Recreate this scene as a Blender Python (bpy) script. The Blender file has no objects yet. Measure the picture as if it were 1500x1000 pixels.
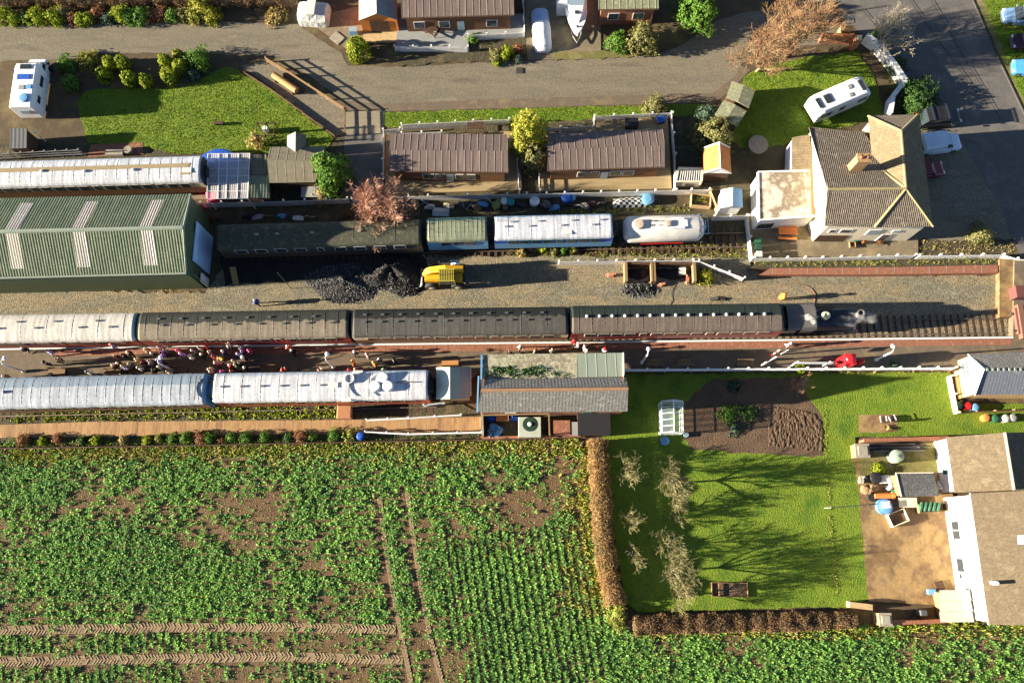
import bpy, bmesh, math, random
import numpy as np
from mathutils import Vector, Matrix
R = math.radians
SC = bpy.context.scene
COL = SC.collection
random.seed(11)
NP = np.random.RandomState(5)

# ---------------------------------------------------------------- camera, sky, sun, exposure
CAM_H, TILT, FPX = 76.0, R(13.8), 1166.7
cam_data = bpy.data.cameras.new('camera')
cam_data.sensor_width = 36.0
cam_data.lens = 28.0
cam_data.clip_end = 8000
cam = bpy.data.objects.new('camera', cam_data)
cam.location = (0, 0, CAM_H)
cam.rotation_euler = (TILT, 0, 0)
COL.objects.link(cam)
SC.camera = cam

SUN_EL, SUN_AZ = R(13.0), R(4.5)          # low winter sun: from the west, a little south
sun_vec = Vector((-math.cos(SUN_EL) * math.cos(SUN_AZ), -math.cos(SUN_EL) * math.sin(SUN_AZ), math.sin(SUN_EL)))
world = bpy.data.worlds.new('World')
SC.world = world
world.use_nodes = True
wn = world.node_tree
bg = wn.nodes['Background']
sky = wn.nodes.new('ShaderNodeTexSky')
sky.sky_type = 'NISHITA'
sky.sun_disc = False
sky.sun_elevation = SUN_EL
sky.air_density = .45
sky.dust_density = .2
sky.ozone_density = .6
sky.sun_rotation = math.atan2(sun_vec.x, sun_vec.y)
wn.links.new(sky.outputs[0], bg.inputs[0])
bg.inputs[1].default_value = 0.05
sl = bpy.data.lights.new('sun', 'SUN')
sl.energy = 5.0
sl.angle = R(0.5)
sl.color = (1.0, 0.87, 0.68)
so = bpy.data.objects.new('sun', sl)
so.rotation_euler = (-sun_vec).to_track_quat('-Z', 'Y').to_euler()
so.location = (-60, 0, 60)
COL.objects.link(so)
SC.view_settings.view_transform = 'Standard'
SC.view_settings.look = 'None'
SC.view_settings.gamma = 1.0
SC.view_settings.exposure = 2.32
SC.render.engine = 'CYCLES'

# ---------------------------------------------------------------- helpers
def P(px, py, h=0.0):
    """a place in the photograph (1500 x 1000) at height h, as a point of the world"""
    u, v = (px - 750) / FPX, (py - 500) / FPX
    s = (CAM_H - h) / (v * math.sin(TILT) + math.cos(TILT))
    return Vector((u * s, (math.sin(TILT) - v * math.cos(TILT)) * s, h))

def PP(pts, h=0.0):
    return [P(p[0], p[1], p[2] if len(p) > 2 else h) for p in pts]

def tag(o, label=None, cat=None, group=None, kind=None):
    if label: o['label'] = label
    if cat: o['category'] = cat
    if group: o['group'] = group
    if kind: o['kind'] = kind
    return o

def T(name, label, cat, loc, rz=0.0, group=None):
    o = bpy.data.objects.new(name, None)
    o.empty_display_size = 0.3
    o.location = loc
    o.rotation_euler = (0, 0, rz)
    COL.objects.link(o)
    return tag(o, label, cat, group)

def TW(name, label, cat, px, py, h=0.0, group=None):
    t = T(name, label, cat, P(px, py, h), 0, group)
    t['w'] = 1
    return t

def kids(o):
    return [c for c in COL.objects if c.parent == o]

def dup(src, loc, rz, label=None, group=None, color=None, scale=None):
    c = src.copy()
    COL.objects.link(c)
    c.location = loc
    c.rotation_euler = (0, 0, rz)
    if scale: c.scale = scale
    if label: c['label'] = label
    if group: c['group'] = group
    for ch in CH.get(src.name, []):
        d = ch.copy(); COL.objects.link(d); d.parent = c
        CH.setdefault(c.name, []).append(d)
        for g in CH.get(ch.name, []):
            e = g.copy(); COL.objects.link(e); e.parent = d
            CH.setdefault(d.name, []).append(e)
    return c
CH = {}

class MB:
    """collects shapes; build() links them as ONE mesh object"""
    def __init__(s): s.v = []; s.f = []; s.m = []; s.cm = 0
    def add(s, vs, fs):
        n = len(s.v); s.v += [tuple(p) for p in vs]
        for f in fs: s.f.append([i + n for i in f]); s.m.append(s.cm)
        return s
    def box(s, cx, cy, cz, sx, sy, sz, rz=0.0, top=1.0):
        c, n = math.cos(rz), math.sin(rz); vs = []
        for dz in (-.5, .5):
            k = top if dz > 0 else 1.0
            for dx, dy in ((-.5, -.5), (.5, -.5), (.5, .5), (-.5, .5)):
                x, y = dx * sx * k, dy * sy * k
                vs.append((cx + x * c - y * n, cy + x * n + y * c, cz + dz * sz))
        return s.add(vs, [(3, 2, 1, 0), (4, 5, 6, 7), (0, 1, 5, 4), (1, 2, 6, 5), (2, 3, 7, 6), (3, 0, 4, 7)])
    def bar(s, a, b, w, h):
        """box along a-b, w wide, h high, standing on the line a-b"""
        a, b = Vector(a), Vector(b); d = b - a; L = math.hypot(d.x, d.y) or 1e-6
        n = Vector((-d.y / L * w / 2, d.x / L * w / 2, 0)); u = Vector((0, 0, h))
        vs = [a - n, b - n, b + n, a + n, a - n + u, b - n + u, b + n + u, a + n + u]
        return s.add(vs, [(3, 2, 1, 0), (4, 5, 6, 7), (0, 1, 5, 4), (1, 2, 6, 5), (2, 3, 7, 6), (3, 0, 4, 7)])
    def prism(s, pts, z0, z1):
        a = sum(pts[i][0] * pts[(i + 1) % len(pts)][1] - pts[(i + 1) % len(pts)][0] * pts[i][1] for i in range(len(pts)))
        if a < 0: pts = pts[::-1]
        n = len(pts)
        vs = [(p[0], p[1], z0) for p in pts] + [(p[0], p[1], z1) for p in pts]
        return s.add(vs, [tuple(range(n))[::-1], tuple(range(n, 2 * n))] + [(i, (i + 1) % n, n + (i + 1) % n, n + i) for i in range(n)])
    def poly(s, pts): return s.add(pts, [tuple(range(len(pts)))])
    def skirt(s, top, z0):
        """walls under a closed line of top points down to z0"""
        n = len(top)
        return s.add(list(top) + [(p[0], p[1], z0) for p in top], [(i, n + i, n + (i + 1) % n, (i + 1) % n) for i in range(n)])
    def tube(s, pts, r, n=6, cap=True):
        pts = [Vector(p) for p in pts]; k = len(pts)
        rs = r if isinstance(r, (list, tuple)) else [r] * k
        vs = []
        for i, p in enumerate(pts):
            d = (pts[min(i + 1, k - 1)] - pts[max(i - 1, 0)]).normalized()
            a = d.cross(Vector((0, 0, 1)))
            if a.length < 1e-3: a = d.cross(Vector((1, 0, 0)))
            a.normalize(); b = d.cross(a)
            for j in range(n):
                t = 2 * math.pi * j / n
                vs.append(p + (a * math.cos(t) + b * math.sin(t)) * rs[i])
        fs = [(i * n + j, i * n + (j + 1) % n, (i + 1) * n + (j + 1) % n, (i + 1) * n + j) for i in range(k - 1) for j in range(n)]
        if cap: fs += [tuple(range(n))[::-1], tuple(range((k - 1) * n, k * n))]
        return s.add(vs, fs)
    def lathe(s, cx, cy, prof, n=16, ax='z', cz=0):
        vs = []
        for r, z in prof:
            for j in range(n):
                t = 2 * math.pi * j / n; a, b = r * math.cos(t), r * math.sin(t)
                vs.append((cx + a, cy + b, cz + z) if ax == 'z' else ((cx + a, cy + z, cz + b) if ax == 'y' else (cx + z, cy + a, cz + b)))
        k = len(prof)
        fs = [(i * n + j, i * n + (j + 1) % n, (i + 1) * n + (j + 1) % n, (i + 1) * n + j) for i in range(k - 1) for j in range(n)]
        return s.add(vs, fs + [tuple(range(n))[::-1], tuple(range((k - 1) * n, k * n))])
    def loft(s, secs, cap=True):
        n = len(secs[0]); k = len(secs); vs = [p for q in secs for p in q]
        fs = [(i * n + j, i * n + (j + 1) % n, (i + 1) * n + (j + 1) % n, (i + 1) * n + j) for i in range(k - 1) for j in range(n)]
        if cap: fs += [tuple(range(n))[::-1], tuple(range((k - 1) * n, k * n))]
        return s.add(vs, fs)
    def blob(s, c, r, seed=0, n=10, amp=.15):
        rd = random.Random(seed); ph = [rd.uniform(0, 6.3) for _ in range(6)]; vs = []
        m = n // 2 + 1
        for i in range(m + 1):
            th = math.pi * i / m
            for j in range(n):
                t = 2 * math.pi * j / n
                k = 1 + amp * (math.sin(2 * t + ph[0]) * math.sin(th) + .7 * math.sin(3 * t + 2 * th + ph[1]) + .5 * math.sin(3 * th + ph[2]))
                vs.append((c[0] + r[0] * k * math.sin(th) * math.cos(t), c[1] + r[1] * k * math.sin(th) * math.sin(t), c[2] + r[2] * k * math.cos(th)))
        return s.add(vs, [(i * n + j, (i + 1) * n + j, (i + 1) * n + (j + 1) % n, i * n + (j + 1) % n) for i in range(m) for j in range(n)])
    def ribbed(s, pts, pitch=.25, amp=.03, thick=.1, along=None, flat=.45):
        flat, e1, e2 = (.06, .1, .96) if pitch > .5 else (.3, .5, .8)
        """roof sheet over a convex polygon (first edge = eave) with ribs running up the slope, and a thickness"""
        pts = [Vector(p) for p in pts]; o = pts[0]
        e = ((along or (pts[1] - pts[0]))).normalized()
        nrm = Vector((0, 0, 0))
        for i in range(len(pts)): nrm += pts[i].cross(pts[(i + 1) % len(pts)])
        nrm.normalize()
        if nrm.z < 0: nrm = -nrm
        e = (e - nrm * e.dot(nrm)).normalized(); u = nrm.cross(e)
        q = [((p - o).dot(e), (p - o).dot(u)) for p in pts]
        def cut(x):
            ts = []
            for i in range(len(q)):
                (x0, y0), (x1, y1) = q[i], q[(i + 1) % len(q)]
                if abs(x1 - x0) < 1e-6:
                    if abs(x - x0) < 1e-4: ts += [y0, y1]
                elif min(x0, x1) - 1e-6 <= x <= max(x0, x1) + 1e-6: ts.append(y0 + (y1 - y0) * (x - x0) / (x1 - x0))
            return (min(ts), max(ts)) if ts else None
        xs = [a for a, b in q]; lo, hi = min(xs), max(xs); st = set([lo + 1e-4, hi - 1e-4] + [x for x in xs if lo < x < hi])
        k = 0
        while lo + k * pitch < hi:
            for w in (0, flat, e1, e2): st.add(min(hi - 1e-4, max(lo + 1e-4, lo + (k + w) * pitch)))
            k += 1
        row = []
        for x in sorted(st):
            c = cut(x)
            if not c: continue
            f = ((x - lo) / pitch) % 1.0
            h = amp if f < flat + .004 or f > .997 else 0.0
            row.append((o + e * x + u * c[0] + nrm * h, o + e * x + u * c[1] + nrm * h))
        vs = [p for r in row for p in r]
        s.add(vs, [(2 * i, 2 * i + 2, 2 * i + 3, 2 * i + 1) for i in range(len(row) - 1)])
        lo_ = [p - nrm * thick for p in pts]; hi_ = [p - nrm * .004 for p in pts]
        n = len(pts)
        s.add(hi_ + lo_, [tuple(range(n, 2 * n))[::-1]] + [(i, n + i, n + (i + 1) % n, (i + 1) % n) for i in range(n)])
        return s
    def build(s, name, mat=None, parent=None, label=None, smooth=False, loc=None):
        me = bpy.data.meshes.new(name)
        off = Vector((0, 0, 0))
        if parent is not None:
            r = parent
            if r.get('w') or (r.parent and r.parent.get('w')):
                off = (r if r.get('w') else r.parent).location
        if loc is not None: off = Vector(loc)
        me.from_pydata([(v[0] - off.x, v[1] - off.y, v[2] - off.z) for v in s.v], [], s.f)
        mats = mat if isinstance(mat, (list, tuple)) else [mat]
        for m in mats:
            if m: me.materials.append(m)
        if len(mats) > 1: me.polygons.foreach_set('material_index', s.m)
        if smooth: me.polygons.foreach_set('use_smooth', [True] * len(me.polygons))
        me.update()
        o = bpy.data.objects.new(name, me)
        COL.objects.link(o)
        if loc is not None: o.location = loc
        if parent is not None:
            o.parent = parent; CH.setdefault(parent.name, []).append(o)
        if label: o['label'] = label
        return o

def fixn(o):
    bm = bmesh.new(); bm.from_mesh(o.data); bmesh.ops.recalc_face_normals(bm, faces=bm.faces); bm.to_mesh(o.data); bm.free(); return o

def bevel(o, w=.03, seg=2):
    m = o.modifiers.new('bevel', 'BEVEL'); m.width = w; m.segments = seg; m.limit_method = 'ANGLE'; m.angle_limit = R(40); return o

def quads(name, C, A, B, mat, parent=None, loc=None):
    """many small leaf / blade quads: centre C, half axes A and B (n x 3 arrays)"""
    n = len(C); off = np.array(loc if loc is not None else (0, 0, 0), float)
    if parent is not None and parent.get('w'): off = np.array(parent.location)
    V = np.stack([C - A - B, C + A - B, C + A * .6 + B, C - A * .6 + B], 1).reshape(-1, 3) - off
    me = bpy.data.meshes.new(name)
    me.vertices.add(4 * n); me.vertices.foreach_set('co', V.astype(np.float32).ravel())
    me.loops.add(4 * n); me.loops.foreach_set('vertex_index', np.arange(4 * n, dtype=np.int32))
    me.polygons.add(n); me.polygons.foreach_set('loop_start', np.arange(0, 4 * n, 4, dtype=np.int32))
    me.update(calc_edges=True)
    if mat: me.materials.append(mat)
    o = bpy.data.objects.new(name, me); COL.objects.link(o)
    if loc is not None: o.location = loc
    if parent is not None:
        o.parent = parent; CH.setdefault(parent.name, []).append(o)
    return o

def inpoly(xy, poly):
    x, y = xy[:, 0], xy[:, 1]; r = np.zeros(len(xy), bool); n = len(poly)
    for i in range(n):
        x0, y0 = poly[i][0], poly[i][1]; x1, y1 = poly[(i + 1) % n][0], poly[(i + 1) % n][1]
        if y0 == y1: continue
        c = ((y0 > y) != (y1 > y)) & (x < (x1 - x0) * (y - y0) / (y1 - y0) + x0)
        r ^= c
    return r

def scatter(poly, dens):
    """random points (n x 2) inside a world polygon"""
    a = np.array([(p[0], p[1]) for p in poly]); lo, hi = a.min(0), a.max(0)
    n = int((hi - lo).prod() * dens)
    xy = NP.rand(n, 2) * (hi - lo) + lo
    return xy[inpoly(xy, poly)]

GR = NP.rand(64, 64)
def vnoise(x, y, s):
    x, y = x / s, y / s
    i, j = np.floor(x).astype(int), np.floor(y).astype(int); fx, fy = x - i, y - j
    fx, fy = fx * fx * (3 - 2 * fx), fy * fy * (3 - 2 * fy)
    g = lambda a, b: GR[a % 64, b % 64]
    return (g(i, j) * (1 - fx) + g(i + 1, j) * fx) * (1 - fy) + (g(i, j + 1) * (1 - fx) + g(i + 1, j + 1) * fx) * fy
def fbm(x, y, s):
    return (vnoise(x, y, s) + .5 * vnoise(x + 31, y + 7, s / 2.1) + .25 * vnoise(x + 3, y + 57, s / 4.3)) / 1.75

# ---------------------------------------------------------------- materials (all procedural)
def M(name, cols, scale=2.0, rough=.8, bump=0.0, bscale=14.0, metal=0.0, spec=.3, grain=0.0, gscale=22.0, voro=False, stretch=None, local=False, contrast=.18, alpha=None, trans=0, nstretch=None):
    m = bpy.data.materials.new(name); m.use_nodes = True
    nt = m.node_tree; N = nt.nodes; L = nt.links; bs = N['Principled BSDF']
    bs.inputs['Roughness'].default_value = rough; bs.inputs['Metallic'].default_value = metal
    bs.inputs['Specular IOR Level'].default_value = spec
    if local: tc = N.new('ShaderNodeTexCoord').outputs['Object']
    else: tc = N.new('ShaderNodeNewGeometry').outputs['Position']
    if stretch:
        mp = N.new('ShaderNodeMapping'); mp.inputs['Scale'].default_value = stretch; L.new(tc, mp.inputs[0]); tc = mp.outputs[0]
    if not isinstance(cols[0], (tuple, list)): cols = [cols]
    if len(cols) == 1: cols = [cols[0], tuple(c * .82 for c in cols[0])]
    nz = N.new('ShaderNodeTexNoise'); nz.inputs['Scale'].default_value = scale; nz.inputs['Detail'].default_value = 7; nz.inputs['Roughness'].default_value = .62
    ntc = tc
    if nstretch:
        mq = N.new('ShaderNodeMapping'); mq.inputs['Scale'].default_value = nstretch; L.new(tc, mq.inputs[0]); ntc = mq.outputs[0]
    L.new(ntc, nz.inputs['Vector'])
    rp = N.new('ShaderNodeValToRGB'); e = rp.color_ramp.elements
    while len(e) < len(cols): e.new(.5)
    for i, c in enumerate(cols):
        e[i].position = .5 - contrast + 2 * contrast * i / (len(cols) - 1); e[i].color = (*c, 1)
    L.new(nz.outputs['Fac'], rp.inputs[0]); out = rp.outputs[0]
    if grain:
        if voro:
            g = N.new('ShaderNodeTexVoronoi'); g.inputs['Scale'].default_value = gscale; L.new(tc, g.inputs['Vector'])
            sep = N.new('ShaderNodeSeparateColor'); L.new(g.outputs['Color'], sep.inputs[0]); gv = sep.outputs[0]; lo, hi = 0, 1
        else:
            g = N.new('ShaderNodeTexNoise'); g.inputs['Scale'].default_value = gscale; g.inputs['Detail'].default_value = 3; L.new(tc, g.inputs['Vector']); gv = g.outputs['Fac']; lo, hi = .3, .7
        mr = N.new('ShaderNodeMapRange'); mr.inputs[1].default_value = lo; mr.inputs[2].default_value = hi
        mr.inputs[3].default_value = 1 - grain; mr.inputs[4].default_value = 1 + grain; L.new(gv, mr.inputs[0])
        mx = N.new('ShaderNodeMix'); mx.data_type = 'RGBA'; mx.blend_type = 'MULTIPLY'; mx.inputs[0].default_value = 1
        L.new(out, mx.inputs[6]); L.new(mr.outputs[0], mx.inputs[7]); out = mx.outputs[2]
    L.new(out, bs.inputs['Base Color'])
    if bump:
        if voro:
            b = N.new('ShaderNodeTexVoronoi'); b.inputs['Scale'].default_value = bscale; bo = b.outputs['Distance']
        else:
            b = N.new('ShaderNodeTexNoise'); b.inputs['Scale'].default_value = bscale; b.inputs['Detail'].default_value = 4; bo = b.outputs['Fac']
        L.new(tc, b.inputs['Vector'])
        bn = N.new('ShaderNodeBump'); bn.inputs['Strength'].default_value = 1; bn.inputs['Distance'].default_value = bump
        if voro: bn.invert = True
        L.new(bo, bn.inputs['Height']); L.new(bn.outputs[0], bs.inputs['Normal'])
    if alpha is not None: bs.inputs['Alpha'].default_value = alpha
    if trans: bs.inputs['Transmission Weight'].default_value = trans
    return m

def ML(name, cols, rough=.6, trl=.25, spec=.2, patch=0, pscale=.3, tint=(1.25, 1.05, .9)):
    """leaf / blade / twig: every separate piece its own shade"""
    m = bpy.data.materials.new(name); m.use_nodes = True
    nt = m.node_tree; N = nt.nodes; L = nt.links; bs = N['Principled BSDF']
    g = N.new('ShaderNodeNewGeometry'); rp = N.new('ShaderNodeValToRGB'); e = rp.color_ramp.elements
    while len(e) < len(cols): e.new(.5)
    for i, c in enumerate(cols): e[i].position = i / (len(cols) - 1); e[i].color = (*c, 1)
    L.new(g.outputs['Random Per Island'], rp.inputs[0]); co = rp.outputs[0]
    if patch:
        nz = N.new('ShaderNodeTexNoise'); nz.inputs['Scale'].default_value = pscale; nz.inputs['Detail'].default_value = 5; nz.inputs['Roughness'].default_value = .65; L.new(g.outputs['Position'], nz.inputs['Vector'])
        r2 = N.new('ShaderNodeValToRGB'); q = r2.color_ramp.elements; q[0].position = .34; q[1].position = .66; q[0].color = (1 - patch, 1 - patch, 1 - patch, 1); q[1].color = (*tint, 1); L.new(nz.outputs['Fac'], r2.inputs[0])
        mx = N.new('ShaderNodeMix'); mx.data_type = 'RGBA'; mx.blend_type = 'MULTIPLY'; mx.inputs[0].default_value = 1; L.new(co, mx.inputs[6]); L.new(r2.outputs[0], mx.inputs[7]); co = mx.outputs[2]
    L.new(co, bs.inputs['Base Color'])
    bs.inputs['Roughness'].default_value = rough; bs.inputs['Specular IOR Level'].default_value = spec
    if trl:
        tr = N.new('ShaderNodeBsdfTranslucent'); L.new(co, tr.inputs[0]); ms = N.new('ShaderNodeMixShader'); ms.inputs[0].default_value = trl
        L.new(bs.outputs[0], ms.inputs[1]); L.new(tr.outputs[0], ms.inputs[2]); L.new(ms.outputs[0], N['Material Output'].inputs[0])
    return m

def MO(name, rough=.8, spec=.2, metal=0, grain=.12):
    """takes the object's own colour (coats, hair, paint of copies)"""
    m = bpy.data.materials.new(name); m.use_nodes = True
    nt = m.node_tree; N = nt.nodes; L = nt.links; bs = N['Principled BSDF']
    oi = N.new('ShaderNodeObjectInfo'); nz = N.new('ShaderNodeTexNoise'); nz.inputs['Scale'].default_value = 9
    L.new(N.new('ShaderNodeTexCoord').outputs['Object'], nz.inputs['Vector'])
    mr = N.new('ShaderNodeMapRange'); mr.inputs[3].default_value = 1 - grain; mr.inputs[4].default_value = 1 + grain; L.new(nz.outputs['Fac'], mr.inputs[0])
    mx = N.new('ShaderNodeMix'); mx.data_type = 'RGBA'; mx.blend_type = 'MULTIPLY'; mx.inputs[0].default_value = 1
    L.new(oi.outputs['Color'], mx.inputs[6]); L.new(mr.outputs[0], mx.inputs[7]); L.new(mx.outputs[2], bs.inputs['Base Color'])
    bs.inputs['Roughness'].default_value = rough; bs.inputs['Specular IOR Level'].default_value = spec; bs.inputs['Metallic'].default_value = metal
    return m

def F(name, c, rough=.5, metal=0.0, spec=.4, **k): return M(name, [c, tuple(x * .86 for x in c)], scale=1.5, rough=rough, metal=metal, spec=spec, **k)

MT = dict(
 white=F('white_paint', (.78, .78, .76), .55), cream=F('cream_render', (.74, .66, .48), .8), render=F('white_render', (.80, .78, .74), .8),
 black=F('black_metal', (.022, .022, .024), .5), iron=F('dark_iron', (.05, .045, .04), .6), glass=F('dark_glass', (.03, .04, .05), .08, spec=.6),
 skyglass=F('pale_glass', (.25, .34, .40), .08, spec=.8), rubber=F('rubber', (.02, .02, .02), .8), chrome=F('bright_metal', (.6, .6, .6), .25, 1.0),
 wood=M('weathered_wood', [(.30, .20, .10), (.18, .11, .055)], 3, .8, .004, 20, stretch=(1, 6, 6)), pale_wood=M('pale_timber', [(.52, .38, .20), (.38, .26, .12)], 3, .75, .003, 20),
 dark_wood=M('dark_timber', [(.10, .055, .03), (.05, .028, .018)], 3, .8, .003, 20), brick=M('red_brick', [(.34, .14, .07), (.22, .09, .05), (.40, .19, .10)], 6, .85, .01, 12, grain=.25, gscale=9),
 yellow_brick=M('buff_brick', [(.38, .24, .11), (.28, .17, .08)], 5, .85, .01, 12, grain=.2, gscale=9), concrete=M('concrete', [(.36, .33, .27), (.24, .22, .18)], 2, .9, .004, 25, grain=.15),
 stone=M('pale_stone', [(.34, .30, .23), (.23, .21, .17)], 2, .9, .006, 18, grain=.15), blue=F('blue_paint', (.02, .09, .42), .45), lblue=F('light_blue_paint', (.14, .34, .55), .45),
 red=F('red_paint', (.55, .02, .02), .4), green=F('green_paint', (.03, .13, .07), .5), dgreen=F('dark_green_paint', (.02, .07, .045), .6), yellow=F('yellow_paint', (.72, .40, .02), .45),
 orange=F('orange_paint', (.68, .22, .05), .6), grey=F('grey_paint', (.28, .28, .27), .6), dgrey=F('dark_grey', (.08, .085, .09), .7), teal=F('teal_paint', (.04, .26, .24), .6),
 terra=M('terracotta_paving', [(.30, .125, .07), (.22, .095, .06), (.34, .16, .09)], 3, .85, .004, 20, grain=.15, gscale=6),
 felt=M('roofing_felt', [(.20, .175, .12), (.13, .12, .085)], 2.5, .92, .006, 26, grain=.18), tarp=F('pale_tarpaulin', (.60, .60, .56), .6, bump=.02, bscale=4),
)
# ---------------------------------------------------------------- the ground, one sheet on the other
MG = dict(
 earth=M('earth', [(.12, .085, .045), (.075, .055, .032), (.15, .115, .05)], .35, .95, .03, 9, grain=.25, gscale=12),
 soil=M('field_soil', [(.17, .105, .055), (.11, .068, .036), (.20, .13, .065)], .5, .95, .05, 7, grain=.3, gscale=9),
 gravel=M('gravel', [(.105, .094, .07), (.178, .155, .108), (.145, .128, .093), (.235, .20, .14)], .5, .95, .03, 14, grain=.55, gscale=12, nstretch=(.22, 1, 1), contrast=.22),
 ballast=M('ballast', [(.21, .19, .13), (.15, .14, .10), (.22, .18, .11), (.15, .14, .11)], .45, .95, .035, 14, nstretch=(.35, 1, 1), grain=.5, gscale=13, voro=True),
 asphalt=M('asphalt', [(.145, .135, .12), (.108, .102, .094), (.17, .155, .13)], .35, .93, .006, 30, grain=.25, gscale=14),
 tarmac=M('platform_tarmac', [(.165, .125, .08), (.12, .095, .068), (.20, .15, .085)], .7, .9, .006, 25, grain=.15, gscale=8),
 lawn=M('lawn', [(.085, .16, .012), (.14, .20, .016), (.065, .13, .010)], .45, .95, .07, 8, grain=.3, gscale=9),
 rough=M('rough_ground', [(.085, .068, .038), (.055, .05, .028), (.12, .095, .05)], .7, .95, .06, 7, grain=.35, gscale=8),
 paving=M('paving', [(.22, .18, .11), (.16, .13, .085), (.26, .21, .125)], .6, .85, .004, 20, grain=.12, gscale=5),
 patio=M('stained_concrete', [(.25, .15, .055), (.15, .095, .05), (.30, .20, .085), (.19, .135, .085)], .35, .8, .004, 20, grain=.15, gscale=5),
 deck=M('deck_boards', [(.36, .27, .14), (.26, .20, .11)], 1.0, .8, .006, 3, stretch=(.3, 3, 1), grain=.15),
 pale=M('pale_grey_deck', [(.27, .28, .27), (.21, .22, .22)], 1.0, .7, .003, 8, grain=.1),
 board=M('boardwalk', [(.28, .155, .07), (.36, .22, .10), (.20, .11, .055)], .6, .85, .01, 4, stretch=(2.5, .25, 1), grain=.25, gscale=6),
 dark=M('coal_dust', [(.02, .019, .018), (.035, .032, .028)], .6, .95, .05, 8, grain=.4, gscale=8),
 verge=M('verge', [(.20, .155, .075), (.12, .12, .03), (.24, .19, .10)], .5, .95, .04, 9, grain=.3),
 plough=M('dug_soil', [(.13, .085, .05), (.085, .055, .035)], .8, .95, .05, 7, grain=.3, gscale=8),
)
zl = [0.0]
POLY = {}
JAG = {'field': .25, 'bed_soil': .2, 'gravel_drive': .12, 'road_verge': .25, 'verge_grass': .5, 'caravan_lawn': .35, 'lodge_grass': .2, 'garden_lawn_north': .2, 'coal_dust': .3, 'ballast_bed': .35, 'garden_lawn': .2, 'vegetable_plot': .35, 'flower_bed': .12, 'bungalow_yard': .12, 'yard_gravel': .2, 'lawn_path': .12, 'lodge_garden': .3, 'lodge_bed': .2, 'garden_ground': .25, 'forecourt': .25, 'boat_drive': .05}
def jag(px, amp, rd):
    out = []
    for a, b in zip(px, px[1:] + px[:1]):
        L = math.hypot(b[0] - a[0], b[1] - a[1]); n = max(1, int(L / 9))
        if n > 400: n = 400
        for i in range(n):
            f = i / n; k = amp * 15 * (rd.random() - .5) * (1 if i else .4); out.append((a[0] + (b[0] - a[0]) * f + k, a[1] + (b[1] - a[1]) * f + amp * 15 * (rd.random() - .5)))
    return out
def sheet(name, mat, px, h=None, thick=None):
    if name in JAG: px = jag(px, JAG[name], random.Random(len(name)))
    if h is None: zl[0] += .004; z = zl[0]
    else: z = h
    w = PP(px, z); POLY[name] = w
    mb = MB()
    if thick: mb.prism(w, z - thick, z)
    else: mb.prism(w, z - .003, z)
    return tag(mb.build(name, (MG.get(mat) or MT[mat]) if isinstance(mat, str) else mat), kind='structure')

g = MB(); g.box(0, 0, -.5, 5000, 5000, 1.0); tag(g.build('ground', MG['earth']), kind='structure')
sheet('field', 'soil', [(-400, 652), (530, 646), (700, 644), (850, 641), (864, 700), (872, 790), (888, 880), (925, 924), (1240, 916), (1900, 908), (1900, 1400), (-400, 1400)])
sheet('yard_ground', 'rough', [(-300, 205), (300, 215), (560, 195), (1100, 165), (1480, 352), (1490, 392), (1120, 395), (1110, 410), (-300, 420)])
sheet('bed_soil', 'earth', [(-300, -60), (450, -60), (440, 34), (300, 30), (-300, 40)])
sheet('gravel_drive', 'gravel', [(-300, 42), (0, 37), (150, 36), (300, 31), (437, 36), (460, 52), (500, 78), (510, 97), (600, 98), (690, 93), (760, 90), (830, 88), (900, 84), (960, 82), (1000, 66), (1050, 30), (1080, 22), (1135, 12), (1205, -4), (1236, 50), (1200, 66), (1120, 70), (1085, 95), (1078, 112), (1045, 137), (900, 141), (760, 145), (600, 151), (563, 152), (504, 149), (455, 112), (400, 82), (310, 78), (130, 78), (108, 86), (75, 87), (-300, 100)])
sheet('drive_border', 'tarmac', [(503, 149), (563, 152), (600, 150.5), (760, 144.5), (900, 140.5), (1044, 136.5), (1076, 112), (1084, 96), (1100, 102), (1070, 133), (1048, 150), (900, 154), (760, 158), (563, 163), (512, 163)])
sheet('road', 'asphalt', [(1200, -60), (1385, -60), (1420, -10), (1462, 82), (1500, 165), (1560, 290), (1700, 420), (1560, 420), (1496, 378), (1462, 300), (1408, 205), (1345, 168), (1308, 110), (1264, 52), (1240, 30), (1214, 0)])
sheet('forecourt', 'gravel', [(1340, 163), (1408, 203), (1462, 299), (1484, 350), (1400, 352), (1335, 350), (1345, 250)])
sheet('road_verge', 'verge', [(1415, -60), (1700, -60), (1700, 420), (1560, 288), (1502, 164), (1464, 80), (1422, -8)])
sheet('verge_grass', 'lawn', [(1440, -60), (1700, -60), (1700, 160), (1500, 150), (1466, 62), (1442, 8)])
sheet('caravan_lawn', 'lawn', [(1090, 112), (1140, 90), (1200, 82), (1258, 76), (1280, 112), (1296, 170), (1185, 200), (1100, 225), (1070, 205), (1085, 165)])
sheet('lodge_grass', 'lawn', [(560, 165), (760, 159), (960, 154), (1035, 152), (1030, 168), (760, 180), (600, 182), (575, 188), (558, 182)])
sheet('garden_lawn_north', 'lawn', [(116, 168), (113, 150), (126, 134), (160, 129), (220, 130), (272, 126), (300, 112), (332, 96), (346, 102), (397, 131), (490, 203), (470, 224), (300, 224), (260, 226), (215, 216), (130, 210)])
sheet('gravel_bed', 'gravel', [(352, 96), (392, 90), (504, 160), (505, 197), (492, 199), (398, 128)])
sheet('paved_lane', 'asphalt', [(505, 163), (563, 163), (563, 290), (500, 290), (505, 200)])
sheet('slatted_pavers', M('slatted_pavers', [(.26, .22, .15), (.20, .17, .12)], 1.0, .85, .01, 1, stretch=(.1, 6, 1), grain=.2), [(507, 163), (563, 163), (562, 195), (507, 196)])
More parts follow.
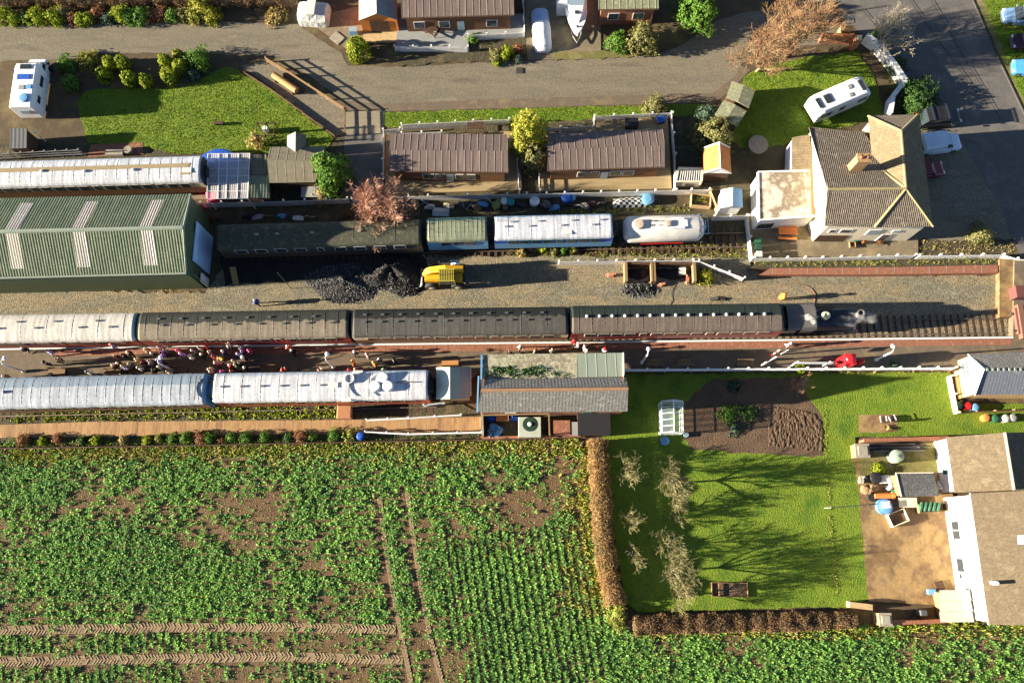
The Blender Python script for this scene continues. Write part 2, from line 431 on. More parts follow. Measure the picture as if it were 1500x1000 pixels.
sheet('brown_yard', 'paving', [(-60, 262), (300, 228), (302, 292), (40, 296), (-60, 296)])
sheet('patio_boards', 'terra', [(133, 212), (209, 208), (210, 226), (128, 230)])
sheet('boat_drive', 'paving', [(770, -40), (880, -40), (880, 86), (770, 88)])
sheet('shed_paving', 'paving', [(452, 28), (520, 10), (590, 5), (588, 60), (530, 60), (508, 72), (470, 45)])
sheet('lodge_garden', 'rough', [(585, 55), (770, 50), (772, 88), (640, 92), (585, 97)])
sheet('lodge_bed', 'verge', [(812, 76), (965, 74), (965, 82), (880, 86), (812, 88)])
sheet('ballast_bed', 'ballast', [(-300, 422), (300, 428), (345, 372), (460, 372), (620, 374), (830, 376), (1090, 376), (1115, 403), (1470, 403), (1486, 500), (1484, 520), (-300, 530)])
sheet('coal_dust', 'dark', [(318, 366), (612, 352), (626, 392), (610, 420), (590, 436), (540, 402), (478, 408), (330, 418)])
sheet('garden_ground', 'rough', [(-300, 590), (640, 580), (700, 600), (860, 604), (862, 640), (700, 648), (-300, 660)])
sheet('garden_lawn', 'lawn', [(892, 548), (1180, 546), (1392, 545), (1404, 600), (1600, 604), (1600, 634), (1252, 640), (1262, 690), (1272, 876), (1240, 888), (935, 896), (915, 880), (888, 700), (880, 604)])
sheet('vegetable_plot', 'plough', [(1002, 590), (1040, 556), (1172, 552), (1190, 592), (1204, 612), (1206, 669), (1100, 664), (1012, 658), (1000, 640)])
sheet('flower_bed', 'patio', [(1258, 608), (1314, 606), (1315, 632), (1258, 634)])
sheet('bungalow_yard', 'patio', [(1248, 664), (1390, 650), (1410, 880), (1376, 886), (1272, 880), (1258, 720)])
sheet('yard_gravel', 'verge', [(1256, 662), (1376, 648), (1380, 690), (1260, 702)])
sheet('right_lawn_strip', 'lawn', [(1386, 592), (1600, 590), (1600, 640), (1386, 634)])
# platforms: real steps up from the track bed
PLZ = .9
sheet('platform', 'tarmac', [(-300, 513), (0, 509.5), (76, 508), (600, 502), (900, 498.8), (1200, 495.5), (1484, 492.3), (1486, 382), (1600, 378), (1600, 556), (1390, 541), (915, 542), (700, 546), (690, 552), (-300, 566)], PLZ, .9)
ed = MB()
wl = PP([(-300, 513.2), (0, 509.7), (76, 508.2), (600, 502.2), (900, 499), (1200, 495.7), (1484, 492.4)], PLZ)
for a, b in zip(wl, wl[1:]): ed.bar(a + Vector((0, -.11, .001)), b + Vector((0, -.11, .001)), .16, .006)
tag(ed.build('platform_edge_line', MT['white']), kind='structure')
cp = MB(); rd = random.Random(3)
x = -10.0
while x < 1480:
    w = rd.uniform(17, 20)
    y0 = 509.5 - (x / 1484) * 17.2
    if x > 80:
        q = PP([(x, y0 + 3.2), (x + w - .6, y0 + 3.0), (x + w - .6, y0 + 12.5), (x, y0 + 12.7)], PLZ)
        cp.prism(q, PLZ - .01, PLZ + .005 + rd.uniform(0, .003))
    x += w
tag(cp.build('platform_paving', MT['terra']), kind='structure')
sheet('platform_old', MT['terra'], [(1112, 402.5), (1128, 393), (1300, 391.5), (1462, 388), (1462, 399.5), (1300, 402)], .7, .7)
sheet('platform_old_grass', 'rough', [(1098, 392), (1112, 383), (1300, 381), (1462, 379), (1462, 387.8), (1300, 391.2), (1128, 392.8)], .55, .55)
mk = MB()
for k in range(13):
    x = 1132 + k * 25.5
    a, b = P(x, 393 - k * .3, .706), P(x, 401.5 - k * .2, .706); mk.bar(a, b, .07, .004)
tag(mk.build('platform_old_joints', MT['stone']), kind='structure')
sheet('station_yard', 'patio', [(1464, 379), (1520, 379), (1520, 460), (1464, 465)], .72, .72)
sheet('house_patio', 'paving', [(1094, 318), (1200, 312), (1345, 345), (1345, 376), (1098, 378)], None)
sheet('boardwalk', 'board', [(-300, 626), (0, 622), (130, 617.5), (535, 614.5), (705, 610), (705, 632), (535, 635), (200, 638.5), (0, 641), (-300, 642)], .12, .12)
# tracks
def track(name, pa, pb, n):
    a, b = P(*pa, .1), P(*pb, .1); d = (b - a); L = d.length; d.normalize(); nn = Vector((-d.y, d.x, 0)); rz = math.atan2(d.y, d.x)
    sm = MB(); k = 0
    while k * .7 < L:
        c = a + d * (k * .7); sm.box(c.x, c.y, .065, .24, 2.5, .09, rz); k += 1
    rm = MB()
    for s in (-.75, .75): rm.bar(a + nn * s + Vector((0, 0, .045)), b + nn * s + Vector((0, 0, .045)), .075, .14)
    tag(sm.build('sleepers', MT['dark_wood']), kind='structure'); tag(rm.build('rails', M('rail_steel', [(.16, .09, .055), (.25, .22, .2)], 2, .5, metal=.5)), kind='structure')
track('track', (-200, 497), (1480, 477.5), 1)
track('track', (-200, 603), (640, 585), 1)
track('track', (320, 365), (1090, 352), 1)
track('track', (-200, 286), (310, 268), 1)
# tyre tracks in the crop: chevrons of pressed soil
MTRK = M('pressed_soil', [(.29, .21, .12), (.22, .155, .09)], 1.2, .95, .012, 14, grain=.18)
def tyre(pts, wid=.95, r=.06):
    rd = random.Random(int(pts[0][0]))
    w = PP(pts, .04); mb = MB()
    for a, b in zip(w, w[1:]):
        d = b - a; L = d.length; d.normalize(); n = Vector((-d.y, d.x, 0)); k = 0
        mb.bar(a - Vector((0, 0, .02)), b - Vector((0, 0, .02)), wid, .02)
        while k * .29 < L:
            c = a + d * (k * .29 + rd.uniform(-.03, .03)) + n * (.05 * math.sin(k * .21)); 
            for s in (-1, 1):
                if rd.random() < .12: continue
                p, q = c + n * (s * .03), c + n * (s * wid / 2 * rd.uniform(.8, 1.05)) + d * (-.24)
                z = rd.uniform(-.035, -.012); mb.tube([p + Vector((0, 0, z)), q + Vector((0, 0, z))], r * rd.uniform(.75, 1.1), 4)
            k += 1
    return tag(mb.build('tyre_track', MTRK), kind='structure')
TRK = [[(-60, 924), (200, 919), (420, 918), (580, 921)], [(-60, 970), (200, 965), (420, 961), (590, 966)],
       [(556, 728), (563, 790), (574, 860), (590, 940), (604, 1010)], [(596, 720), (606, 790), (616, 860), (632, 940), (650, 1010)]]
for i_, t in enumerate(TRK): tyre(t, .78 if i_ < 2 else .42, .06 if i_ < 2 else .045)

# ---------------------------------------------------------------- crop, weeds and grass (nobody could count them)
LEAF = dict(
 crop=ML('crop_leaf', [(.12, .28, .065), (.20, .40, .085), (.135, .32, .12), (.30, .48, .12)], .65, .38, .1, .3, .16, (1.2, 1.1, .85)),
 weed=ML('weed_leaf', [(.24, .27, .04), (.36, .32, .08), (.14, .22, .03), (.42, .33, .13)], .7, .25, .1),
 grass=ML('grass_blade', [(.085, .19, .014), (.13, .24, .018), (.175, .265, .022)], .7, .3, .08, .28, .42, (1.5, 1.1, .9)),
 darkleaf=ML('dark_leaf', [(.03, .075, .02), (.05, .11, .025), (.08, .13, .035)], .6, .15, .12),
 lime=ML('lime_leaf', [(.24, .29, .02), (.18, .25, .015), (.32, .34, .04)], .6, .2, .1),
 yellow=ML('golden_leaf', [(.30, .29, .02), (.22, .25, .02), (.36, .33, .04), (.14, .19, .03)], .5, .2),
 green=ML('bright_leaf', [(.06, .15, .02), (.10, .20, .03), (.13, .22, .035)], .6, .2, .12),
 olive=ML('olive_leaf', [(.20, .19, .06), (.15, .16, .05), (.26, .23, .09), (.10, .12, .04)], .6, .2),
 bluegreen=ML('grey_green_leaf', [(.07, .12, .08), (.05, .09, .06), (.11, .16, .11)], .6, .2),
 rust=ML('rust_leaf', [(.26, .12, .05), (.20, .09, .045), (.32, .17, .08)], .7, .2),
 straw=ML('straw', [(.42, .32, .13), (.34, .26, .10), (.26, .22, .07)], .8, .2),
 hedge=ML('hedge_twig', [(.34, .23, .11), (.25, .16, .075), (.42, .31, .15), (.28, .25, .11)], .85, .1, .1, .4, .7),
 brownhedge=ML('bare_hedge_twig', [(.26, .175, .105), (.34, .24, .14), (.15, .105, .065), (.22, .19, .09)], .85, .1, .1, .45, .7),
)
def tufts(name, xy, mat, k, size, h, z0=0.0, tilt=.6, wide=.5, kind='stuff', parent=None, tmin=.45):
    """k leaves at every point: size = half width, h = half length"""
    n = len(xy) * k
    c = np.repeat(xy, k, 0)
    yaw = NP.rand(n) * 2 * np.pi; ti = tmin + NP.rand(n) * max(.1, tilt + .2 - tmin)
    ax = np.stack([np.cos(yaw), np.sin(yaw), np.zeros(n)], 1)
    out = np.stack([-np.sin(yaw), np.cos(yaw), np.zeros(n)], 1)
    up = out * np.sin(ti)[:, None] + np.array([0, 0, 1.0]) * np.cos(ti)[:, None]
    hs = (h * (.6 + .8 * NP.rand(n)))[:, None]
    z = z0 if np.isscalar(z0) else np.repeat(z0, k)
    base = np.concatenate([c + (NP.rand(n, 2) - .5) * wide, (np.zeros(n) + z)[:, None]], 1)
    o = quads(name, base + up * hs, ax * (size * (.7 + .6 * NP.rand(n)))[:, None], up * hs, mat, parent)
    if kind: tag(o, kind=kind)
    return o
W = lambda pts: [(p.x, p.y) for p in PP(pts)]
def segd(xy, pts):
    d = np.full(len(xy), 1e9); w = PP(pts)
    for a, b in zip(w, w[1:]):
        a, b = np.array(a)[:2], np.array(b)[:2]; t = np.clip(((xy - a) @ (b - a)) / ((b - a) @ (b - a)), 0, 1)
        d = np.minimum(d, np.linalg.norm(xy - a - t[:, None] * (b - a), axis=1))
    return d
def topx(xy):
    """world ground -> photograph, to look up where the crop is thick or thin"""
    x, y = xy[:, 0], xy[:, 1]; ct, st = math.cos(TILT), math.sin(TILT)
    dep = y * st + CAM_H * ct; v = -(y * ct - CAM_H * st)
    return 750 + FPX * x / dep, 500 + FPX * v / dep
fieldw = W([(-60, 650), (530, 645), (700, 644), (848, 642), (860, 700), (868, 790), (884, 880), (922, 926), (1240, 918), (1640, 911), (1640, 1120), (-140, 1120), (-140, 652)])
def crop():
    lo, hi = np.array(fieldw).min(0), np.array(fieldw).max(0)
    pts = []
    # rows run away from the station on the right, along it on the left
    xs = np.arange(lo[0], hi[0], .30); ys = np.arange(lo[1], hi[1], .30)
    A = np.stack(np.meshgrid(xs, ys), -1).reshape(-1, 2); A += (NP.rand(*A.shape) - .5) * .26
    A = A[inpoly(A, fieldw)]
    px, py = topx(A)
    n1 = fbm(A[:, 0], A[:, 1], 5.0); n2 = fbm(A[:, 0] + 40, A[:, 1] + 9, 1.6)
    den = .55 + 1.6 * (n1 - .5) + 1.5 * (n2 - .5)
    def patch(cx, cy, rx, ry, k):
        return k * np.exp(-(((px - cx) / rx) ** 2 + ((py - cy) / ry) ** 2))
    den += patch(130, 820, 110, 75, .35) + patch(250, 850, 190, 45, .35) + patch(60, 690, 300, 30, .35) + patch(400, 690, 260, 25, .3) + patch(700, 830, 110, 90, .5) + patch(560, 880, 60, 45, .25) + patch(820, 930, 90, 90, .45) + patch(520, 740, 40, 60, .12)
    den += patch(700, 900, 120, 60, .25) + patch(1150, 975, 400, 70, .55) + patch(870, 860, 40, 120, .35)
    den -= patch(760, 745, 75, 45, .75) + patch(480, 800, 55, 50, .5) + patch(330, 735, 170, 16, .45) + patch(620, 955, 60, 40, .7)  + patch(500, 945, 120, 20, .4) + patch(720, 960, 70, 40, .25) + patch(90, 740, 60, 12, .25)
    den += .22 * ((py > 925) & (px < 470))
    # rows
    sl0 = A[:, 0] + .16 * A[:, 1]
    rr = ((px > 650) & (px < 885) & (py > 770)) | ((py > 925) & (px < 560))
    off = ((sl0 / .72 + .5) % 1 - .5) * .72
    A[:, 0] -= np.where(rr, off * .93, 0)
    offy = ((A[:, 1] / .62 + .5) % 1 - .5) * .62
    A[:, 1] -= np.where(~rr & (px < 700), offy * .45, 0)
    right = ((px > 655) & (py > 790)) | (py > 925) & (px < 560)
    slant = A[:, 0] + .16 * (A[:, 1])
    rowx = .5 + 0 * slant; rowy = np.abs((A[:, 1] / .62) % 1 - .5) * 2
    far = (px > 900)
    wr = np.where(right & ~far & (px < 860), 1.1, 0.2)
    den += np.where(right, wr * (rowx - .5), .0)
    den += np.where(~right & (px < 655), .5 * (rowy - .5), 0)
    for t in TRK[:2]: den -= 3 * (segd(A, t) < .52)
    for t in TRK[2:]: den -= 3 * (segd(A, [(p[0] - 6, p[1]) for p in t]) < .45)
    keep = NP.rand(len(A)) < np.clip(den * 1.05, .10, .97)
    A = A[keep]; d = den[keep]; px, py = px[keep], py[keep]
    edge = (py < 690) | ((px > 815) & (px < 905) & (py < 900)) | ((px > 925) & (py < 935))
    pe = np.where(py < 690, np.clip((692 - py) / 55, 0, .7), np.where(px > 925, np.clip((938 - py) / 14, 0, .6), np.clip((px - 815) / 60, 0, .7)))
    w = edge & (NP.rand(len(A)) < pe)
    B = A[~w]; s = np.clip(d[~w], .35, 1.1)
    big = NP.rand(len(B)) < s
    hb = NP.rand(big.sum()) < .5
    tufts('crop_plants', B[big][hb], LEAF['crop'], 12, .064, .10, .06 + .10 * NP.rand(hb.sum()), 1.3, .38, tmin=.8)
    tufts('crop_plants', B[big][~hb], LEAF['crop'], 11, .055, .085, .02, 1.3, .34, tmin=.8)
    tufts('crop_seedlings', B[~big], LEAF['crop'], 5, .05, .07, .01, 1.3, .3, tmin=.7)
    tufts('crop_weeds', A[w], LEAF['weed'], 8, .045, .16, .0, 1.1, .34)
crop()
# stubble and withered leaves over the open soil
tufts('crop_litter', scatter(fieldw, 5), LEAF['weed'], 2, .04, .06, .0, 1.5, .3)
def lawngrass(px, dens=34, name='grass', mat='grass', h=.045, size=.03):
    tufts(name, scatter(W(px), dens), LEAF[mat], 2, size, h, .0, .9, .12)
for nm, dn in (('garden_lawn_north', 46), ('caravan_lawn', 30), ('lodge_grass', 40), ('verge_grass', 36), ('right_lawn_strip', 30)):
    tufts('grass', scatter([(p.x, p.y) for p in POLY[nm]], dn * 1.5), LEAF['grass'], 2, .022, .045, .03, .9, .12)
gl = scatter([(p.x, p.y) for p in POLY['garden_lawn']], 60)
for nm in ('vegetable_plot', 'flower_bed'): gl = gl[~inpoly(gl, [(p.x, p.y) for p in POLY[nm]])]
tufts('grass', gl, LEAF['grass'], 2, .022, .045, .03, .9, .12)
rg = scatter(W([(1208, 700), (1212, 700), (1226, 872), (1221, 872)]), 60)
tufts('grass', rg, LEAF['weed'], 3, .03, .07, .06, .9, .12)
tufts('grass', scatter(W([(1206, 600), (1211, 600), (1211, 700), (1206, 700)]), 60), LEAF['weed'], 3, .03, .06, .05, .9, .12)
# ground cover along the boardwalk, and weeds on the rough ground of the yards
tufts('ground_cover', scatter(W([(0, 612), (120, 599), (300, 596), (500, 597), (520, 606), (480, 612), (130, 615), (0, 620)]), 14), LEAF['lime'], 8, .07, .13, .0, 1.2, .3)
tufts('ground_cover', scatter(W([(-40, 650), (0, 642), (540, 636), (700, 634), (705, 642), (540, 645), (-40, 660)]), 12), LEAF['darkleaf'], 7, .06, .11, .0, 1.2, .3)
tufts('weeds', scatter(W([(740, 357), (1040, 356), (1096, 366), (1096, 378), (820, 381), (740, 372)]), 9), LEAF['weed'], 7, .03, .08, .0, 1.0, .3)
tufts('weeds', scatter(W([(800, 306), (1010, 301), (1010, 311), (800, 314)]), 9), LEAF['weed'], 7, .03, .07, .0, 1.0, .3)
tufts('weeds', scatter(W([(1098, 388), (1462, 380), (1462, 388), (1115, 393)]), 14), LEAF['weed'], 6, .025, .06, .55, 1.0, .25)
tufts('weeds', scatter(W([(1345, 352), (1480, 356), (1490, 374), (1345, 374)]), 8), LEAF['straw'], 5, .03, .06, .0, 1.0, .3)
tufts('weeds', scatter(W([(900, 545), (1390, 543), (1390, 551), (900, 556)]), 9), LEAF['straw'], 5, .03, .1, .0, 1.0, .3)
tufts('weeds', scatter(W([(1260, 668), (1376, 656), (1380, 690), (1262, 700)]), 7), LEAF['weed'], 5, .03, .06, .0, 1.0, .3)
for q in ([(0, 420), (300, 424), (300, 436), (0, 440)], [(300, 425), (420, 424), (400, 445), (300, 440)], [(770, 410), (900, 400), (910, 430), (780, 436)], [(1360, 408), (1465, 406), (1475, 440), (1380, 432)]):
    tufts('weeds', scatter(W(q), 6), LEAF['straw'], 4, .03, .05, .02, 1.1, .3)
# loose ballast stones
def stones(name, xy, mat, s0, s1, z0=0.0):
    n = len(xy); r = s0 + (s1 - s0) * NP.rand(n)
    base = np.array([(1, 0, 0), (-.4, .9, 0), (-.6, -.8, 0), (.1, .05, .9), (0, 0, -.6)])
    fs = np.array([(0, 1, 3), (1, 2, 3), (2, 0, 3), (1, 0, 4), (2, 1, 4), (0, 2, 4)])
    yaw = NP.rand(n) * 6.28; c, s = np.cos(yaw), np.sin(yaw)
    V = base[None] * (r[:, None] * np.stack([np.ones(n), .6 + .5 * NP.rand(n), .5 + .5 * NP.rand(n)], 1))[:, None, :]
    X = V[..., 0] * c[:, None] - V[..., 1] * s[:, None]; Y = V[..., 0] * s[:, None] + V[..., 1] * c[:, None]
    z = (np.zeros(n) + z0)
    V = np.stack([X + xy[:, :1], Y + xy[:, 1:], V[..., 2] + z[:, None]], -1).reshape(-1, 3)
    I = (fs[None] + (np.arange(n) * 5)[:, None, None]).reshape(-1)
    me = bpy.data.meshes.new(name); me.vertices.add(len(V)); me.vertices.foreach_set('co', V.astype(np.float32).ravel())
    me.loops.add(len(I)); me.loops.foreach_set('vertex_index', I.astype(np.int32)); me.polygons.add(len(I) // 3)
    me.polygons.foreach_set('loop_start', np.arange(0, len(I), 3, dtype=np.int32)); me.update(calc_edges=True); me.materials.append(mat)
    o = bpy.data.objects.new(name, me); COL.objects.link(o); return tag(o, kind='stuff')
MST = ML('ballast_stone', [(.27, .245, .17), (.15, .135, .10), (.42, .385, .28), (.11, .10, .075), (.28, .22, .13)], .9, 0)
stones('ballast_stones', scatter(W([(-40, 426), (300, 430), (420, 418), (620, 410), (700, 412), (870, 398), (1000, 404), (1115, 405), (1470, 405), (1482, 490), (1250, 494), (1250, 462), (-40, 470)]), 110), MST, .03, .066, .02)
stones('lawn_bed_stones', scatter(W([(395, 125), (500, 190), (504, 165), (400, 96)]), 40), MST, .03, .06, .02)

vg = W([(-40, 656), (290, 652), (530, 647), (700, 646), (850, 643), (862, 680), (850, 668), (700, 662), (530, 664), (290, 668), (-40, 674)])
tufts('rough_verge', scatter(vg, 10), LEAF['lime'], 6, .04, .13, .05, 1.2, .35)
tufts('rough_verge', scatter(vg, 7), LEAF['straw'], 6, .03, .16, .05, 1.2, .35)
tufts('rough_verge', scatter(W([(926, 918), (1250, 912), (1560, 908), (1560, 920), (1250, 925), (930, 930)]), 8), LEAF['lime'], 6, .04, .12, .05, 1.2, .35)
tufts('rough_verge', scatter(W([(838, 646), (862, 646), (886, 870), (872, 870), (850, 740)]), 9), LEAF['yellow'], 6, .04, .12, .05, 1.2, .35)

for nm in ('garden_lawn_north', 'garden_lawn', 'caravan_lawn'):
    q = scatter([(p.x, p.y) for p in POLY[nm]], 5)
    if nm == 'garden_lawn':
        for n2 in ('vegetable_plot', 'flower_bed'): q = q[~inpoly(q, [(p.x, p.y) for p in POLY[n2]])]
    q = q[fbm(q[:, 0], q[:, 1], 2.2) > .5]
    tufts('withered_grass', q, LEAF['weed'], 3, .02, .05, .03, 1.0, .2)
rs_ = MB()
for a, b in (((1262, 12), (1392, 175)), ((1318, -20), (1440, 150)), ((1352, -20), (1466, 175)), ((1236, 18), (1300, 8))):
    rs_.bar(P(*a, zl[0] + .002), P(*b, zl[0] + .002), .07, .004)
tag(rs_.build('road_seams', M('tar_seam', [(.03, .03, .03), (.05, .05, .048)], 2, .8)), kind='structure')
kb = MB()
for a, b in (((1416, -20), (1460, 82)), ((1460, 82), (1500, 166)), ((1500, 166), (1560, 292))): kb.bar(P(*a, 0), P(*b, 0), .14, .1)
tag(kb.build('kerb', M('dark_kerb', [(.09, .085, .075), (.06, .056, .05)], 2, .9)), kind='structure')

tufts('ground_cover', scatter(W([(-40, 648), (0, 644), (540, 637), (540, 645), (-40, 657)]), 7), LEAF['lime'], 7, .04, .1, .05, 1.2, .4)
# ---------------------------------------------------------------- railway vehicles
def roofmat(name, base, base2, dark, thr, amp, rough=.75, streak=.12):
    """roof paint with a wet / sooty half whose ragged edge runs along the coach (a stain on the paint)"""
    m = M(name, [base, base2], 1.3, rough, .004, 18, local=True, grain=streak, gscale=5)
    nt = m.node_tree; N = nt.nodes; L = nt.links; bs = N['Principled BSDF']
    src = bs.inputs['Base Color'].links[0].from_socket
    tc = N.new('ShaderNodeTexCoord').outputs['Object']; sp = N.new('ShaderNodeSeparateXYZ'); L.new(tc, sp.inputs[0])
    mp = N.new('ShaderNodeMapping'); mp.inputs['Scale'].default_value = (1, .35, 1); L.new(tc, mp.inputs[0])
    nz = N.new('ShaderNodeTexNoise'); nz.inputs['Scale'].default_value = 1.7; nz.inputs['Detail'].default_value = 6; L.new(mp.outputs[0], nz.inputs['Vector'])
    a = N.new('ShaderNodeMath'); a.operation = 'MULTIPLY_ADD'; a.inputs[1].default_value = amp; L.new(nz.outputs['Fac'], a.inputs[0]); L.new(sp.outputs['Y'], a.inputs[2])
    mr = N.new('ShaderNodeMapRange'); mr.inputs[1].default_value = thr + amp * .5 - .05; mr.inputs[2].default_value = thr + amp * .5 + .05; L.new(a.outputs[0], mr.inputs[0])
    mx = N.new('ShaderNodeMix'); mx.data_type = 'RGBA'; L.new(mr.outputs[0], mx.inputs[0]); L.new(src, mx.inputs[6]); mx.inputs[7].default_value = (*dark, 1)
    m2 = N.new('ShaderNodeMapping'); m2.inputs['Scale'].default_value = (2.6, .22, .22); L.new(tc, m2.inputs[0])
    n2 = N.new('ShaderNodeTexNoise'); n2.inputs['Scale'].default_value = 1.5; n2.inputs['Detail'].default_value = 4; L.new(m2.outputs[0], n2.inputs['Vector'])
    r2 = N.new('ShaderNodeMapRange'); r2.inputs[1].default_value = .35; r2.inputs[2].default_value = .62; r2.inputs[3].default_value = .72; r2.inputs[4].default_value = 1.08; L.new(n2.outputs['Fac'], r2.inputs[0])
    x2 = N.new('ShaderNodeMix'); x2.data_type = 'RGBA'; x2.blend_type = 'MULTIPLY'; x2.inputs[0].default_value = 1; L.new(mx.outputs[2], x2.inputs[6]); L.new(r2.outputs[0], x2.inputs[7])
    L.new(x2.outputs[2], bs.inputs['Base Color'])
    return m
MAROON = F('maroon_paint', (.20, .025, .02), .4); TEAK = F('brown_coach_paint', (.16, .075, .035), .5); CRMP = F('cream_coach_paint', (.66, .58, .36), .5)
MOSS = M('mossy_black_roof', [(.075, .075, .05), (.05, .055, .035), (.12, .11, .07)], 1.5, .9, .015, 12, grain=.4, gscale=9)
def arch(W, n=12, z0=3.2, rise=.65, r=1.0):
    return [(W / 2 * math.cos(math.pi * i / n) * r, z0 + rise * (abs(math.sin(math.pi * i / n)) ** .75) * r) for i in range(n + 1)]
SHARED = {}
def coach(name, label, xa, ya, xb, yb, roof, side, band=None, W=2.75, seam=1.2, nwin=14, vents=(), group=None, endc=None, seammat=None, winframe='cream', zoff=0.0, hs=1.0):
    a, b = P(xa, ya, 3.7), P(xb, yb, 3.7); c = (a + b) / 2; d = b - a; L = d.length
    t = T(name, label, 'railway coach', (c.x, c.y, .19 + zoff), math.atan2(d.y, d.x), group)
    ar = arch(W)
    rb = MB(); rb.loft([[(x, y * k, 3.2 + (z - 3.2) * k2) for y, z in ar] + [(x, y * k * .97, 3.2 + (z - 3.2) * k2 - .06) for y, z in ar[::-1]] for x, k, k2 in ((-L / 2, .94, .72), (-L / 2 + .25, 1, .98), (0, 1, 1), (L / 2 - .25, 1, .98), (L / 2, .94, .72))])
    for k in range(int(L / seam)):
        x = -L / 2 + (k + .6) * seam
        if x > L / 2 - .3: break
        rb.loft([[(x + dx, y, z + dz) for y, z in arch(W, 8, 3.205, .662)] for dx, dz in ((-.03, -.012), (-.015, -.002), (.015, -.002), (.03, -.012))], cap=False)
    rf = fixn(rb.build('roof', roof, t, smooth=False))
    # sides with tumblehome
    def ring(x, z0, z1, k=1.0): return [(x, -W / 2 * k, z1), (x, -W / 2 * .985, z0), (x, W / 2 * .985, z0), (x, W / 2 * k, z1)]
    bb = MB(); bb.loft([ring(x, 1.02, 2.25) for x in (-L / 2, L / 2)]); fixn(bb.build('lower_panel', side, t))
    ub = MB(); ub.loft([ring(x, 2.25, 3.22, .985) for x in (-L / 2, L / 2)])
    up = fixn(ub.build('upper_panel', band or side, t))
    for s in (-1, 1):
        eb = MB(); eb.loft([[(s * L / 2 + s * q, y * .95, z - .1) for y, z in arch(W)] + [(s * L / 2 + s * q, -W / 2 * .95, 1.0), (s * L / 2 + s * q, W / 2 * .95, 1.0)] for q in (-.06, .03)])
        eb.box(s * (L / 2 + .16), 0, 2.1, .3, .95, 2.1)
        fixn(eb.build('coach_end', endc or MT['black'], t))
    ufm = MB(); ufm.box(0, 0, .86, L - .2, W - .35, .3); ufm.box(1.5, .7, .55, 2.2, .7, .45); ufm.box(-1.5, -.7, .5, 1.8, .7, .45)
    for s in (-1, 1):
        for y in (-.87, .87): ufm.tube([(s * (L / 2), y, .95), (s * (L / 2 + .45), y, .95)], .09, 8); ufm.tube([(s * (L / 2 + .42), y, .95), (s * (L / 2 + .5), y, .95)], .2, 10)
    ufm.build('underframe', MT['iron'], t)
    for s in (-1, 1):
        bo = MB()
        for y in (-.95, .95): bo.box(s * (L / 2 - 2.6), y, .55, 3.2, .12, .28)
        bo.box(s * (L / 2 - 2.6), 0, .6, .4, 1.9, .2)
        for q in (-1.25, 1.25):
            for y in (-.75, .75): bo.lathe(s * (L / 2 - 2.6) + q, y - .06, [(.45, 0), (.48, .04), (.45, .12)], 14, 'y', .46)
        bo.build('bogie', MT['iron'], t)
    key = ('win', winframe)
    step = (L - 2.4) / nwin
    for s in (-1, 1):
        for k in range(nwin):
            x = -L / 2 + 1.2 + (k + .5) * step
            y = s * (W / 2 * .992)
            dr = (k % 5 == 4)
            w_, h_ = (.55, .75) if dr else (min(1.05, step * .74), .8)
            m1 = MB(); m1.box(x, y, 2.75, w_ + .1, .05, h_ + .1); wf = m1.build('window', MT[winframe] if isinstance(winframe, str) else winframe, t)
            m2 = MB(); m2.box(x, y + s * .012, 2.75, w_, .05, h_); m2.build('pane', MT['glass'], wf)
    for (fx, fy, kind) in vents:
        x = -L / 2 + fx * L; y = fy * W / 2
        z = 3.2 + .65 * math.sqrt(max(0, 1 - fy * fy)) ** 1.0
        v = MB()
        if kind == 'box': v.box(x, y, z + .04, .32, .16, .16)
        elif kind == 'dome': v.lathe(x, y, [(.12, -.1), (.15, .1), (.09, .16), (.01, .18)], 10, 'z', z)
        elif kind == 'tank': v.lathe(x, y, [(.5, -.3), (.5, .28), (.42, .36), (.02, .38)], 22, 'z', z)
        elif kind == 'ring': v.lathe(x, y, [(.46, -.3), (.46, .3), (.4, .3), (.36, .1), (.02, .1)], 22, 'z', z)
        elif kind == 'slab': v.box(x, y, z + .02, .9, .5, .1)
        elif kind == 'rail': v.box(x, 0, 3.9, .07, W * .78, .08)
        elif kind == 'pipe': v.tube([(x - .9, y, z + .08), (x + .9, y, z + .08)], .05, 6)
        o = v.build({'tank': 'roof_tank', 'ring': 'round_hatch', 'slab': 'roof_hatch', 'rail': 'walkway_rail', 'pipe': 'roof_pipe'}.get(kind, 'roof_vent'), seammat if kind in ('box', 'dome') and seammat else (MT['dgrey'] if kind in ('rail', 'pipe') else (MT['tarp'] if kind == 'slab' else MT['white'])), t)
        if kind in ('tank', 'ring', 'dome'): fixn(o)
    return t
vz = lambda xs, y, k='box': [(x, y, k) for x in xs]
G1 = 'coaches of the train at the platform'
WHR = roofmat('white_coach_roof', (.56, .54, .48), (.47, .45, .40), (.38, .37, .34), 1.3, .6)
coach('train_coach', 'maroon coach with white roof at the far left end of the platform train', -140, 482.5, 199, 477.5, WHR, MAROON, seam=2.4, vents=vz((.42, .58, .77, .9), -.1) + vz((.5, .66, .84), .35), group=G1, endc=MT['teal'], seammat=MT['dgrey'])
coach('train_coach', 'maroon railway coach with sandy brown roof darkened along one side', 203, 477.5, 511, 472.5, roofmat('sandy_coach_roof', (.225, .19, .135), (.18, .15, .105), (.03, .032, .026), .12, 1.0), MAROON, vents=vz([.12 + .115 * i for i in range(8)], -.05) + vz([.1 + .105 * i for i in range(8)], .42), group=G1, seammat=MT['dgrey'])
coach('train_coach', 'brown and cream railway coach with smooth dark grey roof', 516, 472.8, 832, 468.5, roofmat('grey_coach_roof', (.082, .077, .066), (.066, .063, .056), (.012, .015, .013), .35, .8), TEAK, CRMP, vents=vz([.06 + .075 * i for i in range(12)], -.02) + vz([.06 + .082 * i for i in range(11)], .5), group=G1, seammat=MT['dgrey'], seam=2.4)
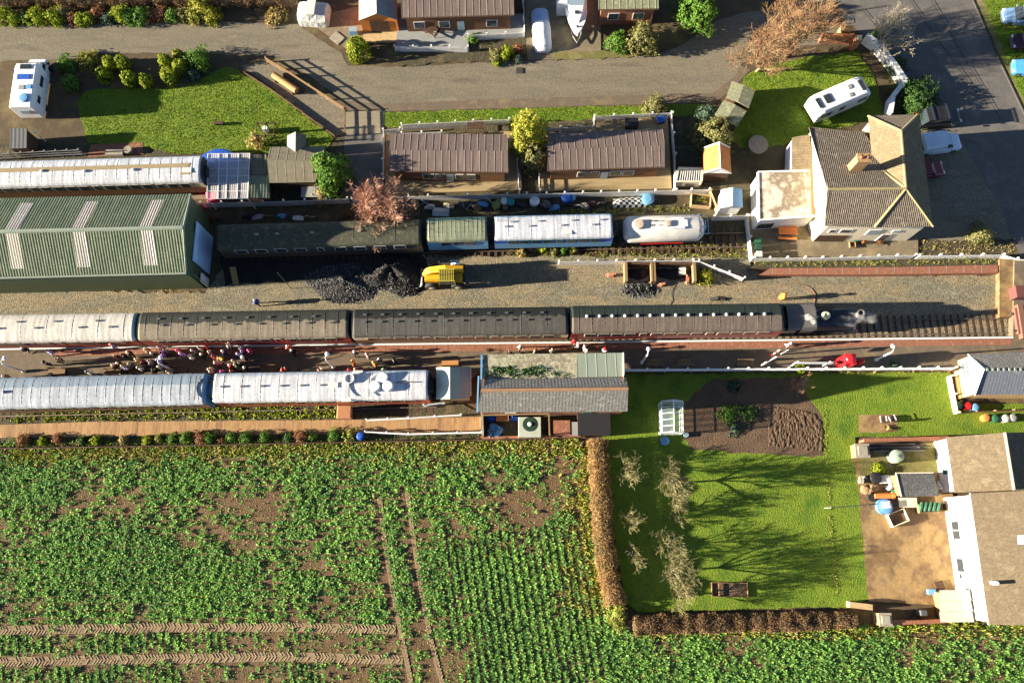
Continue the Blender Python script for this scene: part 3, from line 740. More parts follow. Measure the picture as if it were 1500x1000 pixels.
coach('train_coach', 'maroon railway coach with greyish brown roof, coupled directly to the steam locomotive', 836, 467.5, 1147, 463.5, roofmat('brown_coach_roof', (.145, .115, .092), (.12, .095, .077), (.016, .026, .022), .05, .35), MAROON, vents=vz([.075 + .0595 * i for i in range(15)], .12, 'dome'), group=G1, seammat=MT['white'])
G2 = 'coaches standing behind the platform'
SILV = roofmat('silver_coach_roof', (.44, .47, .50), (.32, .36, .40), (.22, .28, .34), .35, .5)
t = coach('static_coach', 'silver roofed coach with mottled paint beside the leafy bank, left of the white one', -150, 578.5, 302, 568.5, SILV, TEAK, W=2.95, group=G2, endc=MT['lblue'], vents=vz((.353,), 0, 'dome') + [(.97, 0, 'rail'), (.985, .45, 'dome')], seam=.85, seammat=MT['dgrey'])
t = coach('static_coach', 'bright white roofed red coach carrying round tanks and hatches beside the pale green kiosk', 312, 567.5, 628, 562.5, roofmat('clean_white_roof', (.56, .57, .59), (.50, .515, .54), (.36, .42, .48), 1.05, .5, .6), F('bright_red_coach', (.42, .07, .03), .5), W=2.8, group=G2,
   vents=vz([.05 + .092 * i for i in range(6)], 0) + [(.56, .0, 'slab'), (.635, .4, 'ring'), (.67, .8, 'slab'), (.635, 0, 'rail'), (.728, 0, 'rail'), (.79, .42, 'tank'), (.755, -.15, 'tank'), (.815, -.15, 'tank'), (.9, .1, 'pipe'), (.62, -.9, 'slab')], seam=1.7, seammat=MT['dgrey'])
plank = MB(); plank.box(0, 0, 0, .9, 1.5, .08); o = plank.build('gangway_plate', MT['pale_wood']); o.location = P(306.5, 568, 3.1); tag(o, 'pale timber plate bridging the gap between the silver and the white coach', 'plate')
t = coach('garden_coach', 'white roofed coach with brown ridge stripe and maroon side along the lawn', -150, 259, 296, 246.5, roofmat('striped_coach_roof', (.54, .57, .61), (.48, .51, .55), (.40, .46, .53), 1.2, .3, .6), TEAK, CRMP, W=2.85, vents=[(.48, .0, 'dome'), (.62, -.1, 'dome'), (.78, -.1, 'dome'), (.955, -.25, 'slab')], seam=1.05, endc=MT['black'], nwin=22)
L_ = (P(296, 246.5, 3.7) - P(-150, 259, 3.7)).length
st = MB(); st.loft([[(x, -.02, 3.858), (x, .42, 3.845), (x, .42, 3.853), (x, -.02, 3.866)] for x in (-L_ / 2, L_ / 2 - 1.2)]); fixn(st.build('walkway_stripe', M('bare_roof_boards', [(.32, .25, .14), (.24, .19, .11)], 1.5, .9, local=True), t))
st = MB(); st.loft([[(x, -.75, 3.79), (x, .45, 3.85), (x, .45, 3.86), (x, -.75, 3.80)] for x in (L_ / 2 - 2.0, L_ / 2 - 1.1)]); fixn(st.build('bare_patch', M('bare_roof_patch', [(.34, .25, .12), (.24, .18, .10)], 1.5, .9, local=True), t))
coach('derelict_coach', 'old dark coach with mossy black roof in the shade of the green shed', 318, 347, 617, 338, MOSS, MT['iron'], W=2.6, vents=vz((.2, .3, .47, .7), .0), seammat=MT['stone'], winframe='white', nwin=9, seam=2.0)
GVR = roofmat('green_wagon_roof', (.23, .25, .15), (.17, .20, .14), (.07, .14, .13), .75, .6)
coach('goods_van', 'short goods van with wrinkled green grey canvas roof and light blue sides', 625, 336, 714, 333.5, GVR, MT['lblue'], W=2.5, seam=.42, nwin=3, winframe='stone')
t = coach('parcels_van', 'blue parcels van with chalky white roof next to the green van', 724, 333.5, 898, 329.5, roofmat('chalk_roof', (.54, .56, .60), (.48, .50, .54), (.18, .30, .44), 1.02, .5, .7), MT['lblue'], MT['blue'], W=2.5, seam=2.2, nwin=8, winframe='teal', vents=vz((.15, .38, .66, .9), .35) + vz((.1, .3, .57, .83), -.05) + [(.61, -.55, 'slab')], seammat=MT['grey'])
# tank wagon
a, b = P(913, 334.5, 2.6), P(1031, 331.5, 2.6); c = (a + b) / 2; d = b - a; L = d.length
t = T('tank_wagon', 'white cylindrical tank wagon with rust patches on top and a light blue end ladder', 'tank wagon', (c.x, c.y, .19), math.atan2(d.y, d.x))
ta = MB(); ta.lathe(0, 0, [(.02, -L / 2), (.85, -L / 2 + .1), (1.25, -L / 2 + .45), (1.3, -L / 2 + .7), (1.3, L / 2 - .7), (1.25, L / 2 - .45), (.85, L / 2 - .1), (.02, L / 2)], 32, 'x', 2.05)
fixn(ta.build('barrel', M('stained_white_tank', [(.60, .58, .53), (.56, .54, .48), (.70, .67, .60), (.46, .33, .23)], .9, .55, local=True, contrast=.24), t, smooth=True))
for x, r in ((-2.6, .5), (.2, .33)):
    k = MB(); k.lathe(x, 0, [(r, 1.2), (r, 1.42), (r * .9, 1.48), (.02, 1.5)], 18, 'z', 2.05); fixn(k.build('filler_hatch', M('rusty_hatch', [(.46, .30, .20), (.58, .48, .40)], 5, .8, local=True), t))
k = MB(); k.tube([(-1.6, .25, 3.45), (-1.6, .25, 3.6), (-.7, .25, 3.6), (-.7, .25, 3.45)], .05, 6); k.tube([(-1.6, -.2, 3.4), (-1.6, -.2, 3.6), (-1, -.2, 3.6)], .05, 6); k.build('valve_pipe', MT['iron'], t)
k = MB()
for y in (-.45, .45): k.box(1.25, y, 3.3, 1.2, .2, .3)
k.box(1.9, 0, 3.36, .5, .7, .12); k.build('walkway', MT['white'], t)
k = MB()
for y in (-.3, .3): k.tube([(L / 2 - .5, y, 3.2), (L / 2 + .1, y, 3.0), (L / 2 + .25, y, 1.0)], .035, 6)
for i in range(7): k.tube([(L / 2 + .13 + .015 * i, -.3, 2.7 - .25 * i), (L / 2 + .13 + .015 * i, .3, 2.7 - .25 * i)], .025, 5)
k.tube([(L / 2 - .6, 1.0, 3.1), (L / 2 + .35, .9, 2.7), (L / 2 + .35, -.9, 2.7), (L / 2 - .6, -1.0, 3.1)], .04, 6); k.build('ladder', MT['lblue'], t)
k = MB(); k.box(0, 0, .95, L + .6, 2.0, .22)
for x in (-L / 2 + 1.2, L / 2 - 1.2):
    k.box(x, 0, 1.05, .4, 2.2, .5)
    for y in (-.75, .75): k.lathe(x, y - .06, [(.45, 0), (.48, .04), (.45, .12)], 14, 'y', .46)
for x in (-L / 2, L / 2): k.box(x, 0, 1.0, .2, 2.4, .3)
k.build('chassis', MT['iron'], t)
k = MB(); k.box(0, -1.15, 1.0, 4.2, .06, .22); k.build('solebar_panel', MT['red'], t)

# steam tank locomotive, facing the buffer stop
a, b = P(1152, 466, 2.6), P(1247, 463.5, 2.6); d = b - a; rz = math.atan2(d.y, d.x); c = (a + b) / 2; c.z = .19
t = T('steam_locomotive', 'small black steam tank locomotive at the head of the maroon train', 'steam locomotive', c, rz)
BL = F('black_engine_paint', (.018, .022, .026), .28, spec=.6); NB = F('dark_blue_engine_paint', (.01, .015, .026), .3, spec=.6)
k = MB(); k.box(0, 0, 1.15, 7.6, 2.5, .12)
for s in (-1, 1): k.box(s * 3.85, 0, 1.02, .16, 2.5, .42)
fixn(k.build('running_plate', BL, t))
k = MB(); k.box(3.96, 0, 1.02, .1, 2.4, .42); k.build('buffer_beam', MT['red'], t)
k = MB(); k.lathe(0, 0, [(.62, -.6), (.62, 3.4), (.66, 3.4), (.66, 3.95), (.5, 3.98), (.02, 4.0)], 24, 'x', 2.25); fixn(k.build('boiler', BL, t, smooth=False))
k = MB(); prof = [(-1.12, 1.3), (-1.14, 2.2), (-1.0, 2.62), (-.6, 2.86), (0, 2.93), (.6, 2.86), (1.0, 2.62), (1.14, 2.2), (1.12, 1.3)]
k.loft([[(x, y, z) for y, z in prof] for x in (-.55, 3.3)]); k.tube([(-.5, .98, 2.72), (3.2, .98, 2.72)], .03, 6); k.tube([(1.35, -1.0, 2.66), (1.35, 0, 2.96), (1.35, 1.0, 2.66)], .02, 5); bevel(fixn(k.build('saddle_tank', NB, t)), .05)
k = MB(); k.lathe(.4, 0, [(.42, 2.7), (.40, 3.05), (.40, 3.2), (.34, 3.34), (.2, 3.4), (.16, 3.36), (.02, 3.36)], 22); fixn(k.build('dome', F('pale_brass_dome', (.62, .62, .36), .35), t, smooth=True))
k = MB(); k.lathe(3.55, 0, [(.34, 2.7), (.26, 3.0), (.27, 3.5), (.36, 3.56), (.36, 3.66), (.24, 3.66), (.22, 3.2), (.02, 3.2)], 20); fixn(k.build('chimney', F('grey_chimney', (.16, .155, .15), .5), t))
k = MB(); rp = [(y * .98, z) for y, z in arch(2.7, 12, 2.86, .42)]
k.loft([[(x, y, z) for y, z in rp] + [(x, y * .98, z - .05) for y, z in rp[::-1]] for x in (-3.3, -.55)]); fixn(k.build('cab_roof', F('worn_grey_cab_roof', (.11, .105, .098), .8, grain=.2), t))
k = MB()
for y in (-1.22, 1.22): k.box(-1.2, y, 2.1, 1.3, .06, 2.0); k.box(-2.9, y, 1.75, 1.4, .06, 1.2)
k.box(-.58, 0, 2.2, .06, 2.44, 2.0); k.box(-3.55, 0, 2.1, .06, 2.44, 1.9); k.build('cab_side', BL, t)
k = MB(); k.blob((-3.5, 0, 2.25), (.35, 1.05, .5), 4, 12, .12); k.build('coal_load', MG['dark'], t)
k = MB(); k.tube([(-.65, -.3, 3.1), (-.65, -.3, 3.75)], .12, 10); k.tube([(-.65, .3, 3.1), (-.65, .3, 3.65)], .08, 10); k.build('safety_valve', MT['chrome'], t)
for s in (-1, 1):
    for x in (-2.2, -.2, 1.9):
        w = MB(); w.lathe(x, s * .75 - .06, [(.5, 0), (.55, .04), (.5, .12)], 18, 'y', .55); w.lathe(x, s * .82 - .04, [(.12, 0), (.12, .12)], 10, 'y', .55); w.build('driving_wheel', MT['iron'], t)
    k = MB(); k.box(-.1, s * .98, .52, 4.4, .05, .1); k.box(2.4, s * 1.0, .62, 1.2, .3, .4); k.build('coupling_rod', MT['chrome'], t)
    k = MB(); k.tube([(4.0, s * .87, 1.02), (4.35, s * .87, 1.02)], .1, 10); k.tube([(4.33, s * .87, 1.02), (4.42, s * .87, 1.02)], .2, 12); k.build('buffer', MT['iron'], t)
k = MB()
for y in (-.9, .9): k.box(3.7, y, 1.35, .2, .2, .28)
k.build('lamp', MT['white'], t)
# drifting steam
sm = bpy.data.materials.new('steam'); sm.use_nodes = True; nt = sm.node_tree; nt.nodes.remove(nt.nodes['Principled BSDF'])
pv = nt.nodes.new('ShaderNodeVolumePrincipled'); pv.inputs['Color'].default_value = (.95, .95, .95, 1)
nz = nt.nodes.new('ShaderNodeTexNoise'); nz.inputs['Scale'].default_value = 1.1; nz.inputs['Detail'].default_value = 4
nt.links.new(nt.nodes.new('ShaderNodeNewGeometry').outputs['Position'], nz.inputs['Vector'])
mr = nt.nodes.new('ShaderNodeMapRange'); mr.inputs[1].default_value = .48; mr.inputs[2].default_value = .75; mr.inputs[3].default_value = 0; mr.inputs[4].default_value = .8
nt.links.new(nz.outputs['Fac'], mr.inputs[0]); nt.links.new(mr.outputs[0], pv.inputs['Density']); nt.links.new(pv.outputs[0], nt.nodes['Material Output'].inputs['Volume'])
k = MB(); q = P(1258, 467, 3.4); k.blob(q, (1.6, .8, .6), 3, 14, .25)
tag(k.build('steam', sm, smooth=True), kind='stuff')
k = MB(); q = P(1183, 464, 3.9); k.blob(q, (.45, .3, .35), 9, 12, .3); q = P(1190, 469, 3.6); k.blob(q, (.3, .4, .3), 12, 12, .3)
sm2 = sm.copy(); sm2.node_tree.nodes['Map Range'].inputs[4].default_value = 9; sm2.node_tree.nodes['Map Range'].inputs[1].default_value = .4
tag(k.build('steam', sm2, smooth=True), kind='stuff')

# buffer stop at the end of the line
p = P(1481, 476, 0)
t = TW('buffer_stop', 'red brown sleeper built buffer stop closing the platform track', 'buffer stop', 1486, 474)
k = MB(); k.box(p.x + .25, p.y, .75, .5, 3.4, 1.5); k.build('block', F('dull_brick', (.17, .085, .06), .85), t)
k = MB(); k.box(p.x - .1, p.y + .1, 1.05, .25, 2.6, .5); k.build('beam', F('red_oxide_beam', (.18, .075, .06), .8), t)
for y in (-.85, .85):
    k = MB(); k.tube([(p.x - .2, p.y + y, 1.05), (p.x - .55, p.y + y, 1.05)], .12, 10); k.build('buffer', MT['iron'], t)
k = MB(); k.box(p.x + .3, p.y + 2.9, .95, 1.0, 1.2, 1.9); k.build('brick_pier', F('maroon_pier', (.12, .045, .04), .8), t)

# yellow loader beside the coal heap (chassis, four wheels, boom, bucket, grille-roofed cab)
t = T('yellow_loader', 'yellow loading shovel with long boom parked beside the black coal heap', 'loader', P(652, 409, .02), R(1))
Y = F('loader_yellow', (.72, .40, .015), .45, grain=.2); 
k = MB(); k.box(-.1, 0, 1.0, 3.6, 1.2, .6); k.box(1.3, 0, 1.35, 1.0, 1.7, .9); bevel(k.build('chassis', Y, t), .05)
for x in (-1.25, 1.35):
    for y in (-.95, .95):
        w = MB(); w.lathe(x, y - .2, [(.35, 0), (.62, .02), (.68, .1), (.68, .32), (.62, .4), (.35, .4)], 20, 'y', .68); wh = fixn(w.build('wheel', MT['rubber'], t))
        w = MB(); w.lathe(x, y - .22, [(.02, 0), (.33, .02), (.33, .42), (.02, .44)], 14, 'y', .68); fixn(w.build('hub', MT['cream'], wh))
k = MB(); k.box(.35, -.45, 2.0, 1.45, 1.1, 1.2); k.build('cab', MT['glass'], t)
k = MB()
for i in range(9): k.box(.35 - .66 + i * .165, -.45, 2.66, .08, 1.25, .06)
for y in (-1.05, .15): k.box(.35, y, 2.65, 1.6, .08, .1)
for x in (-.42, 1.12):
    for y in (-1.03, .13): k.box(x, y, 2.0, .09, .09, 1.3)
k.build('cab_grille', F('olive_grille', (.40, .33, .04), .5), t)
k = MB(); k.loft([[(x, .35 + y, z + q) for y, q in ((-.32, -.22), (.32, -.22), (.32, .22), (-.32, .22))] for x, z in ((1.95, 2.0), (.2, 2.2), (-1.3, 1.75), (-2.15, .95))]); bevel(fixn(k.build('boom', Y, t)), .04)
k = MB(); k.loft([[(-2.15, y, .95), (-2.35, y, .25), (-2.95, y, .18), (-2.9, y, .24), (-2.45, y, .4), (-2.25, y, .95)] for y in (-.9, .9)]); fixn(k.build('bucket', MT['grey'], t))
k = MB(); k.box(1.1, 1.0, 1.9, .9, .5, .5); k.tube([(.8, .85, 2.1), (1.2, .85, 2.4), (1.5, .85, 2.1)], .1, 8); k.build('engine', MT['chrome'], t)
k = MB(); k.tube([(-.4, .95, 1.5), (-.4, .95, 2.7)], .06, 8); k.build('exhaust_pipe', MT['chrome'], t)
k = MB(); k.box(.4, .95, 1.25, 1.4, .5, .6); k.build('fuel_tank', MT['iron'], t)
k = MB(); k.box(2.3, 0, 1.0, .35, 1.9, .5); k.tube([(2.45, -.9, 1.1), (2.7, -.9, 1.1), (2.7, .9, 1.1), (2.45, .9, 1.1)], .05, 6); k.build('counterweight', MT['dgrey'], t)
# coal heap
def heap(name, label, cat, px, py, r, h, mat, seed, n=900, sz=(.05, .13), group=None):
    p = P(px, py, 0); t = T(name, label, cat, p, 0, group); k = MB(); N_ = 26; rings = 9; rd = random.Random(seed); ph = [rd.uniform(0, 6) for _ in range(4)]
    hh = lambda f, a: h * (1 - f) ** 1.1 * (1 + .25 * math.sin(2 * a + ph[0]) + .15 * math.sin(5 * a + ph[1]))
    vs = []
    for i in range(rings + 1):
        f = i / rings
        for j in range(N_):
            a = 2 * math.pi * j / N_; q = 1 + .18 * math.sin(2 * a + ph[2]) + .1 * math.sin(3 * a + ph[3])
            vs.append((f * r[0] * q * math.cos(a), f * r[1] * q * math.sin(a), hh(f, a) + rd.uniform(-.04, .04) if i < rings else -.05))
    k.add(vs, [(i * N_ + j, (i + 1) * N_ + j, (i + 1) * N_ + (j + 1) % N_, i * N_ + (j + 1) % N_) for i in range(rings) for j in range(N_)])
    m2 = MB()
    for _ in range(n):
        f, a = math.sqrt(rd.random()), rd.uniform(0, 6.283); q = 1 + .18 * math.sin(2 * a + ph[2]) + .1 * math.sin(3 * a + ph[3]); s = rd.uniform(*sz)
        m2.blob((f * r[0] * q * math.cos(a), f * r[1] * q * math.sin(a), max(0, hh(f, a)) + s * .3), (s, s * .8, s * .6), rd.random(), 5, .3)
    k.build('heap_core', mat[0], t); tag(m2.build('lumps', mat[1], t), kind='stuff'); return t
COAL = ML('coal_lump', [(.02, .02, .022), (.05, .05, .05), (.10, .10, .102), (.21, .21, .215)], .45, 0, .4)
heap('coal_heap', 'heap of black coal between the shed shadow and the yellow loader', 'coal heap', 576, 401, (3.1, 2.7), 2.0, (MG['dark'], ML('black_coal', [(.012, .012, .013), (.025, .025, .026), (.04, .04, .042)], .5, 0, .4)), 3, 1000)
heap('coal_spread', 'low spread of shiny grey coal lumps left of the black heap', 'coal heap', 506, 414, (5.0, 2.0), .6, (MG['dark'], COAL), 5, 3600, (.03, .085))
heap('ash_heap', 'low dark heap of ash in front of the timber coal pens', 'ash heap', 940, 424, (2.0, 1.2), .3, (MG['dark'], COAL), 8, 300)
stones('spilled_coal', scatter(W([(320, 408), (430, 400), (600, 424), (640, 420), (600, 446), (440, 440), (330, 424)]), 14), COAL, .03, .08, .03)
# ---------------------------------------------------------------- buildings
RM = dict(
 shed=M('green_sheet_roof', [(.23, .26, .15), (.18, .22, .13), (.28, .30, .18), (.15, .18, .11)], 1.0, .5, grain=.15, gscale=4, nstretch=(2.2, .25, .25)),
 shedwall=M('green_sheet_wall', [(.075, .105, .055), (.06, .09, .05)], 1.0, .55),
 skylight=M('grp_skylight', [(.62, .56, .48), (.54, .48, .42)], 1.2, .5),
 lodge=M('brown_sheet_roof', [(.16, .118, .102), (.125, .094, .082), (.195, .148, .125)], .8, .7, grain=.12, gscale=5, nstretch=(2.5, .3, 1)),
 lodgewall=M('brown_boarding', [(.18, .085, .04), (.12, .06, .03)], 1.0, .7, .01, 3, stretch=(.2, .2, 5)),
 moss=M('mossy_felt', [(.24, .25, .15), (.17, .18, .11), (.30, .30, .19)], 1.5, .95, .012, 14, grain=.3, gscale=9),
 tile=M('weathered_tile', [(.19, .16, .12), (.13, .11, .085), (.24, .205, .155)], 1.6, .9, .012, 9, grain=.35, gscale=9),
 tan=M('tan_shingle', [(.17, .13, .08), (.125, .098, .062), (.20, .155, .098)], .9, .9, .01, 9, grain=.2, gscale=6),
 tan2=M('brown_plain_tile', [(.17, .13, .075), (.13, .10, .06), (.20, .155, .09)], .9, .9, .01, 9, grain=.3, gscale=8),
 slate=M('grey_slate', [(.24, .225, .20), (.16, .155, .14), (.30, .285, .25)], 2.2, .8, .012, 10, grain=.4, gscale=9),
 bluegrey=M('blue_grey_slate', [(.16, .175, .20), (.12, .135, .16), (.20, .215, .24)], 1.4, .6, .006, 14, grain=.15),
 stain=M('stained_flat_roof', [(.52, .42, .31), (.64, .56, .46), (.20, .16, .11), (.60, .52, .42)], .55, .9, .006, 14, grain=.15, contrast=.22),
 lichen=M('lichened_canopy', [(.30, .275, .19), (.19, .17, .11), (.38, .36, .26), (.16, .15, .09)], 1.1, .95, .012, 12, grain=.3, gscale=8),
 canopy=M('green_grey_canopy', [(.24, .28, .22), (.20, .24, .19)], .9, .7, .004, 3, stretch=(3, .3, 1), grain=.1),
 orange=M('orange_tile', [(.48, .20, .06), (.38, .15, .05)], 2.5, .8, .01, 8, grain=.2, gscale=7),
 ridge=M('ridge_tile', [(.36, .29, .13), (.30, .24, .13), (.30, .33, .08)], 3, .9, .008, 12, grain=.2),
)
def panel(t, name, pts, mat, pitch=.25, amp=.03, thick=.1, label=None, along=None):
    w = PP(pts) if not isinstance(pts[0], Vector) else pts
    m = MB(); m.ribbed(w, pitch, amp, thick, along); return fixn(m.build(name, mat, t, label))
def wallring(t, name, top, mat, z0=0.0, inset=.25):
    """walls dropped from the eaves, a little inside them; the top follows the given points"""
    w = PP(top) if not isinstance(top[0], Vector) else top
    c = sum(w, Vector()) / len(w); q = []
    for p in w:
        d = Vector((c.x - p.x, c.y - p.y, 0)); L = d.length
        q.append(p + d * min(.4, inset * 1.4 / L) - Vector((0, 0, .13)))
    m = MB(); m.skirt(q, z0); m.poly(q); return fixn(m.build(name, mat, t)), q
def ridge(t, pts, r=.13, mat=None, name='ridge'):
    m = MB(); m.tube(PP(pts) if not isinstance(pts[0], Vector) else pts, r, 6); return m.build(name, mat or RM['ridge'], t)
def onwall(t, a, b, s, z0, w, h, name='window', frame='white', pane='glass', d=.04):
    """window or door in the wall running from a to b (seen from outside a is left), s = place along it 0..1"""
    a, b = Vector((a[0], a[1], 0)), Vector((b[0], b[1], 0)); e = (b - a).normalized(); n = Vector((e.y, -e.x, 0)); c = a.lerp(b, s); rz = math.atan2(e.y, e.x)
    m = MB(); p = c + n * d * .5; m.box(p.x, p.y, z0 + h / 2, w, d, h, rz); f = m.build(name, MT[frame] if isinstance(frame, str) else frame, t)
    if pane:
        m = MB(); p = c + n * (d * .5 + .012); k = max(1, int(w / .75)); pw = (w - .08) / k
        for i in range(k):
            q = p + e * (-w / 2 + .04 + pw * (i + .5)); m.box(q.x, q.y, z0 + h / 2, pw - .07, d, h - .14, rz)
        m.build('pane', MT[pane] if isinstance(pane, str) else pane, f)
    return f

# --- engine shed
t = TW('engine_shed', 'long green corrugated steel shed with pale roof lights and a blue door', 'shed', 140, 380)
EH, RH = 5.2, 7.3
ne, nw, se, sw, re, rw = P(279.5, 284.5, EH), P(-160, 294.5, EH), P(272.5, 398.5, EH), P(-160, 409.5, EH), P(268.5, 333.5, RH), P(-160, 343, RH)
panel(t, 'roof_slope', [sw, se, re, rw], RM['shed'], .26, .075); panel(t, 'roof_slope', [ne, nw, rw, re], RM['shed'], .26, .075)
wl_, q = wallring(t, 'wall', [sw, se, re, ne, nw, rw], RM['shedwall'], 0, .12)
m = MB(); m.tube([rw + Vector((0, 0, .05)), re + Vector((0, 0, .05))], .2, 6); m.build('ridge_cap', RM['canopy'], t)
m = MB(); m.tube([se, re + Vector((0, 0, .03)), ne], .12, 4); m.build('barge_flashing', RM['canopy'], t)
m = MB(); m.tube([sw + Vector((0, -.1, -.05)), se + Vector((0, -.1, -.05))], .1, 6); m.build('gutter', RM['canopy'], t)
for x0 in (12, 111, 209):
    for a, b, c, d in (((x0, 392 - x0 * .028, .94), (x0 + 17, 392 - x0 * .028, .94), 0, 0),):
        pass
def strip(x0, x1, south):
    """a translucent sheet laid 3 cm over the roof slope"""
    e0, r0 = (sw, rw) if south else (nw, rw); e1, r1 = (se, re) if south else (ne, re)
    def at(x, k):
        ex = e0.lerp(e1, 0); f = (x - e0.x) / (e1.x - e0.x); p, q = e0.lerp(e1, f), r0.lerp(r1, (x - r0.x) / (r1.x - r0.x)); return p.lerp(q, k)
    pts = [at(x0, .17), at(x1, .17), at(x1, .96), at(x0, .96)]
    if not south: pts = [pts[1], pts[0], pts[3], pts[2]]
    panel(t, 'roof_light', [p + Vector((0, 0, .06)) for p in pts], RM['skylight'], .235, .04, .04)
for px0 in (15, 112, 210, -85):
    xx = P(px0, 365, 6.2).x; strip(xx, xx + 1.2, True); strip(xx - .05, xx + 1.15, False)
ex = max(p.x for p in q) + .01
dy0, dy1 = P(281, 381, 4.3).y, P(284, 324, 4.3).y
m = MB(); m.box(ex + .04, (dy0 + dy1) / 2, 2.15, .1, dy1 - dy0, 4.3); m.build('roller_door', F('blue_white_door', (.42, .62, .86), .4), t)
m = MB(); m.box(ex + .03, q[1].y + .55, 1.0, .08, .9, 2.0); m.build('side_door', MT['white'], t)
m = MB()
for x in (-14, -22, -30, -36): m.box(x, q[1].y - .03, 2.5, .06, .05, 5.0)
m.build('wall_seam', MT['dgreen'], t)

# --- lodges
def lodge(label, roof, he, n, fr='white', wallm='lodgewall', roofm='lodge', doors=(.5,), zr=.45, x_off=0):
    a, b, c, d = [P(p[0], p[1], he) for p in roof]                    # south-west, south-east, north-east, north-west eaves
    t = T('holiday_lodge', label, 'holiday lodge', (a + c) / 2 - Vector((0, 0, he)), 0, 'holiday lodges'); t['w'] = 1
    r0, r1 = (a + d) / 2 + Vector((0, 0, zr)), (b + c) / 2 + Vector((0, 0, zr))
    panel(t, 'roof_slope', [a, b, r1, r0], RM[roofm], .75, .02); panel(t, 'roof_slope', [c, d, r0, r1], RM[roofm], .75, .02)
    w, q = wallring(t, 'wall', [a, b, r1, c, d, r0], RM[wallm], 0, .3)
    for s in n: onwall(t, q[0], q[1], s, .9, 1.2, 1.1, frame=fr)
    for s in doors: onwall(t, q[0], q[1], s, .05, .9, 2.0, 'door', 'dark_wood', 'skyglass')
    m = MB(); m.tube([a + Vector((0, -.05, -.06)), b + Vector((0, -.05, -.06))], .07, 6); m.build('gutter', MT['dark_wood'], t)
    return t, q
lodge('brown lodge left of the golden conifer, its roof partly behind the pinkish bare tree', [(571, 250), (744.5, 252), (743, 197), (572, 195.5)], 2.9, (.3, .42, .6, .68), doors=(.5,))
lodge('brown lodge right of the golden conifer, tree shadow across its roof', [(802, 249.5), (974, 244), (971, 189), (802, 195.5)], 2.9, (.3, .4, .6, .72), doors=(.5,))
lodge('brown lodge cut by the top of the picture, behind a planked terrace', [(588, 26), (753, 21.5), (752, -40), (588, -34)], 3.0, (.12, .36, .82), doors=(.52,))
t, q = lodge('brick lodge with mossy roof behind evergreen bushes at the top', [(877, 14), (965, 12.5), (962, -45), (874, -42)], 3.0, (.25, .72), wallm='shedwall', roofm='moss', doors=())
for c in CH[t.name]:
    if c.name.startswith('wall'): c.data.materials[0] = MT['brick']
# decks / terraces of the lodges
def deck(label, px, mat, z=.35):
    w = PP(px, z); t = MB(); t.prism(w, .0, z); return tag(t.build('deck', MG[mat] if mat in MG else MT[mat], loc=w[0] * 1.0), label, 'deck')
deck('long boarded deck round the lodge left of the golden conifer', [(564, 284), (764, 278), (760, 192), (565, 196)], 'deck')
deck('boarded deck round the lodge right of the golden conifer', [(788, 280), (984, 276), (978, 170), (870, 172), (868, 190), (796, 194)], 'deck')
deck('pale terrace in front of the lodge at the top edge', [(580, 74), (686, 72), (686, 56), (768, 54), (766, 20), (582, 26)], 'pale')

# --- station house (hipped wing, long tiled roofs, chimney, flat roofed extension)
t = TW('station_house', 'cream two storey house with brown pantile roofs and a big chimney', 'house', 1270, 330)
A, B, Cc = (1212, 277, 6.7), (1327, 276, 6.7), (1320, 192, 6.7)
panel(t, 'roof_slope', [(1208, 331.5, 4.5), (1281, 333, 4.5), B, A], RM['tile'], .19, .05)
panel(t, 'roof_slope', [(1281, 333.2, 4.48), (1367, 331.5, 4.48), B], RM['tile'], .19, .05)
panel(t, 'roof_slope', [(1265, 194, 3.2), (1185, 186, 3.2), A, B], RM['tile'], .19, .05)
panel(t, 'roof_slope', [(1271.5, 170, 4.6), (1278, 236, 4.6), B, Cc], RM['tan2'], .3, .02)
panel(t, 'roof_slope', [(1367, 331.5, 4.48), (1344.5, 168.5, 4.6), Cc, B], RM['tan2'], .3, .02, label='shaded east slope')
panel(t, 'roof_slope', [(1344.5, 168.5, 4.6), (1271.5, 170, 4.6), Cc], RM['tile'], .19, .05)
panel(t, 'roof_slope', [(1278, 236, 4.6), (1281, 252, 4.7), B], RM['tan2'], .3, .02)
for a, b in ((A, B), (B, Cc), (B, (1281, 333, 4.55)), (B, (1367, 331.5, 4.55)), (Cc, (1271.5, 170, 4.65)), (Cc, (1344.5, 168.5, 4.65)), (B, (1278, 240, 4.9))):
    ridge(t, [a, b], .12)
w1 = PP([(1209, 330, 4.4), (1281, 331.5, 4.4), (1364, 330, 4.4), (1343, 172, 4.4), (1274, 173, 4.4), (1280, 200, 3.1), (1187, 189, 3.1)])
ww = [P(1214, 330, 4.35), P(1281, 330.5, 4.35), P(1358, 329.5, 4.35), P(1338, 176, 4.5), P(1276, 176, 4.5), P(1280, 196, 3.1), P(1189, 191, 3.1), P(1213, 279, 6.5)]
m = MB(); m.skirt(ww, 0); m.poly(ww[:3] + [P(1325, 276, 6.5), ww[7]]); fixn(m.build('wall', MT['cream'], t))
for s, z0, w, h in ((.2, 2.5, .6, .8), (.5, 2.5, 1.1, .9)): onwall(t, ww[0], ww[1], s, z0, w, h)
for s, z0, w, h in ((.12, 2.0, 1.2, 1.3), (.55, 2.5, .7, .6)): onwall(t, ww[1], ww[2], s, z0, w, h, pane='skyglass')
onwall(t, ww[0], ww[1], .35, .05, 3.0, 1.7, 'porch_opening', 'dark_wood', None)
onwall(t, ww[1], ww[2], .45, .05, .9, 2.0, 'door', 'white', 'glass')
cb = P(1252, 246, 5.6)
m = MB(); m.box(cb.x, cb.y, 6.3, 1.15, .75, 2.6); m.box(cb.x, cb.y, 7.66, 1.3, .9, .16); ch = m.build('chimney', MT['yellow_brick'], t)
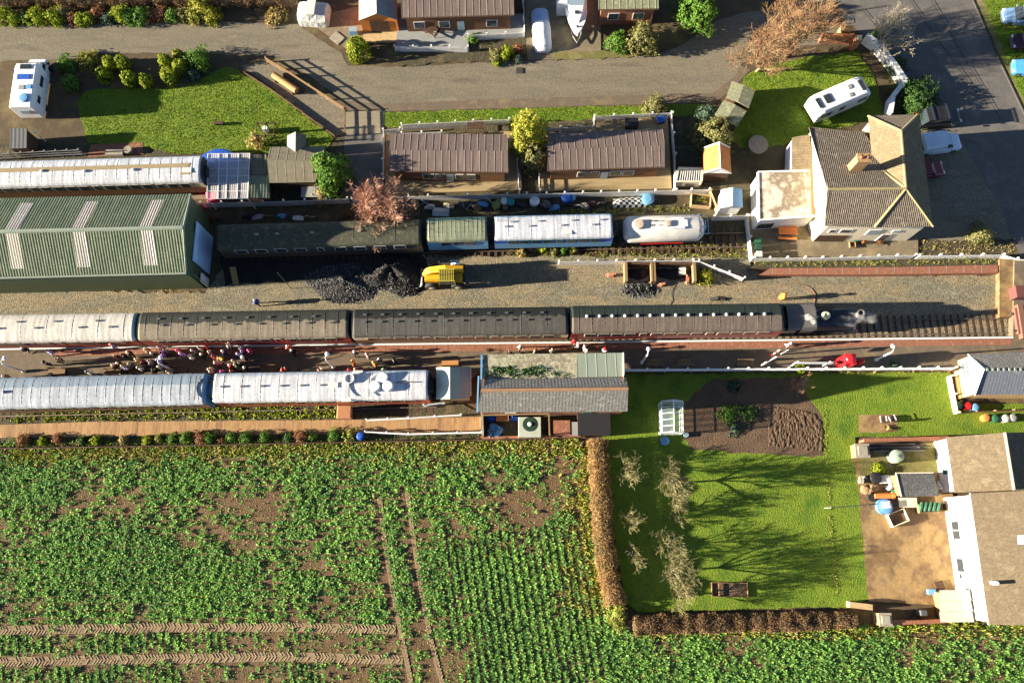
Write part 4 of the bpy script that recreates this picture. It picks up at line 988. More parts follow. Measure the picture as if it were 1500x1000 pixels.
for dx in (-.3, .3):
    m = MB(); m.lathe(cb.x + dx, cb.y, [(.16, 7.7), (.13, 8.1), (.15, 8.15), (.1, 8.15), (.1, 7.8)], 12); m.build('chimney_pot', MT['terra'], ch)
# lean-to on the west, flat extension
panel(t, 'leanto_roof', [(1159, 250, 2.5), (1160, 202, 2.5), (1186, 197, 3.0), (1192, 252, 3.0)], RM['tan2'], .3, .02)
m = MB(); m.skirt(PP([(1161, 249, 2.4), (1192, 250, 2.7), (1187, 199, 2.7), (1162, 203, 2.4)]), 0); fixn(m.build('leanto_wall', MT['render'], t))
fr = PP([(1112, 322.5, 2.9), (1195.5, 316.5, 2.9), (1194, 250, 2.9), (1110.5, 252, 2.9)])
m = MB(); m.prism(fr, 2.82, 2.9); m.build('flat_roof', RM['stain'], t)
m = MB()
for a, b in zip(fr, fr[1:] + fr[:1]): m.bar(a + Vector((0, 0, -.2)), b + Vector((0, 0, -.2)), .16, .27)
m.build('parapet', MT['render'], t)
m = MB(); m.bar(P(1189.5, 250, 2.95), P(1191, 314, 2.95), .34, .08); m.build('lead_gutter', MT['wood'], t)
fw = [p + (sum(fr, Vector()) / 4 - p).normalized() * .12 - Vector((0, 0, .1)) for p in fr]
m = MB(); m.skirt(fw, 0); fixn(m.build('extension_wall', MT['render'], t))
onwall(t, fw[0], fw[1], .2, .4, 1.6, 1.2, frame='wood', pane='glass')

# --- station building with canopy
t = TW('station_building', 'long station building with orange ridge tiles and mossy flat canopy', 'station building', 810, 570)
r0, r1 = (704.5, 571.5, 6.6), (920, 569, 6.6)
panel(t, 'roof_slope', [(700.5, 604, 4.0), (919, 602.5, 4.0), r1, r0], RM['slate'], .3, .004)
panel(t, 'roof_slope', [(917, 552.5, 4.6), (704, 556, 4.6), r0, r1], RM['slate'], .3, .004)
m = MB(); m.tube(PP([r0, r1]), .17, 6); m.build('ridge_tiles', M('worn_orange_ridge', [(.34, .18, .09), (.24, .15, .09)], 2, .85), t)
cn = MB(); w = PP([(707, 555.5, 4.36), (845, 554, 4.36), (845, 517.5, 4.1), (708.5, 519, 4.1)]); cn.add(w + [p - Vector((0, 0, .16)) for p in w], [(0, 1, 2, 3), (7, 6, 5, 4), (0, 4, 5, 1), (1, 5, 6, 2), (2, 6, 7, 3), (3, 7, 4, 0)])
fixn(cn.build('canopy_roof', RM['lichen'], t))
w = PP([(845.5, 552.5, 4.4), (912.5, 551.5, 4.4), (911.5, 516.5, 4.16), (845.5, 517.5, 4.16)])
panel(t, 'canopy_roof', [w[0], w[1], w[2], w[3]], RM['canopy'], .9, .012, .15, 'pale green grey end of the canopy roof')
m = MB(); m.bar(P(705.5, 520, 4.05), P(705, 556, 4.35), .16, .16); m.bar(P(701, 551, 4.1), P(699, 604, 3.95), .14, .16); m.build('gutter', MT['lblue'], t)
m = MB(); m.bar(P(912.8, 516.5, 4.1), P(913.6, 552, 4.4), .1, .14); m.build('canopy_edge', MT['white'], t)
wq = [P(706, 600, 3.7), P(915, 599, 3.7), P(915, 570, 6.4), P(913, 545, 4.2), P(711, 547, 4.2), P(708, 571.5, 6.4)]
m = MB(); m.skirt(wq, 0); fixn(m.build('wall', MT['brick'], t))
for i in range(6): onwall(t, (wq[3].x, wq[3].y), (wq[4].x, wq[4].y), .08 + .16 * i, 1.6, 1.1, 1.5)
for px in (712, 745, 778, 811, 845, 878, 908):
    m = MB(); p = P(px, 521, 4.1); m.tube([(p.x, p.y, .9), (p.x, p.y, 4.0)], .08, 8); m.build('canopy_post', MT['green'], t)
IV = scatter([(p.x, p.y) for p in PP([(710, 555), (712, 543), (735, 536), (760, 540), (790, 538), (810, 544), (832, 546), (838, 554)], 4.3)], 16)
o = tufts('creeper', IV, LEAF['darkleaf'], 9, .06, .1, 4.24, 1.3, .4, kind='stuff', parent=t)
onwall(t, wq[0], wq[1], .2, 1.0, 1.0, 1.0); onwall(t, wq[0], wq[1], .75, .05, .9, 2.0, 'door', 'green', None)

# --- kiosk with folded roof
t = TW('platform_kiosk', 'small kiosk with folded pale green roof between the white coach and the station building', 'kiosk', 664, 572, 0)
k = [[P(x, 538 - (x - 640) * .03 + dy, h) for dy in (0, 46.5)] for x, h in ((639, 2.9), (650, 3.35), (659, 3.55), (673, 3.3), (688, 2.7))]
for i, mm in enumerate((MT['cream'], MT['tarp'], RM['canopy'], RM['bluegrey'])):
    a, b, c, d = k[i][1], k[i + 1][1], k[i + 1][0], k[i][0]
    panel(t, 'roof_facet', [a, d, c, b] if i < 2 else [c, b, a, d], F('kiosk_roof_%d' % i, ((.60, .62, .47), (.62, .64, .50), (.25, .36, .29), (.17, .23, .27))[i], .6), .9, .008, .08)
m = MB(); m.skirt([P(642, 581, 2.8), P(686, 580, 2.6), P(686, 540, 2.6), P(642, 541, 2.8)], 0); fixn(m.build('wall', MT['pale_wood'], t))
m = MB()
for i in range(12): m.bar(P(688.5, 541 + i * 3.4, 2.62), P(690.5, 541 + i * 3.4, 2.6), .09, .1)
m.build('valance', MT['white'], t)
m = MB(); m.bar(P(648, 534, .9), P(672, 533, .9), .45, .75); tag(m.build('timber_counter', M('orange_wood', [(.46, .22, .08), (.36, .17, .06)], 3, .7)), 'orange brown timber counter beside the pale green kiosk', 'counter')

# --- garage with white gable at the right edge
t = TW('garage', 'garage with white gable, orange rendered wall and blue grey roof at the right edge', 'garage', 1450, 560)
ap, ap2, n0, n1, s0, s1 = (1442, 541, 4.6), (1620, 540, 4.6), (1419, 519.5, 3.1), (1620, 512, 3.1), (1429, 578, 3.1), (1620, 577, 3.1)
panel(t, 'roof_slope', [s0, s1, ap2, ap], RM['bluegrey'], .3, .004, .1); panel(t, 'roof_slope', [n1, n0, ap, ap2], RM['slate'], .3, .004, .1)
m = MB()
for i in range(24): m.box(*(P(1446 + i * 8.2, 541, 4.66)), .16, .26, .12)
m.build('ridge_tiles', RM['canopy'], t)
gw = PP([s0, n0, ap]); c0 = P(1422, 522, 3.0); s_, n_, a_ = P(1430, 576, 3.05), P(1421, 521, 3.05), P(1443, 541, 4.5)
s2, n2 = P(1600, 575, 3.05), P(1600, 515, 3.05)
m = MB(); m.skirt([s_, s2, n2, n_], 0); m.poly([s_, n_, a_]); fixn(m.build('wall', M('warm_render', [(.66, .44, .21), (.60, .40, .19)], 1.5, .85), t))
e = (n_ - s_); 
def gat(f, z, off=.03):
    p = s_.lerp(n_, f); return Vector((p.x - off, p.y, z))
m = MB(); m.poly([gat(.03, 2.95), gat(.97, 2.95), gat(.97, 3.1), Vector((a_.x - .03, a_.y, 4.5)), gat(.03, 3.1)]); m.poly([gat(.45, 1.3), gat(.96, 1.3), gat(.96, 2.95), gat(.45, 2.95)]); m.build('gable_panel', MT['white'], t)
m = MB()
for i in range(4):
    for j in range(2):
        p = gat(.54 + i * .095, 1.75 + j * .62, .05); m.box(p.x, p.y, p.z, .04, .2, .42)
m.build('window', MT['dgrey'], t)
m = MB(); m.tube([P(1418, 519, 3.15), P(1442, 540.5, 4.68), P(1428, 579, 3.15)], .07, 5); m.build('barge_board', MT['white'], t)

# --- white house at the bottom right
t = TW('white_house', 'white rendered house with tan shingle roofs beside a stained yard', 'house', 1450, 780)
a, b, c, d = (1398, 721.5, 2.7), (1386, 640, 2.7), (1472, 633.5, 4.4), (1485.5, 717, 4.4)
panel(t, 'roof_slope', [a, b, c, d], RM['tan'], .32, .005, .1)
e2, f2 = (1530, 632, 2.7), (1545, 714, 2.7)
panel(t, 'roof_slope', [e2, f2, d, c], RM['tan'], .32, .005, .1)
ridge(t, [c, d], .12, MT['cream'])
a, b, c, d = (1448, 914.5, 5.0), (1420.5, 722.5, 5.0), (1640, 712, 8.2), (1690, 916, 8.2)
panel(t, 'roof_slope', [a, b, c, d], RM['tan'], .32, .005, .1)
q0 = [P(1400, 719, 2.6), P(1389, 642, 2.6), P(1525, 635, 2.6), P(1540, 714, 2.6)]
m = MB(); m.skirt(q0, 0); fixn(m.build('annex_wall', MT['render'], t))
q1 = [P(1451, 911, 4.9), P(1424, 725, 4.9), P(1640, 716, 7.9), P(1685, 911, 7.9)]
m = MB(); m.skirt(q1, 0); fixn(m.build('main_wall', MT['render'], t))
A0, A1 = q1[1], q1[0]
for s, z0, w, h in ((.28, 3.1, 1.5, 1.2), (.28, .9, 1.7, 1.3), (.16, 3.5, .5, .4), (.57, .9, 1.3, 1.2), (.66, 1.0, .5, .6), (.70, 3.3, .5, .6), (.78, 3.3, .5, .6), (.86, 3.3, .5, .6), (.92, 1.2, .6, .7)):
    onwall(t, A0, A1, s, z0, w, h, pane='skyglass' if z0 > 3 else 'glass')
onwall(t, q0[1], q0[0], .62, .9, .5, 1.0, frame='lblue', pane='glass')
m = MB(); m.tube([P(1452, 853, 5.2), P(1452, 853, 5.2) + Vector((0, 0, .9))], .16, 10); m.build('flue', MT['white'], t)
m = MB(); m.tube([P(1421, 722, 4.95), P(1448, 914, 4.95)], .08, 6); m.build('gutter', MT['white'], t)
m = MB(); m.poly(PP([(1490, 784, 6.2), (1503, 783, 6.3), (1506, 796, 6.35), (1491, 797, 6.22)])); m.build('roof_window', MT['white'], t)
# glass lean-to beside it
t = TW('glass_leanto', 'grey glazed lean-to roof against the white house, bottom right corner of the yard', 'lean-to', 1400, 890)
for i in range(3):
    y = 864 + i * 15.8; panel(t, 'glazed_panel', [(1378 - i * 0, y + 15.2, 2.3), (1376, y, 2.3), (1420 + i * 2, y - .5, 2.8), (1423 + i * 2, y + 15, 2.8)], M('grey_polycarbonate_%d' % i, [(.34, .34, .28), (.28, .29, .25)], 1, .3, spec=.5), .5, .01, .04)
m = MB(); m.bar(P(1367, 866, 0), P(1378, 908, 0), .35, 2.2); m.build('brick_wall', MT['yellow_brick'], t)

# --- smaller buildings: name, label, roof (eave-left, eave-right, ridge-right, ridge-left both sides)
def gable(name, label, cat, west, east, he, hr, rmat, wmat, pitch=.25, amp=.02, axis='ns', rmat2=None, z0=0.0, white=False):
    """west = (south-west, north-west) eave, east = (south-east, north-east) eave, ridge between them at hr, in pixels"""
    (sw_, nw_), (se_, ne_) = west, east
    ws, wn_, es, en = P(*sw_, he), P(*nw_, he), P(*se_, he), P(*ne_, he)
    rs, rn = (ws + es) / 2, (wn_ + en) / 2; rs.z = rn.z = hr
    c = (ws + en) / 2; t = T(name, label, cat, (c.x, c.y, z0)); t['w'] = 1
    panel(t, 'roof_slope', [wn_, ws, rs, rn], rmat, pitch, amp, .08); panel(t, 'roof_slope', [es, en, rn, rs], rmat2 or rmat, pitch, amp, .08)
    w, q = wallring(t, 'wall', [ws, rs, es, en, rn, wn_], wmat, z0, .1)
    if white:
        m = MB(); m.tube([ws, rs + Vector((0, 0, .04)), es], .07, 5); m.tube([wn_, rn + Vector((0, 0, .04)), en], .07, 5); m.tube([rs + Vector((0, 0, .05)), rn + Vector((0, 0, .05))], .06, 5); m.build('barge_board', MT['white'], t)
    return t, q, (ws, es, rs)
t, q, r = gable('garden_store', 'small store with bright orange tiled roof and white gable boards', 'shed', ((1031, 253), (1030, 217)), ((1071, 254), (1069, 216)), 2.2, 3.3, RM['orange'], MT['dark_wood'], .22, .03, white=True)
m = MB(); m.poly([r[0] + Vector((.05, -.02, 0)), r[1] + Vector((-.05, -.02, 0)), r[2] + Vector((0, -.02, -.03))]); m.build('gable_panel', MT['white'], t)
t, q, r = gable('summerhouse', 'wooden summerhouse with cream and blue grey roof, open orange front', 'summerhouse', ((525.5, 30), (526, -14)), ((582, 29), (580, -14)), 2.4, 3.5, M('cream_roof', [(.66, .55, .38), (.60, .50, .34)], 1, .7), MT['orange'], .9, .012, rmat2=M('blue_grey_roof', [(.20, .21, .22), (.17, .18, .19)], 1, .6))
onwall(t, q[0], q[2], .5, .1, 2.0, 2.0, 'front_opening', 'dark_wood', None)
m = MB(); p0, p1 = q[0], q[2]; m.prism([(p0.x, p0.y - 1.2), (p1.x, p1.y - 1.2), (p1.x, p1.y), (p0.x, p0.y)], 0, .25); m.build('porch_floor', MT['pale_wood'], t)
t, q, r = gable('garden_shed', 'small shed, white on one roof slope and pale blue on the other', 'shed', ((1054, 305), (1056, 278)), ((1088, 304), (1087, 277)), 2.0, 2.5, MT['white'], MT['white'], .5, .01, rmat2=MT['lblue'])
t, q, r = gable('grey_hut', 'grey felt roofed hut nearest the big bare orange tree', 'shed', ((1064, 143), (1072, 119)), ((1097, 158), (1106, 133)), 2.0, 2.15, RM['moss'], MT['dark_wood'], .9, .01)
t, q, r = gable('grey_hut', 'grey felt roofed hut just above the round pale evergreen bush', 'shed', ((1047, 168), (1060, 147)), ((1079, 186), (1094, 163)), 2.0, 2.15, RM['moss'], MT['dark_wood'], .9, .01)
# felt roofed garden building with cross gable
t = TW('garden_building', 'felt roofed garden building with cross gable next to the laurel tree', 'garden building', 430, 245)
panel(t, 'roof_slope', [(394, 268, 2.4), (462, 267, 2.4), (472, 236, 3.3), (391, 234, 3.3)], MT['felt'], .9, .01, .08)
panel(t, 'roof_slope', [(476, 214, 2.6), (396, 216, 2.6), (391, 234, 3.3), (472, 236, 3.3)], MT['felt'], .9, .01, .08)
panel(t, 'gable_roof', [(420.5, 214, 2.7), (421, 199, 2.7), (433, 193, 3.5), (433, 223, 3.4)], M('grey_gable_roof', [(.25, .24, .22), (.20, .19, .18)], 2, .8), .9, .01, .06)
panel(t, 'gable_roof', [(448, 198, 2.7), (449, 213, 2.7), (433, 223, 3.4), (433, 193, 3.5)], MT['felt'], .9, .01, .06)
m = MB(); m.skirt(PP([(396, 266, 2.3), (460, 265, 2.3), (472, 217, 2.5), (398, 218, 2.5)]), 0); fixn(m.build('wall', MT['dark_wood'], t))
m = MB(); m.skirt(PP([(422, 213, 2.65), (447, 213, 2.65), (447, 199, 2.65), (422, 200, 2.65)]), 0); fixn(m.build('porch_wall', MT['dark_wood'], t))
t = TW('felt_shed', 'small flat felt roofed shed left of the garden building', 'shed', 380, 242)
panel(t, 'roof', [(367, 256, 2.3), (391, 256, 2.3), (390, 226, 2.45), (366, 226, 2.45)], MT['felt'], .4, .012, .08); m = MB(); m.skirt(PP([(368, 255, 2.2), (390, 255, 2.2), (389, 228, 2.3), (368, 228, 2.3)]), 0); fixn(m.build('wall', MT['dark_wood'], t))
t = TW('green_store', 'low store with green corrugated roof beside the clear canopy', 'shed', 380, 275)
panel(t, 'roof', [(364, 290, 2.0), (395, 290, 2.0), (394, 257, 2.25), (365, 257, 2.25)], RM['shed'], .3, .05, .06); m = MB(); m.skirt(PP([(366, 289, 1.9), (393, 289, 1.9), (392, 259, 2.1), (367, 259, 2.1)]), 0); fixn(m.build('wall', MT['dark_wood'], t))
t = TW('grey_box_store', 'low grey box shaped store below the laurel tree', 'store', 455, 282)
m = MB(); p = P(456, 281, 1.3); m.box(p.x, p.y, .62, 1.9, 1.0, 1.24); m.build('box_body', MT['dgrey'], t); m = MB(); m.box(p.x, p.y, 1.29, 2.05, 1.15, .09); m.build('lid', MT['grey'], t)
# clear canopy
t = TW('clear_canopy', 'clear roofed canopy with white bars over blue and pink covers', 'canopy', 334, 258)
w = PP([(303.5, 291.5, 2.5), (363, 291, 2.5), (366, 225, 2.7), (304.5, 225.5, 2.7)])
pc = M('clear_sheet', [(.62, .60, .58), (.55, .54, .53)], 1.5, .25, alpha=.42)
m = MB(); m.ribbed(w, .2, .015, .01); m.build('roof_sheet', pc, t)
m = MB()
for i in range(5):
    f = (0, .27, .47, .74, 1)[i]; m.bar(w[0].lerp(w[1], f), w[3].lerp(w[2], f), .07, .07)
for i in range(7): f = i / 6; m.bar(w[0].lerp(w[3], f) + Vector((0, 0, .01)), w[1].lerp(w[2], f) + Vector((0, 0, .01)), .035, .045)
m.build('roof_bar', MT['white'], t)
for f in w:
    m = MB(); m.box(f.x * 1.0, f.y, 1.25, .1, .1, 2.5); m.build('post', MT['white'], t)
m = MB(); p = P(318, 246, 1.0); m.lathe(p.x, p.y, [(2.3, .0), (2.3, .75), (2.2, .85), (1.2, 1.0), (.02, 1.05)], 32); tag(fixn(m.build('pool_cover', MT['blue'], loc=(p.x, p.y, 0))), 'round blue cover under the clear canopy', 'pool cover')
m = MB(); p = P(309, 281, 1.0); m.box(p.x, p.y, .5, 1.2, 1.9, 1.0, .3); tag(bevel(m.build('pink_cover', F('pink_cloth', (.75, .06, .18), .7), loc=(p.x, p.y, 0)), .1), 'pink covered box under the clear canopy', 'covered box')
# dark sheds on the left
t = TW('dark_shed', 'dark boarded shed below the motorhome at the left edge', 'shed', 26, 202)
panel(t, 'roof', [(14, 218, 2.1), (39, 217, 2.1), (40, 188, 2.4), (15, 188, 2.4)], MT['dgrey'], .4, .01, .08); m = MB(); m.skirt(PP([(15, 217, 2.0), (38, 216, 2.0), (39, 190, 2.2), (16, 190, 2.2)]), 0); fixn(m.build('wall', MT['dark_wood'], t))
# flat grey roofed shed in the bungalow yard
t = TW('yard_shed', 'yard shed with speckled dark grey flat roof beside the white house', 'shed', 1342, 712)
w = PP([(1320, 727, 1.9), (1376, 726, 1.9), (1367, 692, 2.1), (1312, 692.5, 2.1)])
panel(t, 'roof', w, M('speckled_felt', [(.10, .10, .10), (.075, .078, .08), (.13, .13, .125)], 2, .9, .008, 20, grain=.5, gscale=9), .9, .006, .09)
m = MB(); m.bar(w[3], w[0], .1, .08); m.bar(w[3], w[2], .08, .06); m.build('roof_edge', MT['cream'], t)
m = MB(); m.skirt(PP([(1323, 725, 1.8), (1372, 724, 1.8), (1364, 694, 1.95), (1315, 695, 1.95)]), 0); fixn(m.build('wall', MT['wood'], t))
# greenhouse
t = TW('greenhouse', 'small white framed greenhouse on the shaded lawn', 'greenhouse', 985, 612)
gwq = [P(970, 633, 1.7), P(1001, 633, 1.7), P(1000, 587, 1.7), P(969, 587, 1.7)]; rs, rn = (gwq[0] + gwq[1]) / 2, (gwq[2] + gwq[3]) / 2; rs.z = rn.z = 2.4
GL = M('greenhouse_glass', [(.22, .28, .33), (.18, .23, .28)], 2, .08, alpha=.25, spec=.8)
m = MB(); m.poly([gwq[3], gwq[0], rs, rn]); m.poly([gwq[1], gwq[2], rn, rs]); m.build('roof_glass', GL, t)
m = MB(); m.skirt(gwq, 0); m.poly([gwq[0], gwq[1], rs]); m.poly([gwq[2], gwq[3], rn]); m.build('wall_glass', GL, t)
m = MB()
for i in range(6):
    f = i / 5; a, b, c = gwq[0].lerp(gwq[3], f), rs.lerp(rn, f), gwq[1].lerp(gwq[2], f); m.tube([a, b, c], .03, 4)
    for p in (a, c): m.tube([(p.x, p.y, 0), p], .03, 4)
for a, b in ((gwq[0], gwq[3]), (gwq[1], gwq[2]), (rs, rn), (gwq[0], gwq[1]), (gwq[2], gwq[3])): m.tube([a, b], .045, 4)
for z in (.1, .9):
    for a, b in zip(gwq, gwq[1:] + gwq[:1]): m.tube([(a.x, a.y, z), (b.x, b.y, z)], .03, 4)
m.build('frame', MT['white'], t)
# ---------------------------------------------------------------- fences and walls
def fence(name, label, px, h=1.0, mat='white', style='picket', z0=0.0, gap=.125, every=1.9, group=None, cap=True):
    w = [P(p[0], p[1], z0) for p in px]
    t = T(name, label, 'wall' if 'wall' in name else 'fence', w[0], 0, group); t['w'] = 1
    mt = MT[mat] if isinstance(mat, str) else mat
    pk = MB()
    for a, b in zip(w, w[1:]):
        d = b - a; L = d.length; d.normalize(); rz = math.atan2(d.y, d.x)
        if style in ('picket', 'rail'):
            for z in ((.28, .75) if style == 'picket' else (.3, .62, .95)): pk.bar(a + Vector((0, 0, z0 * 0 + h * z)), b + Vector((0, 0, h * z)), .05 if style == 'picket' else .06, .09)
        if style == 'picket':
            for i in range(int(L / gap)):
                c = a + d * (gap * (i + .5)); pk.box(c.x - d.y * -.035, c.y + d.x * -.035, z0 + h * .52, .085, .035, h * .98, rz)
        if style == 'board':
            for i in range(int(L / .16)):
                c = a + d * (.16 * (i + .5)); pk.box(c.x, c.y, z0 + h * .5, .15, .03, h, rz)
        n = max(1, round(L / every))
        for i in range(n + (1 if b is w[-1] or (b - w[-1]).length < .01 else 0)):
            c = a + d * (L * i / n); m = MB(); m.box(c.x + d.y * -.06, c.y - d.x * -.06, z0 + h * .55, .12, .12, h * 1.1, rz)
            if cap: m.box(c.x + d.y * -.06, c.y - d.x * -.06, z0 + h * 1.13, .17, .17, .06, rz)
            m.build('post', mt, t)
    pk.build({'picket': 'picket_panel', 'rail': 'rails', 'board': 'board_panel'}[style], mt, t)
    return t
def wall(label, px, h, mat, th=.25, coping=None, name='garden_wall'):
    w = [P(p[0], p[1], 0) for p in px]; t = T(name, label, 'wall', w[0]); t['w'] = 1
    m = MB(); c = MB()
    for a, b in zip(w, w[1:]):
        m.bar(a, b, th, h); c.bar(a + Vector((0, 0, h)), b + Vector((0, 0, h)), th + .08, .07)
    m.build('wall', MT[mat], t); c.build('coping', MT[coping or mat], t); return t
FG = 'white picket fences of the railway'
fence('picket_fence', 'white picket fence in the shade between the coach yard and the clear canopy', [(300, 304), (420, 301), (512, 297.5)], 1.1)
fence('picket_fence', 'long white picket fence below the brown lodges', [(518, 298), (600, 294), (800, 290), (1036, 284)], 1.1)
fence('timber_fence', 'short pale timber fence right of the wooden trough', [(1038, 284), (1049, 312)], 1.0, 'pale_wood')
fence('picket_fence', 'short white picket fence below the white and blue garden shed', [(1043, 323), (1090, 322)], 1.1)
fence('picket_fence', 'white picket fence running down the left side of the house patio', [(1091, 322), (1098, 383)], 1.1)
fence('picket_fence', 'white picket fence in front of the station house', [(1098, 383), (1200, 382), (1335, 378.5)], 1.0)
fence('picket_fence', 'white picket fence between the forecourt and the old platform', [(1340, 379), (1462, 378), (1482, 384), (1530, 389)], 1.0)
fence('picket_fence', 'white picket fence with angled end beside the coal pens', [(818, 388), (1012, 386), (1020, 387), (1086, 412)], 1.05)
fence('platform_fence', 'white post and rail fence along the back of the platform', [(916, 544.5), (1150, 543), (1392, 542)], 1.1, 'white', 'rail', .9, every=1.85)
fence('lodge_fence', 'white fence along the top of the lodge left of the golden conifer', [(590, 190), (746, 182.5)], 1.1, group=None)
fence('lodge_fence', 'white fence at the left end of the pinkish tree lodge', [(563, 262), (563.5, 198), (588, 196)], 1.1)
fence('lodge_fence', 'short inner white fence on the deck of the left brown lodge', [(590, 202), (648, 200)], 1.0)
fence('lodge_fence', 'stepped white fence round the top of the lodge right of the conifer', [(796, 196), (869, 192), (869.5, 178), (981, 173)], 1.1)
fence('lodge_fence', 'white fence down the right end of the right brown lodge', [(981.5, 173), (986, 232), (987, 284)], 1.1)
fence('lodge_rail', 'white railing at the right end of the left lodge deck', [(757, 240), (760.5, 284)], 1.0, 'white', 'rail')
fence('lodge_rail', 'white railing at the left end of the right lodge deck', [(788, 240), (790, 284)], 1.0, 'white', 'rail')
fence('terrace_fence', 'white fence in front of the terrace at the top edge', [(580, 76), (686, 77)], 1.0)
fence('terrace_fence', 'white fence round the corner of the terrace beside the covered vehicle', [(686, 60), (768, 56), (766, -10)], 1.0)
fence('ramp_rail', 'upper white handrail of the boardwalk ramp', [(539, 617), (600, 614), (676, 609.5)], 1.0, 'white', 'rail', .1, cap=False, every=2.4)
fence('ramp_rail', 'lower white handrail of the boardwalk ramp', [(537, 634), (600, 637), (706, 634.5)], 1.0, 'white', 'rail', .1, cap=False, every=2.4)
fence('ramp_rail', 'short white handrail beside the kiosk steps', [(622, 596), (652, 592)], 1.0, 'white', 'rail', .1, cap=False)
fence('timber_fence', 'brown timber post and rail fence between the drive and the gravel bed', [(392, 92), (430, 115), (506, 164), (507, 200)], .95, 'wood', 'rail', cap=False, every=2.0)
fence('edging_fence', 'low dark timber edging between the lawn and the gravel bed', [(358, 108), (398, 133), (491, 201)], .3, 'dark_wood', 'rail', cap=False, every=1.6)
fence('picket_fence', 'cream picket fence at the left of the garage', [(1386, 553), (1396, 606)], 1.0, MT['cream'])
fence('board_fence', 'low board fence behind the dustbins below the garage', [(1396, 606), (1560, 600)], .9, 'wood', 'board', cap=False)
fence('wire_fence', 'thin dark timber fence along the field side of the boardwalk plants', [(-20, 658), (290, 653), (530, 648), (700, 645), (855, 641)], .6, 'dark_wood', 'rail', cap=False, every=2.6)
fence('lawn_fence', 'row of thin posts above the coach with the brown ridge stripe', [(-10, 236), (60, 232), (125, 229)], 1.4, 'grey', 'rail', cap=False, every=1.2)
wall('white rendered wall zigzagging beside the caravan down to the house', [(1262, 62), (1279, 74), (1300, 100), (1318, 127), (1300, 150), (1296, 174)], 1.3, 'render', .4, 'white')
wall('orange brick wall at the mouth of the drive', [(1198, 62), (1244, 63), (1247, 76)], 1.3, 'brick', .35, 'orange')
wall('long low red brick wall above the oil tank', [(1258, 647), (1380, 643)], 1.1, 'brick', .25)
wall('low red brick wall at the bottom edge of the stained yard', [(1288, 911), (1378, 907)], 1.1, 'brick', .25)
wall('low brick kerb wall on the field side of the station sheds', [(705, 643), (850, 639)], .5, 'brick', .22)
def pier(label, px, py, h, mat='yellow_brick', s=.75):
    p = P(px, py, 0); t = T('brick_pier', label, 'pier', p); m = MB(); m.box(0, 0, h / 2, s, s, h); m.build('shaft', MT[mat], t); m = MB(); m.box(0, 0, h + .05, s + .14, s + .14, .1); m.box(0, 0, h + .16, s * .7, s * .7, .14); m.build('cap', MT['stone'], t); return t
pier('tall orange brick gate pier at the mouth of the drive', 1232, 52, 2.4, 'yellow_brick', .85)
pier('short orange brick pier at the end of the drive wall', 1250, 68, 1.4, 'yellow_brick', .6)
pier('buff brick pier at the left end of the long low brick wall', 1255, 662, 1.2, 'yellow_brick', 1.2)
pier('buff brick pier at the bottom left corner of the stained yard', 1287, 905, 1.3, 'yellow_brick', 1.0)
k = MB(); k.bar(P(1239, 884, 0), P(1272, 888, 0), .5, .9); tag(k.build('log_box', MT['pale_wood']), 'pale timber log box left of the yard corner pier', 'log box')

